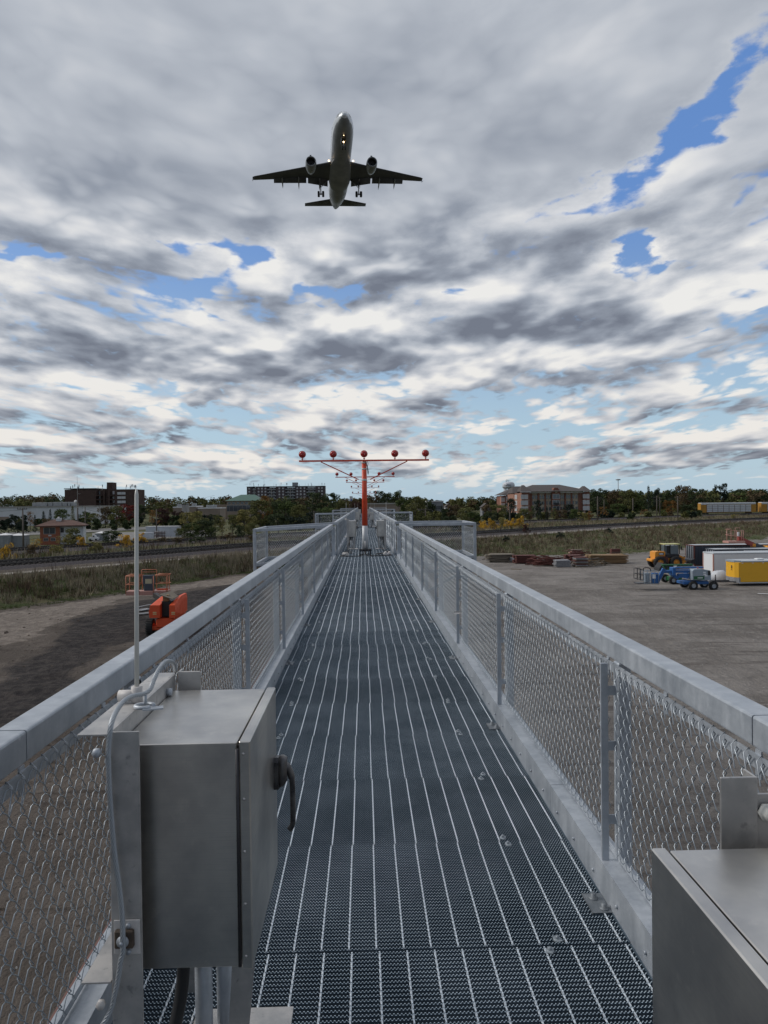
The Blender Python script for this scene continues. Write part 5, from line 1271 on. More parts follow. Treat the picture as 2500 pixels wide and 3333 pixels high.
put('door', win_mesh(.7, 1.1, M['white_trim'], M['dark'], False, 'door'), t, (.45, .49, H*.62)); MB().box(-L*.58, -.06, H*.45, -L*.42, -.01, H*.52).build('number_plate', M['white_wall'], t)
MB().box(-L*1.0, -.05, H*.95, 0, -.01, H*.99).build('lintel', M['concrete'], t)
# grey metal sheds by the brick tower
def shed(px, base, w, h, depth, label, m, rz=0.0):
    P = on_z(px, base, FZ); s = mpp(P.y); t = thing('metal_shed', label, 'shed', (P.x, P.y, FZ), rz)
    W_, H_ = w*s, h*s
    mb = MB(); mb.bbox(0, 0, 0, W_, depth, H_, .03)
    for x in np.arange(.35, W_, .42): mb.box(x, -.03, .1, x+.05, -.001, H_-.15)
    mb.build('body', m, t)
    mb = MB(); mb.add([(-.12, -.12, H_), (W_+.12, -.12, H_), (W_+.12, depth+.12, H_), (-.12, depth+.12, H_), (W_/2, depth/2, H_+.4)], [(0,1,4), (1,2,4), (2,3,4), (3,0,4), (3,2,1,0)]); mb.build('roof', M['white_trim'], t)
    MB().box(W_*.42, -.07, .05, W_*.62, -.032, H_*.85).build('door', M['metal_shed'], t)
    return t
shed(-12, 1783, 36, 40, 3.2, 'grey metal shed cut by the left edge beyond the rails', M['metal_shed']); shed(24, 1781, 50, 37, 3.0, 'grey metal shed with a pale roof beside the leftmost utility pole', M['metal_shed'])
shed(308, 1761, 31, 25, 3.0, 'small grey metal shed right of the white pickup truck', M['metal_shed'])
# white container shed with racks
P = on_z(467, 1750, FZ); s = mpp(P.y); t = thing('site_container', 'long white ribbed container behind the yellow shrubs right of the marker rod', 'container', (P.x, P.y+2, FZ), RAD(-3))
mb = MB(); mb.box(0, 0, .1, 107*s, 2.5, 34*s)
for x in np.arange(.1, 107*s-.2, .34): mb.box(x, -.06, .3, x+.17, -.001, 33*s)
mb.build('body', M['corr_white'], t); MB().box(-.03, -.1, 34*s, 107*s+.03, 2.55, 34*s+.12).build('roof_edge', M['white_trim'], t)
P = on_z(474, 1752, FZ); t = thing('site_container', 'small white ribbed box in front of the long white container', 'container', (P.x, P.y-3, FZ), 0)
mb = MB(); mb.box(0, 0, .1, 32*s, 1.6, 19*s)
for x in np.arange(.1, 32*s-.2, .34): mb.box(x, -.05, .2, x+.17, -.001, 18.5*s)
mb.build('body', M['corr_white'], t)
P = on_z(508, 1751, FZ); t = thing('storage_rack', 'rusty rack of pipes before the long white container', 'rack', (P.x, P.y-1.5, FZ))
for k in range(4):
    MB().box(0, -.1+k*.02, .3+k*.38, 34*s, .5, .40+k*.38).build('shelf', M['brown'], t)
for x in (0, 12*s, 24*s, 33*s): MB().cyl((x, 0, 0), (x, 0, 1.9), .06, n=6).build('upright', M['dark'], t)
mb = MB(); [mb.cyl((rb.uniform(0, .5), rb.uniform(0, .4), .5+k*.12), (34*s+rb.uniform(-1.2, .8), rb.uniform(0, .4), .5+k*.12), .05, n=6) for k in range(11)]; tag(mb.build('pipes', M['antenna'], t), kind='stuff')
# service road, car park and low hedges beyond the tracks
M['asphalt'] = mat('pale_worn_asphalt', mottled((.13, .125, .12), (.19, .185, .18), .6, (.85, .95), space='World'))
def flat_area(name, pts, m, dz=.14, kind='structure'):
    P = [on_z(a, b, FZ) for a, b in pts]; o = put(name, MB().add([(p.x, p.y, FZ+dz) for p in P], [tuple(range(len(P)))]).mesh(name, m)); tag(o, kind=kind); return o
flat_area('service_road', [(-60, 1749), (140, 1741), (420, 1727), (640, 1717), (640, 1709), (420, 1718), (140, 1730), (-60, 1738)], M['asphalt'])
flat_area('car_park', [(300, 1764), (690, 1746), (690, 1726), (300, 1736)], M['asphalt'], .10)
def hedge(a, b, h, d, lab):
    P, Q = on_z(*a, FZ), on_z(*b, FZ); L = (Q-P).length; rr_ = random.Random(int(a[0])+7); cl = []
    for i in range(int(L/1.1)): cl.append((i*1.1+rr_.uniform(-.3, .3), rr_.uniform(-.3, .3)*d, h*rr_.uniform(.35, .62), .95, h*.55))
    t_ = put('hedge', leaf_cloud('hedge', cl, 40, .22, rr_), None, P, math.atan2((Q-P).y, (Q-P).x)); t_.color = (*BLK, 1) if d > 1.4 else (*G_DK, 1); tag(t_, lab, 'hedge')
hedge((-10, 1739), (132, 1733), 1.5, 1.5, 'long low dark hedge left of the brick tower'); hedge((300, 1722), (410, 1716), 1.6, 1.5, 'low dark hedge behind the white pickup truck'); hedge((430, 1712), (560, 1706), 1.6, 1.3, 'low hedge behind the long white container'); hedge((560, 1716), (700, 1708), 2.4, 1.3, 'taller hedge left behind the big thicket')
# concrete tower, low roofs and green roofed hall
Y = 300; t = building('concrete_tower', 'short blank concrete tower between the maroon trees and the thicket', 592, Y); s = mpp(Y)
MB().bbox(0, 0, 0, 18*s, 3, zat(1643, Y, 600), .05).build('shaft', M['concrete'], t); MB().bbox(-.1, -.1, zat(1643, Y, 600), 18*s+.1, 3.1, zat(1641.5, Y, 600), .03).build('cap', M['dark'], t)
Y = 345
for px, w, top, lab in ((564, 25, 1653, 'low building with a rooftop machine left of the concrete tower'), (611, 27, 1650, 'low building with a rooftop machine right of the concrete tower'), (645, 70, 1656, 'low white roofed hall behind the thicket')):
    t = building('low_hall', lab, px, Y); s = mpp(Y); H = zat(top, Y, px)
    MB().box(0, 0, 0, w*s, 14, H).build('wall', M['tan_wall'], t); MB().box(-.2, -.2, H, w*s+.2, 14.2, H+.5).build('roof', M['white_trim'], t)
    MB().bbox(w*s*.3, 3, H+.5, w*s*.75, 6, H+1.7, .1).build('rooftop_unit', M['metal_shed'], t)
Y = 420; t = building('green_roofed_hall', 'stone hall with tall windows under a green hipped roof', 738, Y); s = mpp(Y); H = zat(1630, Y, 780)
MB().box(0, 0, 0, 108*s, 26, H).build('wall', M['tan_wall'], t); MB().box(-42*s, 3, 0, -.05, 20, H-2.0).build('side_wing', M['tan_wall'], t)
mb = MB(); R = zat(1609, Y, 790); mb.add([(-1, -1, H), (108*s+1, -1, H), (108*s+1, 27, H), (-1, 27, H), (34*s, 13, R), (80*s, 13, R)], [(0,1,5,4), (1,2,5), (2,3,4,5), (3,0,4), (3,2,1,0)]); mb.build('roof', M['green_roof'], t)
wm = win_mesh(2.6, 3.4, M['concrete']); wa = win_mesh(1.4, 1.1, M['concrete'], mull=False)
for i in range(7): put('window', wm, t, ((8+i*14)*s, -.02, H-6.0)); put('attic_window', wa, t, ((8+i*14)*s, -.02, H-1.9))
MB().box(-.1, -.1, H-2.6, 108*s+.1, -.01, H-2.3).build('cornice', M['concrete'], t)
# eight storey apartment tower
Y = 700; t = building('apartment_tower', 'long dark eight storey apartment tower with stacked balconies and antennas', 804, Y, RAD(.0)); s = mpp(Y); H = zat(1585.5, Y, 804); W = 252*s
def bay(a): return a*s
recess = [(18, 29), (66, 94), (124, 156), (192, 222)]; mb = MB(); x = 0
for a, b in recess+[(252, 252)]:
    mb.box(x, 0, 0, a*s, 18, H); 
    if b > a: mb.box(a*s, 2.2, 0, b*s, 18, H-.6)
    x = b*s
mb.build('wall', M['dk_brick'], t); MB().box(-.2, -.2, H, W+.2, 18.2, H+.5).build('parapet', M['dark'], t)
wm = win_mesh(1.2, 1.3, M['white_trim'], M['blind'], False); fl = H/8.6
for f in range(7):
    z = H-2.2-f*fl
    for a in (8, 38, 49, 60, 105, 117, 163, 174, 186, 233, 243): put('window', wm, t, (a*s, -.02, z))
bm_ = {}
nb = 0
for a, b in recess:
    for f in range(7):
        z = H-2.9-f*fl
        if nb < 98: MB().box(a*s+.1, .1, z-.25, b*s-.1, 2.15, z).box(a*s+.1, .1, z, b*s-.1, .16, z+.9).build('balcony', M['metal_shed'], t); nb += 1
    MB().box((a+b)/2*s-.3, -.05, 0, (a+b)/2*s+.3, 2.1, H-.6).build('balcony_pier', M['concrete'], t)
    for f in range(7):
        for q in (.28, .72): put('balcony_window', wm, t, ((a+(b-a)*q)*s, 2.18, H-2.3-f*fl))
for a, n, sp in ((14, 4, 3), (34, 1, .1), (52, 2, 2), (92, 3, 5), (104, 2, 2), (128, 2, 2), (166, 3, 2), (190, 4, 3), (240, 5, 3.5), (204, 2, 3)): antenna_cluster(t, a*s, 7, H+.5, n, rb, sp)
MB().bbox(145*s, 6, H+.5, 162*s, 12, H+4.2, .1).build('roof_house', M['metal_shed'], t); MB().cyl((53*s, 6, H), (53*s, 6, H+9.0), .12, .05, 6).build('roof_mast', M['antenna'], t)
# middle: long flat tan building, grey building, water tank sign
Y = 380; t = building('flat_hall', 'long flat brownish hall behind the walkway right of the mast pole', 1196, Y); s = mpp(Y); H = zat(1637, Y, 1250)
MB().box(0, 0, 0, 190*s, 30, H-.7).build('wall', M['tan_wall'], t); MB().box(-.4, -.4, H-.7, 190*s+.4, 30.4, H).build('roof', M['concrete'], t)
for i in range(9): MB().box((6+i*20)*s, -.05, .5, (12+i*20)*s, -.01, 4.5).build('door', M['grey_wall'], t)
Y = 400; t = building('grey_hall', 'blue grey flat building right of the middle trees', 1393, Y); s = mpp(Y); H = zat(1633, Y, 1410)
MB().box(0, 0, 0, 50*s, 18, H).build('wall', M['grey_wall'], t); MB().box(-.3, -.3, H, 50*s+.3, 18.3, H+.5).build('parapet', M['white_trim'], t)
for i in range(5): put('window', win_mesh(1.3, 1.6, M['dark']), t, ((7+i*9)*s, -.02, H-4)); put('window', win_mesh(1.3, 1.6, M['dark']), t, ((7+i*9)*s, -.02, H-8))
Y = 520; t = building('sign_board', 'small white and blue board on posts above the far trees left of the mast', 1138, Y, cat='sign'); s = mpp(Y); H = zat(1632, Y, 1140)
MB().bbox(0, 0, H, 10*s, .6, zat(1615, Y, 1140), .05).build('board', M['white_wall'], t); M['blue_sign'] = mat('blue_sign_paint', None, (.05, .12, .35), .5); MB().box(3*s, -.03, H+.3, 8*s, -.005, H+1.7).build('stripe', M['blue_sign'], t)
for x in (1*s, 9*s): MB().cyl((x, .3, 0), (x, .3, H), .15, n=8).build('post', M['antenna'], t)
for px, top, w, Yb, m, lab in ((1570, 1640, 26, 420, 'grey_wall', 'pale house between trees left of the brick apartment house'), (1450, 1640, 22, 430, 'white_wall', 'pale house roof among the right hand trees')):
    t = building('small_house', lab, px, Yb); s = mpp(Yb); H = zat(top, Yb, px)-2
    MB().box(0, 0, 0, w*s, 8, H).build('wall', M[m], t); MB().prism([(-.5, H), (w*s+.5, H), (w*s/2, H+2.4)], -.3, 8.3, 'Y').build('roof', M['shingle'], t)
# water tower
Y = 900; t = building('water_tower', 'white water tower with lettering and antennas on its bowl', 1656, Y, cat='water tower'); s = mpp(Y); zb = zat(1590.5, Y, 1656); R = 20*s
M['tank'] = mat('tank_white', mottled((.46, .49, .54), (.52, .55, .60), .1, (.45, .55)))
MB().lathe([(0, zb+23*s), (R*.45, zb+22.4*s), (R*.75, zb+20.5*s), (R*.95, zb+16*s), (R, zb+11*s), (R*.98, zb+5*s), (R*.88, zb+1.5*s), (R*.6, zb), (0, zb-.6*s)], n=36).build('bowl', M['tank'], t)
for k in range(8): a = 2*math.pi*(k+.5)/8; MB().cyl((R*.74*math.cos(a), R*.74*math.sin(a), 0), (R*.74*math.cos(a), R*.74*math.sin(a), zb+2), .75, n=8).build('leg', M['tank'], t)
MB().cyl((0, 0, 0), (0, 0, zb+1), 1.4, n=12).build('riser', M['tank'], t)
MB().lathe([(R*.99, zb+4.2*s), (R*1.05, zb+4.2*s), (R*1.05, zb+5.6*s), (R*1.04, zb+5.6*s)], n=36).build('catwalk', M['metal_shed'], t)
antenna_cluster(t, 0, 0, zb+21.5*s, 7, rb, 4.5)
def lettering(text, size, parent, loc, rot, m, depth=.02, name='lettering'):
    cu = bpy.data.curves.new('lettering', 'FONT'); cu.body = text; cu.size = size; cu.extrude = depth; cu.align_x = 'CENTER'
    tmp = bpy.data.objects.new('tmp', cu); COL.objects.link(tmp); dg = bpy.context.evaluated_depsgraph_get()
    me = bpy.data.meshes.new_from_object(tmp.evaluated_get(dg)); bpy.data.objects.remove(tmp)
    me.materials.clear(); me.materials.append(m); o = put(name, me, parent, loc); o.rotation_euler = rot; return o
M['ink'] = mat('dark_lettering', None, (.02, .03, .06), .6)
sk = math.atan2(t.location.x, Y)
for txt, sz, dz in (('Bensenville', 1.9, 11.6*s), ('Village of', .9, 15.2*s)):
    lettering(txt, sz, t, ((-R*1.02)*math.sin(.35), -R*1.02*math.cos(.35)*1.0, zb+dz-sz*.3), (RAD(90), 0, -.35), M['ink'], .15)
# brick apartment house with tan front
Y = 370; s = mpp(Y); X0 = 1698
t = building('brick_apartment_house', 'four storey brick and tan apartment house with dark hipped roofs', X0, Y, RAD(0)); He = zat(1604, Y, 1800); FH = He/4.15
def px(a): return (a-X0)*s
def pr(a): return ((a-1182)*1.085+1182-X0)*s
mb = MB(); mb.box(px(1722), 1.2, 0, px(1903), 22, He); mb.build('tan_wall', M['apt_tan'], t)
for a, b in ((1722, 1734), (1752, 1758), (1775, 1780), (1841, 1846), (1862, 1867), (1887, 1901)): MB().box(px(a), .6, 0, px(b), 1.19, He).build('brick_pier', M['apt_brick'], t)
mb = MB(); mb.box(px(1696), -1.5, 0, px(1722)-.02, 22.2, He+.4); mb.build('corner_bay', M['apt_brick'], t)
mb = MB(); mb.add([(px(1678), 6, 0), (px(1696)-.02, -1.45, 0), (px(1696)-.02, 20, 0), (px(1678), 20, 0), (px(1678), 6, He), (px(1696)-.02, -1.45, He), (px(1696)-.02, 20, He), (px(1678), 20, He)], [(0,1,5,4), (1,2,6,5), (2,3,7,6), (3,0,4,7), (4,5,6,7)]); mb.build('angled_bay', M['apt_pink'], t)
mb = MB(); mb.box(px(1903)+.02, -.5, 0, px(1922), 21, He+.4); mb.build('end_bay', M['apt_brick'], t)
mb = MB(); mb.box(px(1797), -.6, 0, px(1825), 1.19, He+.6); gb = mb; gb.prism([(px(1797), He+.6), (px(1825), He+.6), (px(1816), He+2.6), (px(1806), He+2.6)], -.6, 4, 'Y'); gb.build('gabled_bay', M['apt_brick'], t)
MB().lathe([(0, -.08), (.75, -.06), (.8, 0)], (px(1811), -.62, He-.1+.6), 'Y', 16).build('medallion', M['apt_tan'], t)
mb = MB(); mb.box(pr(1630), 26, 0, pr(1678)-.1, 44, He-1.0); mb.build('rear_wing', M['apt_brick'], t); mb = MB(); mb.box(pr(1625), 26.1, 0, pr(1638)-.2, 30, He-1.4); mb.box(pr(1641), 24, 0, pr(1656), 25.95, He-.7); mb.build('rear_bay', M['apt_pink'], t)
def hip(x0, y0, x1, y1, z, rx0, rx1, ry, rz_, name='roof'):
    return MB().add([(x0, y0, z), (x1, y0, z), (x1, y1, z), (x0, y1, z), (rx0, ry, rz_), (rx1, ry, rz_)], [(0,1,5,4), (1,2,5), (2,3,4,5), (3,0,4), (3,2,1,0)]).build(name, M['shingle'], t)
hip(px(1690), -2.2, px(1925), 23.5, He+.75, px(1750), px(1842), 11, zat(1576, Y, 1800)); hip(px(1692), -2.6, px(1726), 10, He+.8, px(1704), px(1712), 4, He+4.2, 'bay_roof'); hip(px(1900), -1.5, px(1925), 12, He+.8, px(1908), px(1916), 5, He+3.4, 'bay_roof')
hip(pr(1623), 24, pr(1725), 46, He-.6, pr(1680), pr(1712), 34, zat(1584.5, Y, 1700)+1.0, 'rear_roof'); hip(px(1674), 4.5, px(1700), 20, He+.1, px(1684), px(1692), 12, He+3.6, 'bay_roof')
mb = MB(); mb.box(px(1722), .2, He-.1, px(1797), .58, He+.74); mb.box(px(1825), .2, He-.1, px(1903), .58, He+.74); mb.box(px(1692), -2.55, He+.42, px(1726), -1.52, He+.78); mb.box(px(1903), -1.45, He+.42, px(1925), -.52, He+.78); mb.build('fascia', M['white_trim'], t)
w1 = win_mesh(1.0, 1.7, M['apt_tan'], M['glass'], False); w2 = win_mesh(1.9, 2.1, M['white_trim'], M['blind']); w3 = win_mesh(3.4, 2.2, M['white_trim'], M['glass'])
for f in range(4):
    z = He-3.0-f*FH
    for a in (1738, 1748, 1761, 1771, 1783, 1793, 1830, 1838, 1850, 1858, 1870, 1881): put('window', w1, t, (px(a), 1.17, z))
    for a in (1702, 1712): put('bay_window', w2, t, (px(a)-.3, -1.52, z))
    for a in (1908, 1916): put('bay_window', w2, t, (px(a)-.3, -.52, z))
    put('balcony_door', w3, t, (px(1811), -.62, z))
    if f: MB().box(px(1803), -2.0, z-.2, px(1819), -.63, z-.05).box(px(1803), -2.0, z-.05, px(1819), -1.95, z+.9).build('balcony', M['dark'], t)
    put('side_window', w2, t, (px(1684), 3.4, z), -.0).rotation_euler = (0, 0, -math.atan2(7.45, 18*s)); put('rear_window', w2, t, (pr(1645), 23.95, z-.8)); put('rear_window', w2, t, (pr(1652), 23.95, z-.8)); put('rear_window', w2, t, (pr(1631), 26.05, z-1.2))
    MB().box(px(1696)-.02, -1.56, z-.75, px(1722), -1.51, z-.5).build('stone_band', M['apt_tan'], t)
# ---------------------------------------------------------------- railway wagons carrying cars
M['wagon_panel'] = mat('wagon_panel', mottled((.46, .48, .51), (.56, .58, .60), 1.5, (.5, .6))); M['wagon_yellow'] = mat('wagon_yellow', mottled((.42, .215, .025), (.34, .17, .025), .8, (.6, .7))); M['wagon_rib'] = mat('wagon_rib', None, (.12, .09, .085), .6)
def wagon(pxl, Y, L, label, rz, frontbands=True):
    P = at_y(pxl, 1640, Y); t = thing('car_carrier_wagon', label, 'railway wagon', (P.x, Y, -5.33), rz, 'car carrier wagons on the farther line')
    Hh = 5.3
    MB().box(0, 0, .75, L, 3.0, Hh).build('side_wall', M['wagon_yellow'], t); MB().bbox(.2, -.12, Hh-.75, L-.2, 3.12, Hh+.25, .15).build('roof', M['wagon_panel'], t); MB().box(-.3, .4, .6, L+.3, 2.6, .74).build('underframe', M['dark'], t)
    x = 3.0; n = 8; wq = (L-5.6)/n
    for k in range(n):
        mb = MB()
        for r in range(4): mb.box(x+.12, -.05, 1.05+r*.88, x+wq-.12, -.005, 1.82+r*.88)
        mb.build('side_panel', M['wagon_panel'], t); MB().box(x-.07, -.09, .9, x+.07, -.01, Hh-.8).build('rib', M['wagon_rib'], t); x += wq
    mb = MB()
    for q in range(4): mb.box(3.0, -.08, .93+q*.88, L-2.6, -.055, 1.01+q*.88)
    mb.build('rail_strips', M['wagon_rib'], t)
    for bx_ in (2.2, L-4.0):
        mb = MB()
        for dx in (0, 1.7):
            for yy in (.75, 2.25): mb.lathe([(0, -.07), (.42, -.07), (.46, 0), (.42, .07), (0, .07)], (bx_+dx, yy, .46), 'Y', 16)
        mb.box(bx_-.3, .7, .35, bx_+2.0, .82, .7); mb.build('bogie', M['dark'], t)
    return t
wagon(2281, 352, 28.3, 'yellow ended railway car carrier with a grid of grey side panels', RAD(2)); wagon(2478, 353.5, 27, 'second railway car carrier cut by the right edge', RAD(2))
# ---------------------------------------------------------------- utility poles and wires
M['pole_wood'] = mat('pole_wood', mottled((.085, .072, .062), (.13, .112, .098), 2, (.85, .95), stretch=(6, 6, .4)))
POLES = {}
def pole(px_, top, Y, arms, label, r=.15, lamp=False, key=None):
    P = at_y(px_, top, Y); z0 = gz(P.x, Y); H = P.z-z0; t = thing('utility_pole', label, 'pole', (P.x, Y, z0), 0)
    MB().cyl((0, 0, -.3), (0, 0, H), r*1.15, r*.75, 8).build('shaft', M['pole_wood'], t)
    for k, (dz, w) in enumerate(arms):
        mb = MB(); mb.box(-w/2, -r-.12, H-dz-.07, w/2, -r, H-dz+.07); a = mb.build('crossarm', M['pole_wood'], t)
        mb = MB()
        for q in (-.46, -.2, .2, .46): mb.cyl((w*q, -r-.06, H-dz+.07), (w*q, -r-.06, H-dz+.35), .05, n=6)
        mb.build('insulators', M['dark'], a)
    if lamp: mb = MB(); mb.cyl((0, 0, H-.3), (-1.6, -.3, H), .05, n=6); mb.lathe([(0, -.1), (.3, -.05), (.25, .08)], (-1.7, -.3, H), 'Z', 8); mb.build('lamp_head', M['antenna'], t)
    POLES[key] = Vector((P.x, Y, P.z-.4)); return t
pole(74, 1654, 150, [(.2, 2.0)], 'wooden pole with a crossarm beside the grey metal sheds at far left', .17, key='a')
pole(277, 1651, 180, [], 'slim wooden pole right of the brick tower', .13, True, key='b'); pole(509, 1657, 186, [], 'wooden pole before the long white container', .15, key='c')
pole(1022, 1663, 205, [(.3, 2.6), (1.4, 1.6)], 'crossarmed pole left of the walkway before the dark trees', .16, key='d'); pole(1385, 1654, 215, [(.4, 3.6), (1.3, 1.8)], 'crossarmed pole right of the walkway before the green trees', .18, key='e')
pole(1659, 1650, 235, [(.3, 4.4), (1.3, 2.4)], 'crossarmed pole rising from the yellow shrubs', .2, key='f'); pole(1945, 1615, 285, [(.7, 3.4), (1.6, 2.4)], 'tall pole before the right end of the brick apartment house', .24, key='g')
pole(1966, 1626, 330, [], 'thin pole behind the small orange tree', .16, key='h'); pole(2060, 1621, 345, [], 'grey pole left of the tall spruce', .26, key='i'); pole(2137.7, 1614, 345, [(.8, 2.4), (2.2, 2.4)], 'left one of the two close poles right of the spruce', .24, key='j'); pole(2147.5, 1618, 345, [], 'right one of the two close poles right of the spruce', .24, key='k'); pole(2205.7, 1615, 305, [(.6, 3.2), (1.8, 2.4)], 'crossarmed pole left of the car carrier wagon', .26, key='l')
pole(903, 1640, 300, [], 'thin grey lamp pole in front of the apartment tower', .12, key='m'); pole(1160, 1640, 420, [], 'thin pole just left of the red mast', .12, key='n')
# guyed radio mast, high mast light
P = at_y(251, 1549, 182); z0 = gz(P.x, 182); t = thing('radio_mast', 'thin radio mast with a small white dish behind the brick tower', 'mast', (P.x, 182, z0)); zz = P.z-z0
MB().cyl((0, 0, 0), (0, 0, zz*.62), .19, .15, 8).build('lower_pole', M['pole_wood'], t); MB().cyl((0, 0, zz*.62), (0, 0, zz), .05, .03, 6).build('whip', M['antenna'], t); MB().lathe([(0, 0), (.35, .08), (.45, .2)], (-.45, -.1, at_y(247, 1633, 182).z-z0), 'Y', 12).build('dish', M['white_trim'], t); MB().cyl((0, 0, zz*.72), (.7, 0, zz*.72), .03, n=5).build('side_arm', M['antenna'], t)
P = at_y(2012, 1560, 800); t = thing('high_mast_light', 'very tall thin light mast above the trees right of the apartment house', 'light mast', (P.x, 800, FZ)); MB().cyl((0, 0, 0), (0, 0, P.z-FZ), .6, .35, 8).build('shaft', M['antenna'], t); MB().lathe([(0, P.z-FZ+.4), (2.6, P.z-FZ), (2.6, P.z-FZ-1.0), (0, P.z-FZ-1.2)], n=12).build('lamp_ring', M['metal_shed'], t)
def wire(a, b, sag, label, r=.022):
    a, b = Vector(a), Vector(b); pts = [a.lerp(b, f)-Vector((0, 0, sag*4*f*(1-f))) for f in np.linspace(0, 1, 15)]
    tag(MB().tube(pts, r, 4, 0, False).build('overhead_wire', M['dark']), label, 'wire')
wire(POLES['a']+Vector((-60, -30, 1)), POLES['a'], 1, 'wire running off left from the crossarmed pole by the metal sheds', .03); wire(POLES['a']-Vector((0, 0, 6)), POLES['b']-Vector((0, 0, 3)), 1.0, 'wire sagging across the front of the brick tower', .03); wire(POLES['b'], POLES['c'], 1.2, 'wire between the slim pole and the white container pole', .03)
wire(POLES['b']+Vector((0, 0, 0)), POLES['d']+Vector((-40, 60, 6)), 1.5, 'long wire crossing above the thicket', .03); wire(POLES['c'], POLES['d'], 2.0, 'wire between the container pole and the pole left of the walkway', .03)
wire(POLES['d'], POLES['e'], 1.0, 'wire crossing behind the walkway between two crossarmed poles', .03); wire(POLES['e'], POLES['f'], 1.2, 'wire from the right hand crossarmed pole to the yellow shrubs', .035)
wire(POLES['f'], POLES['g'], 1.5, 'wire rising before the brick apartment house', .035); wire(POLES['g'], POLES['l'], 2.0, 'wire running right from the tall pole to the wagons', .04); wire(POLES['l'], POLES['l']+Vector((120, 40, 3)), 2.0, 'wire above the car carrier wagons', .04); wire(POLES['i'], POLES['j'], .8, 'short wire before the tall spruce', .04)
# ================================================================ machines and stores in the yard
def paint(name, c, r=.42, dirt=.25):
    def fn(t, b):
        v = co(t); n = nnoise(t, v, 2.2, 6, .7); z = nsep(t, wpos(t))[2]
        k = nmix(t, n.step(.5, .75)*dirt, (*c, 1), (c[0]*.55+.05, c[1]*.55+.045, c[2]*.55+.04, 1))
        t.links.new(k.s, b.inputs['Base Color']); t.links.new(n.lin(.3, .7, r, r+.25).s, b.inputs['Roughness'])
    return mat(name, fn)
for k, c in dict(p_orange=(.62, .075, .018), p_salmon=(.52, .19, .10), p_yel=(.70, .30, .02), p_loader=(.66, .27, .03), p_blue=(.018, .10, .30), p_green=(.012, .10, .035), p_grey=(.26, .31, .36), p_white=(.66, .68, .70), p_trailer=(.72, .38, .015), p_cont=(.055, .065, .085), p_cont2=(.045, .055, .075), p_red=(.28, .055, .045), p_pink=(.42, .22, .18), p_alu=(.42, .45, .48)).items(): M[k] = paint(k[2:]+'_paint', c)
M['timber'] = mat('fresh_timber', mottled((.27, .175, .09), (.19, .12, .06), 3, (.8, .9), stretch=(.3, 4, 6))); M['old_board'] = mat('weathered_board', mottled((.20, .17, .13), (.13, .11, .09), 3, (.85, .95), stretch=(.3, 4, 6)))
M['rust_red'] = mat('rusty_red_steel', mottled((.12, .035, .028), (.075, .028, .024), 3, (.8, .9))); M['alu'] = mat('dull_aluminium', mottled((.30, .31, .33), (.22, .22, .23), 4, (.5, .7), .3)); M['tarp'] = mat('white_tarp', mottled((.55, .57, .60), (.46, .48, .52), 2, (.6, .7)))
def Pic(u0, v0, sc):
    return lambda u, v, Y: at_y(u0+u/sc, v0+v/sc, Y)
def wheel_at(parent, c, r, w, rimcol='p_alu', loc0=None):
    c = Vector(c)
    wob = MB(); wheel(wob, (0, 0, 0), r, w, 'Y')
    for k in range(22):                                    # tread bars
        a = 2*math.pi*k/22; wob.obox((r*.985*math.cos(a), 0, r*.985*math.sin(a)), (.05, w*.96, r*.10), ry=-a+math.pi/2)
    tw = put('wheel', None, parent, c); tw.empty_display_size = .2
    wob.build('tyre', M['tyre'], tw); mb = MB(); mb.lathe([(0, -w*.30), (r*.18, -w*.34), (r*.20, -w*.22), (r*.50, -w*.20), (r*.56, -w*.46), (r*.56, w*.46), (0, w*.4)], (0, 0, 0), 'Y', 20); mb.build('rim', M[rimcol], tw)
# ---- blue articulated boom lift
Yb = on_z(2262, 1920, GZ).y; q = Pic(2050, 1750, 5.53); O = q(1150, 940, Yb); O.z = GZ
t = thing('boom_lift', 'blue articulated boom lift with a grey engine cowling and its basket lowered to the left', 'boom lift', O)
def rel(u, v, d=0.0): return q(u, v, Yb)+Vector((0, d, 0))-O
for u, v, d in ((1150, 865, .1), (1515, 870, .1), (1150, 865, 1.95), (1515, 870, 1.95)): wheel_at(t, rel(u, v, d), .40, .34)
def xz(mb, u0, v0, u1, v1, d0, d1, b=.02):
    a, c = rel(u0, v1), rel(u1, v0); mb.bbox(a.x, a.y+d0, a.z, c.x, a.y+d1, c.z, b); return mb
xz(MB(), 985, 790, 1450, 850, .25, 1.75, .04).build('chassis', M['p_blue'], t)
mb = MB(); P = [rel(u, v) for u, v in ((1130, 760), (1130, 600), (1160, 572), (1300, 566), (1440, 590), (1462, 640), (1462, 765))]
mb.prism([(p.x, p.z) for p in P], P[0].y+.0, P[0].y+.95, 'Y'); cowl = mb.build('engine_cowling', M['p_grey'], t)
a = rel(1150, 700); MB().box(a.x, a.y-.012, a.z-.28, a.x+1.0, a.y-.001, a.z+.03).build('green_decal', M['p_green'], cowl); MB().box(a.x+.36, a.y-.02, a.z-.17, a.x+.84, a.y-.013, a.z-.09).build('decal_text', M['p_white'], cowl)
for u, v in ((1320, 615), (1325, 650), (1350, 675)): a = rel(u, v); MB().box(a.x, a.y-.01, a.z-.12, a.x+.26, a.y-.001, a.z).build('sticker', M['p_white'], cowl)
a = rel(1405, 595); MB().box(a.x, a.y-.01, a.z-.42, a.x+.25, a.y-.001, a.z).build('vent_grille', M['black'], cowl); a = rel(1258, 562); MB().cyl((a.x, a.y+.4, a.z), (a.x, a.y+.4, a.z+.12), .08, n=10).build('beacon', M['p_red'], cowl)
xz(MB(), 1130, 640, 1440, 765, 1.05, 1.95, .05).build('far_cowling', M['p_blue'], t)
xz(MB(), 815, 541, 1415, 572, .95, 1.25, .02).build('upper_boom', M['p_blue'], t)
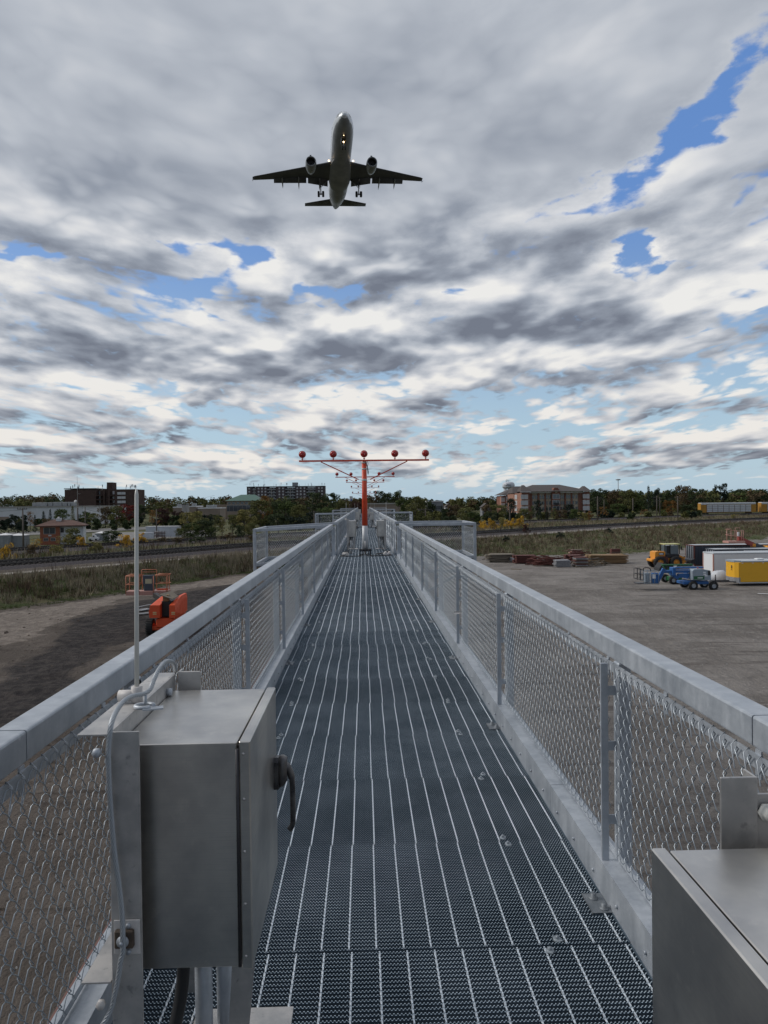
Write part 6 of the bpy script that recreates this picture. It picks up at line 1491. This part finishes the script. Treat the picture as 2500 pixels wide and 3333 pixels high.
xz(MB(), 880, 600, 1130, 645, .55, .85).build('lower_boom', M['p_blue'], t); xz(MB(), 930, 660, 1130, 735, .6, 1.0).build('lower_boom', M['p_blue'], t); xz(MB(), 870, 575, 1130, 594, .5, .7).build('hydraulic_arm', M['p_blue'], t)
xz(MB(), 808, 545, 872, 700, .45, 1.2, .05).build('knuckle', M['p_blue'], t); MB().beam(rel(840, 690, .8), rel(935, 745, .8), .35, .28).build('knuckle_link', M['p_blue'], t)
xz(MB(), 672, 598, 812, 650, .6, .95, .05).build('jib_joint', M['p_blue'], t); MB().beam(rel(672, 570, .7), rel(535, 830, .7), .26, .30).build('jib', M['p_blue'], t); MB().beam(rel(700, 600, .9), rel(580, 830, .9), .12, .14).build('jib_cylinder', M['p_alu'], t)
b = put('basket', None, t, rel(330, 800)); bl = lambda u, v, d: rel(u, v, d)-rel(330, 800)
mb = MB(); r = .026
for d in (0, .9):
    for v in (600, 660, 790 if d else 825): mb.cyl(bl(250, v, d), bl(520, v, d), r, n=6)
    for u in (255, 320, 385, 450, 520): mb.cyl(bl(u, 600, d), bl(u, 825 if not d else 790, d), r, n=6)
mb.build('side_rails', M['p_grey'], b)
mb = MB()
for u in (140, 205, 250):
    mb.cyl(bl(u, 560, .9), bl(u, 745, .9), r, n=6); mb.cyl(bl(u, 560, .1), bl(u, 760, .1), r, n=6)
for v in (560, 655, 745): mb.cyl(bl(140, v, .9), bl(250, v, .9), r, n=6); mb.cyl(bl(140, v, .1), bl(250, v+20, .1), r, n=6); mb.cyl(bl(140, v, .1), bl(140, v, .9), r, n=6)
mb.tube([bl(255, 600, .1), bl(255, 550, .1), bl(290, 536, .1), bl(350, 545, .1), bl(382, 565, .1), bl(382, 610, .1)], r*1.5, 6); mb.build('end_frame', M['dark'], b)
a, c = bl(140, 750, 0), bl(530, 830, 0); MB().box(a.x, 0, c.z, c.x, 1.0, c.z+.06).build('basket_floor', M['dark'], b)
a = bl(425, 640, .05); MB().bbox(a.x, a.y, a.z-1.0, a.x+.5, a.y+.5, a.z, .03).build('control_box', M['p_blue'], b); a = bl(290, 640, .2); MB().bbox(a.x, a.y, a.z-.9, a.x+.45, a.y+.4, a.z, .03).build('tool_box', M['p_grey'], b); MB().bbox(a.x+.6, a.y-.22, a.z-.5, a.x+.9, a.y-.20, a.z-.1, .003).build('white_plate', M['p_white'], b)
# ---- green boom lift behind it
Yg = on_z(2190, 1901, GZ).y; O = at_y(2190, 1901, Yg); O.z = GZ; Yb_, q2 = Yg, q
t = thing('boom_lift', 'green boom lift half hidden behind the blue one, its boom lying flat', 'boom lift', O)
rel = lambda u, v, d=0.0: q(u, v, Yg)+Vector((0, d, 0))-O
for u, v, d in ((780, 765, 0), (905, 780, .5), (780, 765, 1.9)): wheel_at(t, rel(u, v, d), .40, .34)
xz(MB(), 650, 487, 1205, 520, .8, 1.15).build('boom', M['p_green'], t); MB().beam(rel(690, 520, 1), rel(880, 730, 1), .3, .3).build('riser', M['p_green'], t); xz(MB(), 790, 720, 960, 800, .2, 1.8, .04).build('chassis', M['p_green'], t); xz(MB(), 930, 515, 1240, 560, .9, 1.9, .05).build('turret', M['p_grey'], t)
xz(MB(), 700, 520, 740, 590, .8, 1.1).build('boom_head', M['dark'], t); a = rel(812, 735, .15); MB().box(a.x, a.y, a.z-.3, a.x+.22, a.y+.05, a.z).build('lime_tag', mat('lime_tag', None, (.12, .55, .06), .5), t)
# ---- yellow wheel loader
Yl = on_z(2150, 1850, GZ).y; O = at_y(2150, 1850, Yl); O.z = GZ
t = thing('wheel_loader', 'orange yellow wheel loader with a dark glazed cab facing right', 'wheel loader', O)
rel = lambda u, v, d=0.0: q(u, v, Yl)+Vector((0, d, 0))-O
for u, v, d in ((548, 478, .1), (835, 462, .1), (548, 478, 2.0), (835, 462, 2.0)): c = rel(u, v, d); c.z = .72; wheel_at(t, c, .74, .55, 'p_loader')
mb = MB(); P = [rel(u, v) for u, v in ((475, 400), (480, 265), (520, 252), (660, 256), (660, 350), (690, 380), (690, 440), (610, 440), (570, 380))]; mb.prism([(p.x, p.z) for p in P], P[0].y+.35, P[0].y+2.0, 'Y'); hood = mb.build('engine_hood', M['p_loader'], t)
a = rel(545, 275); MB().box(a.x, a.y+.32, a.z-.30, a.x+.62, a.y+.345, a.z).build('hood_decal', M['dark'], hood); MB().box(a.x+.04, a.y+.30, a.z-.22, a.x+.52, a.y+.318, a.z-.08).build('hood_number', M['p_white'], hood)
xz(MB(), 410, 388, 500, 440, .3, 2.0, .08).build('counterweight', M['p_loader'], t)
mb = MB(); P = [rel(u, v) for u, v in ((570, 340), (600, 330), (690, 350), (700, 450), (640, 460))]; mb.prism([(p.x, p.z) for p in P], P[0].y+.0, P[0].y+.5, 'Y'); mb.build('rear_fender', M['rust_red'], t)
xz(MB(), 680, 370, 860, 450, .4, 1.9, .05).build('frame', M['p_loader'], t)
mb = MB(); P = [rel(u, v) for u, v in ((740, 420), (770, 385), (850, 375), (910, 400), (930, 440), (905, 440), (850, 405), (780, 410), (755, 440))]; mb.prism([(p.x, p.z) for p in P], P[0].y-.0, P[0].y+.6, 'Y'); mb.build('front_fender', M['p_loader'], t)
mb = MB(); mb.beam(rel(815, 330, .6), rel(960, 450, .5), .18, .42); mb.beam(rel(930, 330, 1.2), rel(1060, 460, 1.0), .18, .40); mb.beam(rel(950, 450, .5), rel(1010, 470, .5), .18, .5); mb.beam(rel(920, 330, .8), rel(1045, 380, .8), .14, .2); mb.build('lift_arms', M['p_loader'], t)
mb = MB(); mb.cyl(rel(840, 330, .7), rel(930, 470, .7), .07, n=8); mb.cyl(rel(900, 390, .9), rel(1050, 350, .9), .07, n=8); mb.build('hydraulic_rams', M['dark'], t)
xz(MB(), 645, 300, 915, 372, .35, 1.85, .04).build('cab_base', M['dark'], t); cab = xz(MB(), 668, 142, 905, 305, .45, 1.75, .03).build('cab_glass', mat('cab_glass', None, (.10, .13, .15), .1, 0, .8), t)
mb = MB()
for u, d in ((655, .42), (750, .40), (918, .42), (655, 1.78), (918, 1.78)): mb.beam(rel(u, 300, d), rel(u, 132, d), .09, .09)
mb.build('cab_pillars', M['black'], cab); xz(MB(), 645, 112, 930, 132, .3, 1.9, .04).build('cab_roof', mat('pale_cab_roof', None, (.50, .48, .20), .5), cab)
xz(MB(), 935, 160, 962, 218, .3, .34, .01).build('mirror', M['black'], cab); xz(MB(), 690, 150, 745, 290, .43, .445, .003).build('rear_window', M['black'], cab)
mb = MB(); P = [rel(u, v) for u, v in ((1080, 470), (1095, 400), (1160, 380), (1170, 470))]; mb.prism([(p.x, p.z) for p in P], P[0].y-.2, P[0].y+2.6, 'Y'); mb.build('bucket', M['dark'], t)
MB().cyl(rel(580, 254, 1.1), rel(580, 225, 1.1), .07, n=8).build('exhaust', M['dark'], t)
# black bucket lying by the loader
a = on_z(2145, 1857, GZ); tag(MB().prism([(0, 0), (1.6, 0), (1.5, .25), (.9, .8), (.5, .85), (.1, .3)], 0, 1.6, 'Y').build('loose_bucket', M['black'], None, a), 'black steel bucket lying before the rear wheel of the wheel loader', 'bucket')
# ---- dark shipping containers
def container(pxc, base, L, label, m, H=2.55, doors=True, rust=False):
    P = on_z(pxc, base, GZ); t = thing('shipping_container', label, 'container', P)
    W = 2.44; mb = MB()
    mb.box(.05, .05, .15, L-.05, W-.05, H-.06)
    for x in np.arange(.25, L-.35, .36): mb.prism([(x, .15), (x+.18, .15), (x+.18, H-.15), (x, H-.15)], .0, .05, 'Y')
    mb.build('body', m, t)
    mb = MB()
    for y in (0, W-.12):
        mb.box(-.01, y, 0, .12, y+.12, H); mb.box(L-.12, y, 0, L+.01, y+.12, H)
        mb.box(.12, y, H-.12, L-.12, y+.12, H); mb.box(.12, y, 0, L-.12, y+.12, .15)
    mb.box(-.005, .12, H-.12, .12, W-.12, H-.005); mb.box(-.005, .12, 0, .12, W-.12, .15); mb.build('corner_frame', M['rust_red'] if rust else m, t)
    MB().box(.13, .13, H-.03, L-.13, W-.13, H-.012).build('roof', M['p_alu'], t)
    mb = MB()
    for k in range(7): mb.box(.0, .16+k*.31, .25, .045, .28+k*.31, H-.22)
    d = mb.build('door', m, t); mb = MB()
    for y in (.45, .95, 1.5, 2.0): mb.cyl((-.04, y, .12), (-.04, y, H-.1), .024, n=6)
    mb.build('lock_rods', M['p_alu'], d)
    return t
container(2293-33, 1842, 12.2, 'dark blue grey shipping container farthest left behind the white trailer', M['p_cont'], 2.6, rust=True)
container(2327, 1852, 12.2, 'dark shipping container right of the first one and behind the white trailer', M['p_cont2'], 2.35)
container(2424, 1851, 6.1, 'pale ribbed shipping container above the yellow trailer', M['corr_white'], 2.2)
# ---- white box trailer
Yt = on_z(2324, 1883, GZ).y; O = on_z(2323, 1883, GZ); t = thing('box_trailer', 'plain white box trailer behind the yellow trailer', 'trailer', O)
mb = MB(); mb.bbox(0, 0, .42, 8.6, 2.35, 2.62, .05); mb.build('body', M['p_white'], t); MB().bbox(-.04, -.03, 2.54, 8.64, 2.38, 2.70, .04).build('roof_edge', M['p_alu'], t)
for y in (.0, 2.23): MB().bbox(-.05, y, .40, .1, y+.14, 2.6, .03).build('corner_post', M['p_pink'], t)
MB().box(.1, .2, .30, 8.5, 2.1, .41).build('chassis', M['dark'], t); wheel_at(t, (4.6, .15, .36), .36, .25); wheel_at(t, (5.5, .15, .36), .36, .25)
# ---- yellow enclosed trailer with a rounded nose
O = on_z(2406, 1909, GZ); t = thing('cargo_trailer', 'bright yellow enclosed cargo trailer with a grey stone guard at the right edge', 'trailer', O)
Hy = 2.30
mb = MB(); mb.bbox(0, 0, .40, 7.0, 2.2, Hy, .04); body = mb.build('body', M['p_trailer'], t)
fr = MB(); fr.prism([(-.02, .0), (-.02, 2.2), (-.30, 1.9), (-.42, 1.1), (-.30, .3)], .85, Hy, 'Z'); fr.build('nose', M['p_trailer'], t)
mb = MB(); mb.prism([(-.0, -.012), (-.02, 2.21), (-.32, 1.9), (-.44, 1.1), (-.32, .3)], .34, .85, 'Z'); mb.box(0, -.015, .34, .12, .0, .85); mb.build('stone_guard', M['alu'], t)
MB().prism([(.2, 0), (.2, 2.2), (-.34, 1.92), (-.48, 1.1), (-.34, .28)], Hy+.005, Hy+.16, 'Z').build('nose_cap', M['p_grey'], t)
MB().bbox(.2, -.02, Hy+.0, 7.05, 2.22, Hy+.14, .03).build('roof', M['p_alu'], t); MB().box(0, -.04, .30, 7.0, 2.2, .39).build('skirt', M['p_alu'], t); MB().bbox(2.2, .8, Hy+.14, 2.9, 1.4, Hy+.28, .05).build('roof_vent', M['p_white'], t)
for i in range(7): MB().box(.25+i*1.0, -.035, .32, .42+i*1.0, -.02+.0, .37).build('marker_light', M['p_white'], t); MB().box(.25+i*1.0, -.02, Hy-.1, .42+i*1.0, -.003, Hy-.05).build('marker_light', M['p_white'], t)
e = put('emblem', None, t, (-.375, .72, 1.83)); mb = MB(); mb.lathe([(.10, -.008), (.155, -.008), (.155, .0), (.10, 0)], (0, 0, 0), 'X', 20); mb.obox((-.004, 0, 0), (.008, .05, .26)); mb.obox((-.004, .03, .04), (.008, .10, .04)); mb.obox((-.004, -.03, -.04), (.008, .10, .04)); mb.build('ring', M['ink'], e); MB().box(-.008, -.16, -.30, 0, .16, -.23).build('name_strip', M['ink'], e)
e.rotation_euler = (0, 0, -.15)
mb = MB(); mb.beam((-.3, 1.1, .45), (-2.1, 1.1, .45), .16, .12); mb.beam((-.2, .2, .42), (-1.5, 1.05, .42), .1, .1); mb.beam((-.2, 2.0, .42), (-1.5, 1.15, .42), .1, .1); mb.cyl((-1.75, 1.1, .05), (-1.75, 1.1, 1.05), .05, n=8); mb.build('tow_bar', M['dark'], t)
wheel_at(t, (3.6, .1, .36), .36, .25); wheel_at(t, (4.5, .1, .36), .36, .25)
# white tarpaulin bundle
P = on_z(2343, 1893, GZ); rr = random.Random(9); me = MB()
me.loft([[(1.15*r*math.cos(a)+.12*rr.uniform(-1, 1)*(r > .1), .7*r*math.sin(a), h+.06*rr.uniform(-1, 1)) for a in np.linspace(0, 2*math.pi, 17)[:-1]] for r, h in ((1.0, 0), (1.04, .25), (.85, .7), (.55, 1.0), (.28, 1.12), (.02, 1.13))], 0, True)
tag(me.build('tarpaulin', M['tarp'], None, P), 'heap of crumpled white tarpaulin between the blue lift and the yellow trailer', 'tarpaulin')
# ---- red boom with a basket, reaching in from the right edge
q3 = Pic(2280, 1720, 7.54); Yr = 88.0; O = at_y(2560, 1851, Yr); O.z = GZ
t = thing('boom_lift', 'red and black telescopic boom with a rusty pink basket raised over the containers', 'boom lift', O)
rel = lambda u, v, d=0.0: q3(u, v, Yr)+Vector((0, d, 0))-O
MB().beam(rel(980, 235, .6), rel(1760, 560, .6), .28, .34).build('inner_boom', M['black'], t); MB().beam(rel(1090, 290, .55), rel(1340, 400, .55), .34, .52).build('boom_cover', M['p_red'], t); MB().beam(rel(1400, 420, .55), rel(1900, 640, .55), .40, .62).build('outer_boom', M['p_cont'], t); xz(MB(), 1325, 380, 1395, 460, .3, .9, .03).build('boom_bracket', M['p_loader'], t)
xz(MB(), 1640, 430, 2000, 640, -.1, 1.2, .06).build('turret', M['p_yel'], t); xz(MB(), 1640, 640, 2300, 990, .0, 1.9, .1).build('machine_body', M['p_yel'], t)
for u in (1760, 2250): c = rel(u, 930, -.1); c.z = .42; wheel_at(t, c, .42, .34)
b = put('basket', None, t, rel(800, 350)); bl = lambda u, v, d: rel(u, v, d)-rel(800, 350); mb = MB()
for v in (25, 160): mb.cyl(bl(610, v-8, 0), bl(800, v+30, -.9), .03, n=6); mb.cyl(bl(800, v+30, -.9), bl(1005, v+30, -.5), .03, n=6); mb.cyl(bl(610, v-8, 0), bl(830, v-25, .8), .03, n=6)
for u, d in ((640, -.1), (655, .1), (710, -.4), (800, -.9), (1000, -.5), (945, -.6), (900, .5)): mb.cyl(bl(u, 40, d), bl(u, 300, d), .035, n=6)
mb.tube([bl(860, 40, 0), bl(850, 5, 0), bl(870, -15, 0), bl(960, -15, 0), bl(965, 40, 0)], .03, 6); mb.build('rails', M['p_pink'], b)
a, c = bl(600, 285, 0), bl(1005, 350, 0); MB().bbox(a.x, -.9, c.z, c.x, .6, a.z-.1, .02).build('floor_tray', M['p_pink'], b); a = bl(900, 195, 0); MB().bbox(a.x, -.4, a.z-.55, a.x+.5, .2, a.z, .03).build('mount', M['p_red'], b); a = bl(880, 90, 0); MB().bbox(a.x, -.3, a.z-.5, a.x+.24, -.1, a.z, .02).build('control_box', M['p_white'], b)
# ---- orange boom lift left of the walkway, seen from behind
q4 = Pic(380, 1830, 5.53); Yo = 46.5; O = at_y(533, 2070, Yo); O.z = GZ
t = thing('boom_lift', 'orange boom lift seen from behind, left of the walkway, with an empty basket beyond it', 'boom lift', O)
rel = lambda u, v, d=0.0: q4(u, v, Yo)+Vector((0, d, 0))-O
for u0, u1, sgn in ((575, 775, -1), (945, 1062, 1)):
    P = [rel(u, v) for u, v in ((u0, 900), (u0+(25 if sgn < 0 else 0), 780), (u0+(60 if sgn < 0 else 0), 775), (u1-(0 if sgn < 0 else 20), 775), (u1, 900 if sgn > 0 else 775), (u1-(0 if sgn < 0 else 20), 1003), (u0+(15 if sgn < 0 else 0), 1003))]
    R2 = [rel(u, v) for u, v in ((u0, 900), (u0+(70 if sgn < 0 else 20), 690), (u0+(110 if sgn < 0 else 50), 665), (u1+(10 if sgn < 0 else -20), 665), (u1+(5 if sgn < 0 else -5), 740 if sgn > 0 else 690), (u1-5, 1003), (u0+10, 1003))]
    mb = MB(); mb.loft([[(p.x, p.y+0.0, p.z) for p in P], [(p.x*.97, p.y+1.8, p.z*1.0) for p in R2], [(p.x*.97, p.y+3.2, p.z) for p in R2]], 0, False); c = recalc(mb.build('side_cowling', M['p_orange'], t))
    a = rel(u0+(75 if sgn < 0 else 40), 902); MB().box(a.x, a.y-.012, a.z-.035, a.x+.23, a.y-.002, a.z+.02).box(a.x, a.y-.012, a.z-.14, a.x+.23, a.y-.002, a.z-.085).build('maker_marks', mat('pale_yellow_mark', None, (.55, .50, .25), .5), c)
xz(MB(), 770, 720, 950, 1005, .5, 3.0, .02).build('boom_well', M['black'], t); xz(MB(), 690, 1022, 1010, 1190, .2, 3.4, .05).build('turntable', M['p_orange'], t); xz(MB(), 556, 1160, 1010, 1245, .3, 2.8, .05).build('chassis', M['p_orange'], t)
for u, d in ((560, .6), (560, 3.2), (1140, .6), (1140, 3.2)):
    c = rel(u, 1150, d); c.z = .52
    w_ = put('wheel', None, t, c); mb = MB(); wheel(mb, (0, 0, 0), .52, .42, 'X')
    for k in range(20):
        a = 2*math.pi*k/20
        for s_ in (-1, 1): mb.obox((s_*.10, .51*math.cos(a), .51*math.sin(a)), (.22, .07, .06), rx=a)
    mb.build('tyre', M['tyre'], w_); MB().lathe([(0, -.19), (.26, -.2), (.28, 0), (.26, .2), (0, .19)], (0, 0, 0), 'X', 16).build('rim', M['p_orange'], w_)
mb = MB(); mb.beam(rel(865, 760, .8), q4(690, 590, Yo+6.6)-O, .30, .34); mb.build('boom', M['black'], t); a = rel(790, 610, .5); MB().box(a.x, a.y, a.z-.40, a.x+.35, a.y+.3, a.z).build('yellow_guard', M['timber'], t)
mb = MB(); mb.add([tuple(rel(740, 583, .2)), tuple(rel(985, 668, .2)), tuple(rel(1020, 655, 1.3)), tuple(rel(850, 575, 1.8)), tuple(rel(740, 583, .2)+Vector((0, 0, -.05))), tuple(rel(985, 668, .2)+Vector((0, 0, -.05))), tuple(rel(1020, 655, 1.3)+Vector((0, 0, -.05))), tuple(rel(850, 575, 1.8)+Vector((0, 0, -.05)))], [(0,1,2,3), (7,6,5,4), (0,4,5,1), (1,5,6,2), (2,6,7,3), (3,7,4,0)]); mb.build('boom_end_plate', M['old_board'], t)
Yk = 53.5; k0 = q4(540, 590, Yk); b = put('basket', None, t, k0-O); bl = lambda u, v, d=0.0: q4(u, v, Yk)+Vector((0, d, 0))-k0; mb = MB(); r = .026
for d in (0, .85):
    for v in (245, 262, 405): mb.cyl(bl(165, v-(8 if d else 0), d), bl(430, v-(8 if d else 0), d), r, n=6); mb.cyl(bl(690, v-20, d), bl(915, v-20, d), r, n=6)
    for u in (165, 400, 660, 895): mb.cyl(bl(u, 245, d), bl(u, 580, d), r, n=6)
for v in (245, 405): mb.cyl(bl(165, v, 0), bl(165, v, .85), r, n=6); mb.cyl(bl(920, v-22, 0), bl(920, v-22, .85), r, n=6)
mb.cyl(bl(920, 225, 0), bl(920, 560, 0), r, n=6); mb.tube([bl(425, 400, .3), bl(425, 150, .3), bl(440, 140, .3), bl(690, 138, .3), bl(697, 160, .3), bl(697, 400, .3)], r*1.1, 6); mb.cyl(bl(430, 185, .3), bl(690, 180, .3), r, n=6); mb.build('rails', M['p_salmon'], b)
a, c = bl(160, 525), bl(915, 590); MB().bbox(a.x, 0, c.z, c.x, .9, a.z, .02).build('floor_tray', M['p_pink'], b); MB().box(bl(690, 490).x, .55, bl(690, 530).z, bl(890, 490).x, .6, bl(690, 490).z).build('kick_plate', M['p_orange'], b)
a, c = bl(455, 240), bl(655, 400); MB().bbox(a.x, .15, c.z, c.x, .5, a.z, .02).build('control_panel', M['p_cont'], b); a, c = bl(480, 400), bl(650, 525); MB().bbox(a.x, .12, c.z, c.x, .45, a.z, .02).build('lower_panel', M['p_cont2'], b); a, c = bl(502, 305), bl(622, 388); MB().box(a.x, .135, c.z, c.x, .148, a.z).build('notice', mat('pale_notice', None, (.45, .42, .28), .6), b)
# steel planks on the dark soil
for k, (u0, v0, u1, v1, dd) in enumerate(((330, 945, 585, 925, .5), (415, 880, 580, 850, 3.2), (372, 865, 560, 842, 4.2), (380, 820, 620, 770, 6.5))):
    P0, P1 = on_z(380+u0/5.53, 1830+v0/5.53, GZ+.03), on_z(380+u1/5.53, 1830+v1/5.53, GZ+.03); tag(MB().beam((0, 0, .05), tuple(P1-P0+Vector((0, 0, .05))), .42 if k < 2 else .18, .05).build('steel_plank', M['alu'], None, P0), ('wide grey steel plank nearest beside the orange lift', 'second wide grey plank beside the orange lift', 'narrow grey plank behind the two wide ones', 'farthest thin plank by the orange lift')[k], 'plank')
# ---- stacks of material along the bank
q5 = Pic(1550, 1740, 2.9625)
def base5(u, v): return on_z(1550+u/2.9625, 1740+v/2.9625, GZ)
def stack(u0, v1, wpx, hpx, depth, label, m, rows, cols, jit=.12, name='timber_stack', lab2='stack', gaps=.03, bearer=True, seed=1, tone=None):
    P = base5(u0, v1); s = P.y/2360/2.9625; t = thing(name, label, lab2, P); L, Hh = wpx*s, hpx*s; rr = random.Random(seed); dz = Hh/rows; piece = 0
    nm = {'timber_stack': 'board', 'scaffold_stack': 'frame', 'board_pile': 'board'}.get(name, 'piece')
    for i in range(rows):
        for j in range(cols):
            y = depth*j/cols; x0 = rr.uniform(-jit, jit)*L*1.6; x1 = L+rr.uniform(-jit, jit)*L*1.6
            MB().obox(((x0+x1)/2, y+depth/cols/2, dz*(i+.5)+.05), (x1-x0, depth/cols-gaps, dz*rr.uniform(.45, .8)), rz=rr.uniform(-.05, .05)*(jit*8), ry=rr.uniform(-.02, .02)).build(nm, m if not tone else tone[(i+j) % len(tone)], t)
    if bearer:
        for f in (.15, .5, .85): MB().box(L*f-.06, -.05, 0, L*f+.06, depth+.05, .06).build('bearer', M['old_board'], t)
    return t
stack(130, 272, 215, 78, 2.4, 'loose stack of pale weathered boards, first from the walkway', M['old_board'], 6, 2, .10, 'board_pile', seed=2)
stack(385, 283, 205, 78, 2.0, 'tight stack of dark red steel frames, second from the walkway', M['rust_red'], 8, 2, .03, 'scaffold_stack', seed=3, gaps=.02)
t = stack(1100, 288, 370, 84, 2.6, 'long stack of fresh yellowish timber beams at the foot of the bank', M['timber'], 6, 3, .02, 'timber_stack', seed=4); P = base5(1060, 205)
stack(960, 318, 130, 96, 1.6, 'leaning stack of grey scaffold planks before the red steel', M['alu'], 9, 1, .04, 'scaffold_stack', seed=5, tone=(M['old_board'], M['alu'], M['rust_red']))
stack(768, 318, 145, 66, 1.5, 'low stack of silvery grey planks beside the tangle of rods', M['alu'], 7, 1, .05, 'scaffold_stack', seed=6)
stack(900, 262, 130, 60, 2.2, 'red painted steel pile behind the grey scaffold planks', M['rust_red'], 4, 2, .10, 'scaffold_stack', seed=7); stack(925, 205, 95, 58, 1.6, 'small crate pile of pinkish boards topping the red steel', M['p_pink'], 4, 2, .1, 'board_pile', seed=8, tone=(M['old_board'], M['rust_red'], M['p_pink']))
for (u0, v0, w_, lab, m, sd) in ((560, 300, 240, 'loose dark lengths of steel sprawling before the red frames', 'rust_red', 41), (1000, 306, 150, 'jumble of short grey and brown offcuts before the scaffold planks', 'old_board', 42), (900, 214, 160, 'loose reddish lengths poking out over the red steel pile', 'rust_red', 43), (140, 268, 200, 'splintered boards spilling off the first stack', 'old_board', 44)):
    P = base5(u0, v0); s_ = P.y/2360/2.9625; mb = MB(); rr = random.Random(sd)
    for i in range(26): mb.obox((rr.uniform(0, w_)*s_, rr.uniform(-.7, 1.4), rr.uniform(.06, .9)), (rr.uniform(.5, 3.2), rr.uniform(.06, .16), rr.uniform(.05, .10)), rz=rr.uniform(-.5, .5), ry=rr.uniform(-.28, .28))
    tag(mb.build('scrap_pieces', M[m], None, P), lab, 'scrap', None, 'stuff')
P = base5(600, 305); t = thing('rod_tangle', 'tangled heap of dark rusty rods between two stacks', 'scrap heap', P); rr = random.Random(11); s = P.y/2360/2.9625
mb = MB()
for i in range(110): x = rr.uniform(0, 280)*s; y = rr.uniform(0, 2.4); a = rr.uniform(-.6, .6); L = rr.uniform(.8, 3.0); z = rr.uniform(.05, 1.25)*(1-abs(x/(280*s)-.35)); mb.cyl((x-L/2*math.cos(a), y, max(.05, z+L/2*math.sin(a)*.5)), (x+L/2*math.cos(a), y+rr.uniform(-.6, .6), max(.05, z-L/2*math.sin(a)*.5)), .045, n=5)
tag(mb.build('rods', M['rust_red'], t), kind='stuff')
mb = MB()
for i in range(16): x = rr.uniform(0, 290)*s; mb.obox((x, rr.uniform(-.3, 1), .08), (rr.uniform(.6, 2.4), .14, .05), rz=rr.uniform(-.5, .5))
tag(mb.build('loose_boards', M['old_board'], t), kind='stuff')
P = base5(1140, 300); t = thing('scrap_heap', 'broken boards lying before the fresh timber stack', 'scrap heap', P); mb = MB()
for i in range(16): mb.obox((rr.uniform(0, 125)*s, rr.uniform(-.3, .9), rr.uniform(.05, .5)), (rr.uniform(.4, 1.6), .18, .05), rz=rr.uniform(-1, 1), ry=rr.uniform(-.7, .7))
tag(mb.build('boards', M['old_board'], t), kind='stuff')
P = base5(338, 335); tag(MB().beam((0, 0, .06), (1.0, -1.0, .06), .22, .1).build('loose_board', M['old_board'], None, P), 'single pale board lying alone on the open yard', 'board')
P = base5(1305, 192); t = thing('crate', 'small weathered reddish crate behind the fresh timber stack', 'crate', P); MB().bbox(0, 0, 0, 1.4, .8, .85, .03).build('body', M['rust_red'], t); MB().box(-.02, -.03, .3, 1.42, -.005, .38).build('slat', M['old_board'], t)
P = base5(345, 262); tag(MB().loft([[(.6*r*math.cos(a)+.05*rr.uniform(-1, 1), .5*r*math.sin(a), h) for a in np.linspace(0, 2*math.pi, 11)[:-1]] for r, h in ((1, 0), (1.02, .25), (.6, .5), (.05, .55))]).build('bag', M['tarp'], None, P), 'white bag between the first two stacks by the bank', 'bag')
# painted line and pickup truck
P0, P1 = on_z(2466, 1934, GZ+.004), on_z(2500, 1944, GZ+.004)
o = tag(MB().beam((0, 0, .075), (3.4, -1.9, .075), .22, .012).build('yard_marking', M['p_white'], None, P0), 'short white painted bar on the yard at the right edge', 'road marking')
P = on_z(287, 1762, FZ); s = P.y/2360; t = thing('pickup_truck', 'white pickup truck parked between the brick tower and the small metal shed', 'pickup truck', P); W = 31*s
pr = [(0, .35), (0, .95), (W*.42, 1.0), (W*.46, 1.45), (W*.68, 1.45), (W*.78, 1.0), (W, .9), (W, .35)]
MB().prism(pr, 0, 1.6, 'Y').build('body', M['p_white'], t); MB().box(W*.48, -.02, 1.02, W*.66, -.005, 1.36).build('window', M['glass'], t)
for x in (W*.2, W*.8):
    for y in (.08, 1.5): MB().lathe([(0, -.1), (.30, -.1), (.32, 0), (.30, .1), (0, .1)], (x, y, .32), 'Y', 16).build('wheel', M['tyre'], t)
# litter and clods on the soil
rr = random.Random(31)
for nm, lab, m, n, reg, smax in (('clods', 'dark clods and stones strewn over the soil left of the walkway', 'rust', 900, (-48, -4, 14, 62), .11), ('stones', 'pale stones scattered on the yard right of the walkway', 'concrete', 500, (3, 60, 8, 100), .07), ('gravel_bits', 'pale gravel on the soil under the left fence', 'concrete', 900, (-14, -2, 3, 24), .035)):
    mb = MB()
    for i in range(n):
        x, y = rr.uniform(reg[0], reg[1]), rr.uniform(reg[2], reg[3]); z = ground_z(x, y); k = rr.uniform(.25, 1)*smax
        v = [(x+k*rr.uniform(.6, 1.2)*a, y+k*rr.uniform(.6, 1.2)*b, z+k*c*.7) for a, b, c in ((-1, -.6, -.5), (1, -.7, -.5), (.8, .9, -.5), (-.8, .8, -.5), (-.4, -.3, .7), (.5, -.2, .6), (.2, .5, .8))]
        mb.add(v, [(0,1,5,4), (1,2,6,5), (2,3,6), (3,0,4,6), (4,5,6)])
    tag(mb.build(nm, M[m]), lab, 'stones', None, 'stuff')
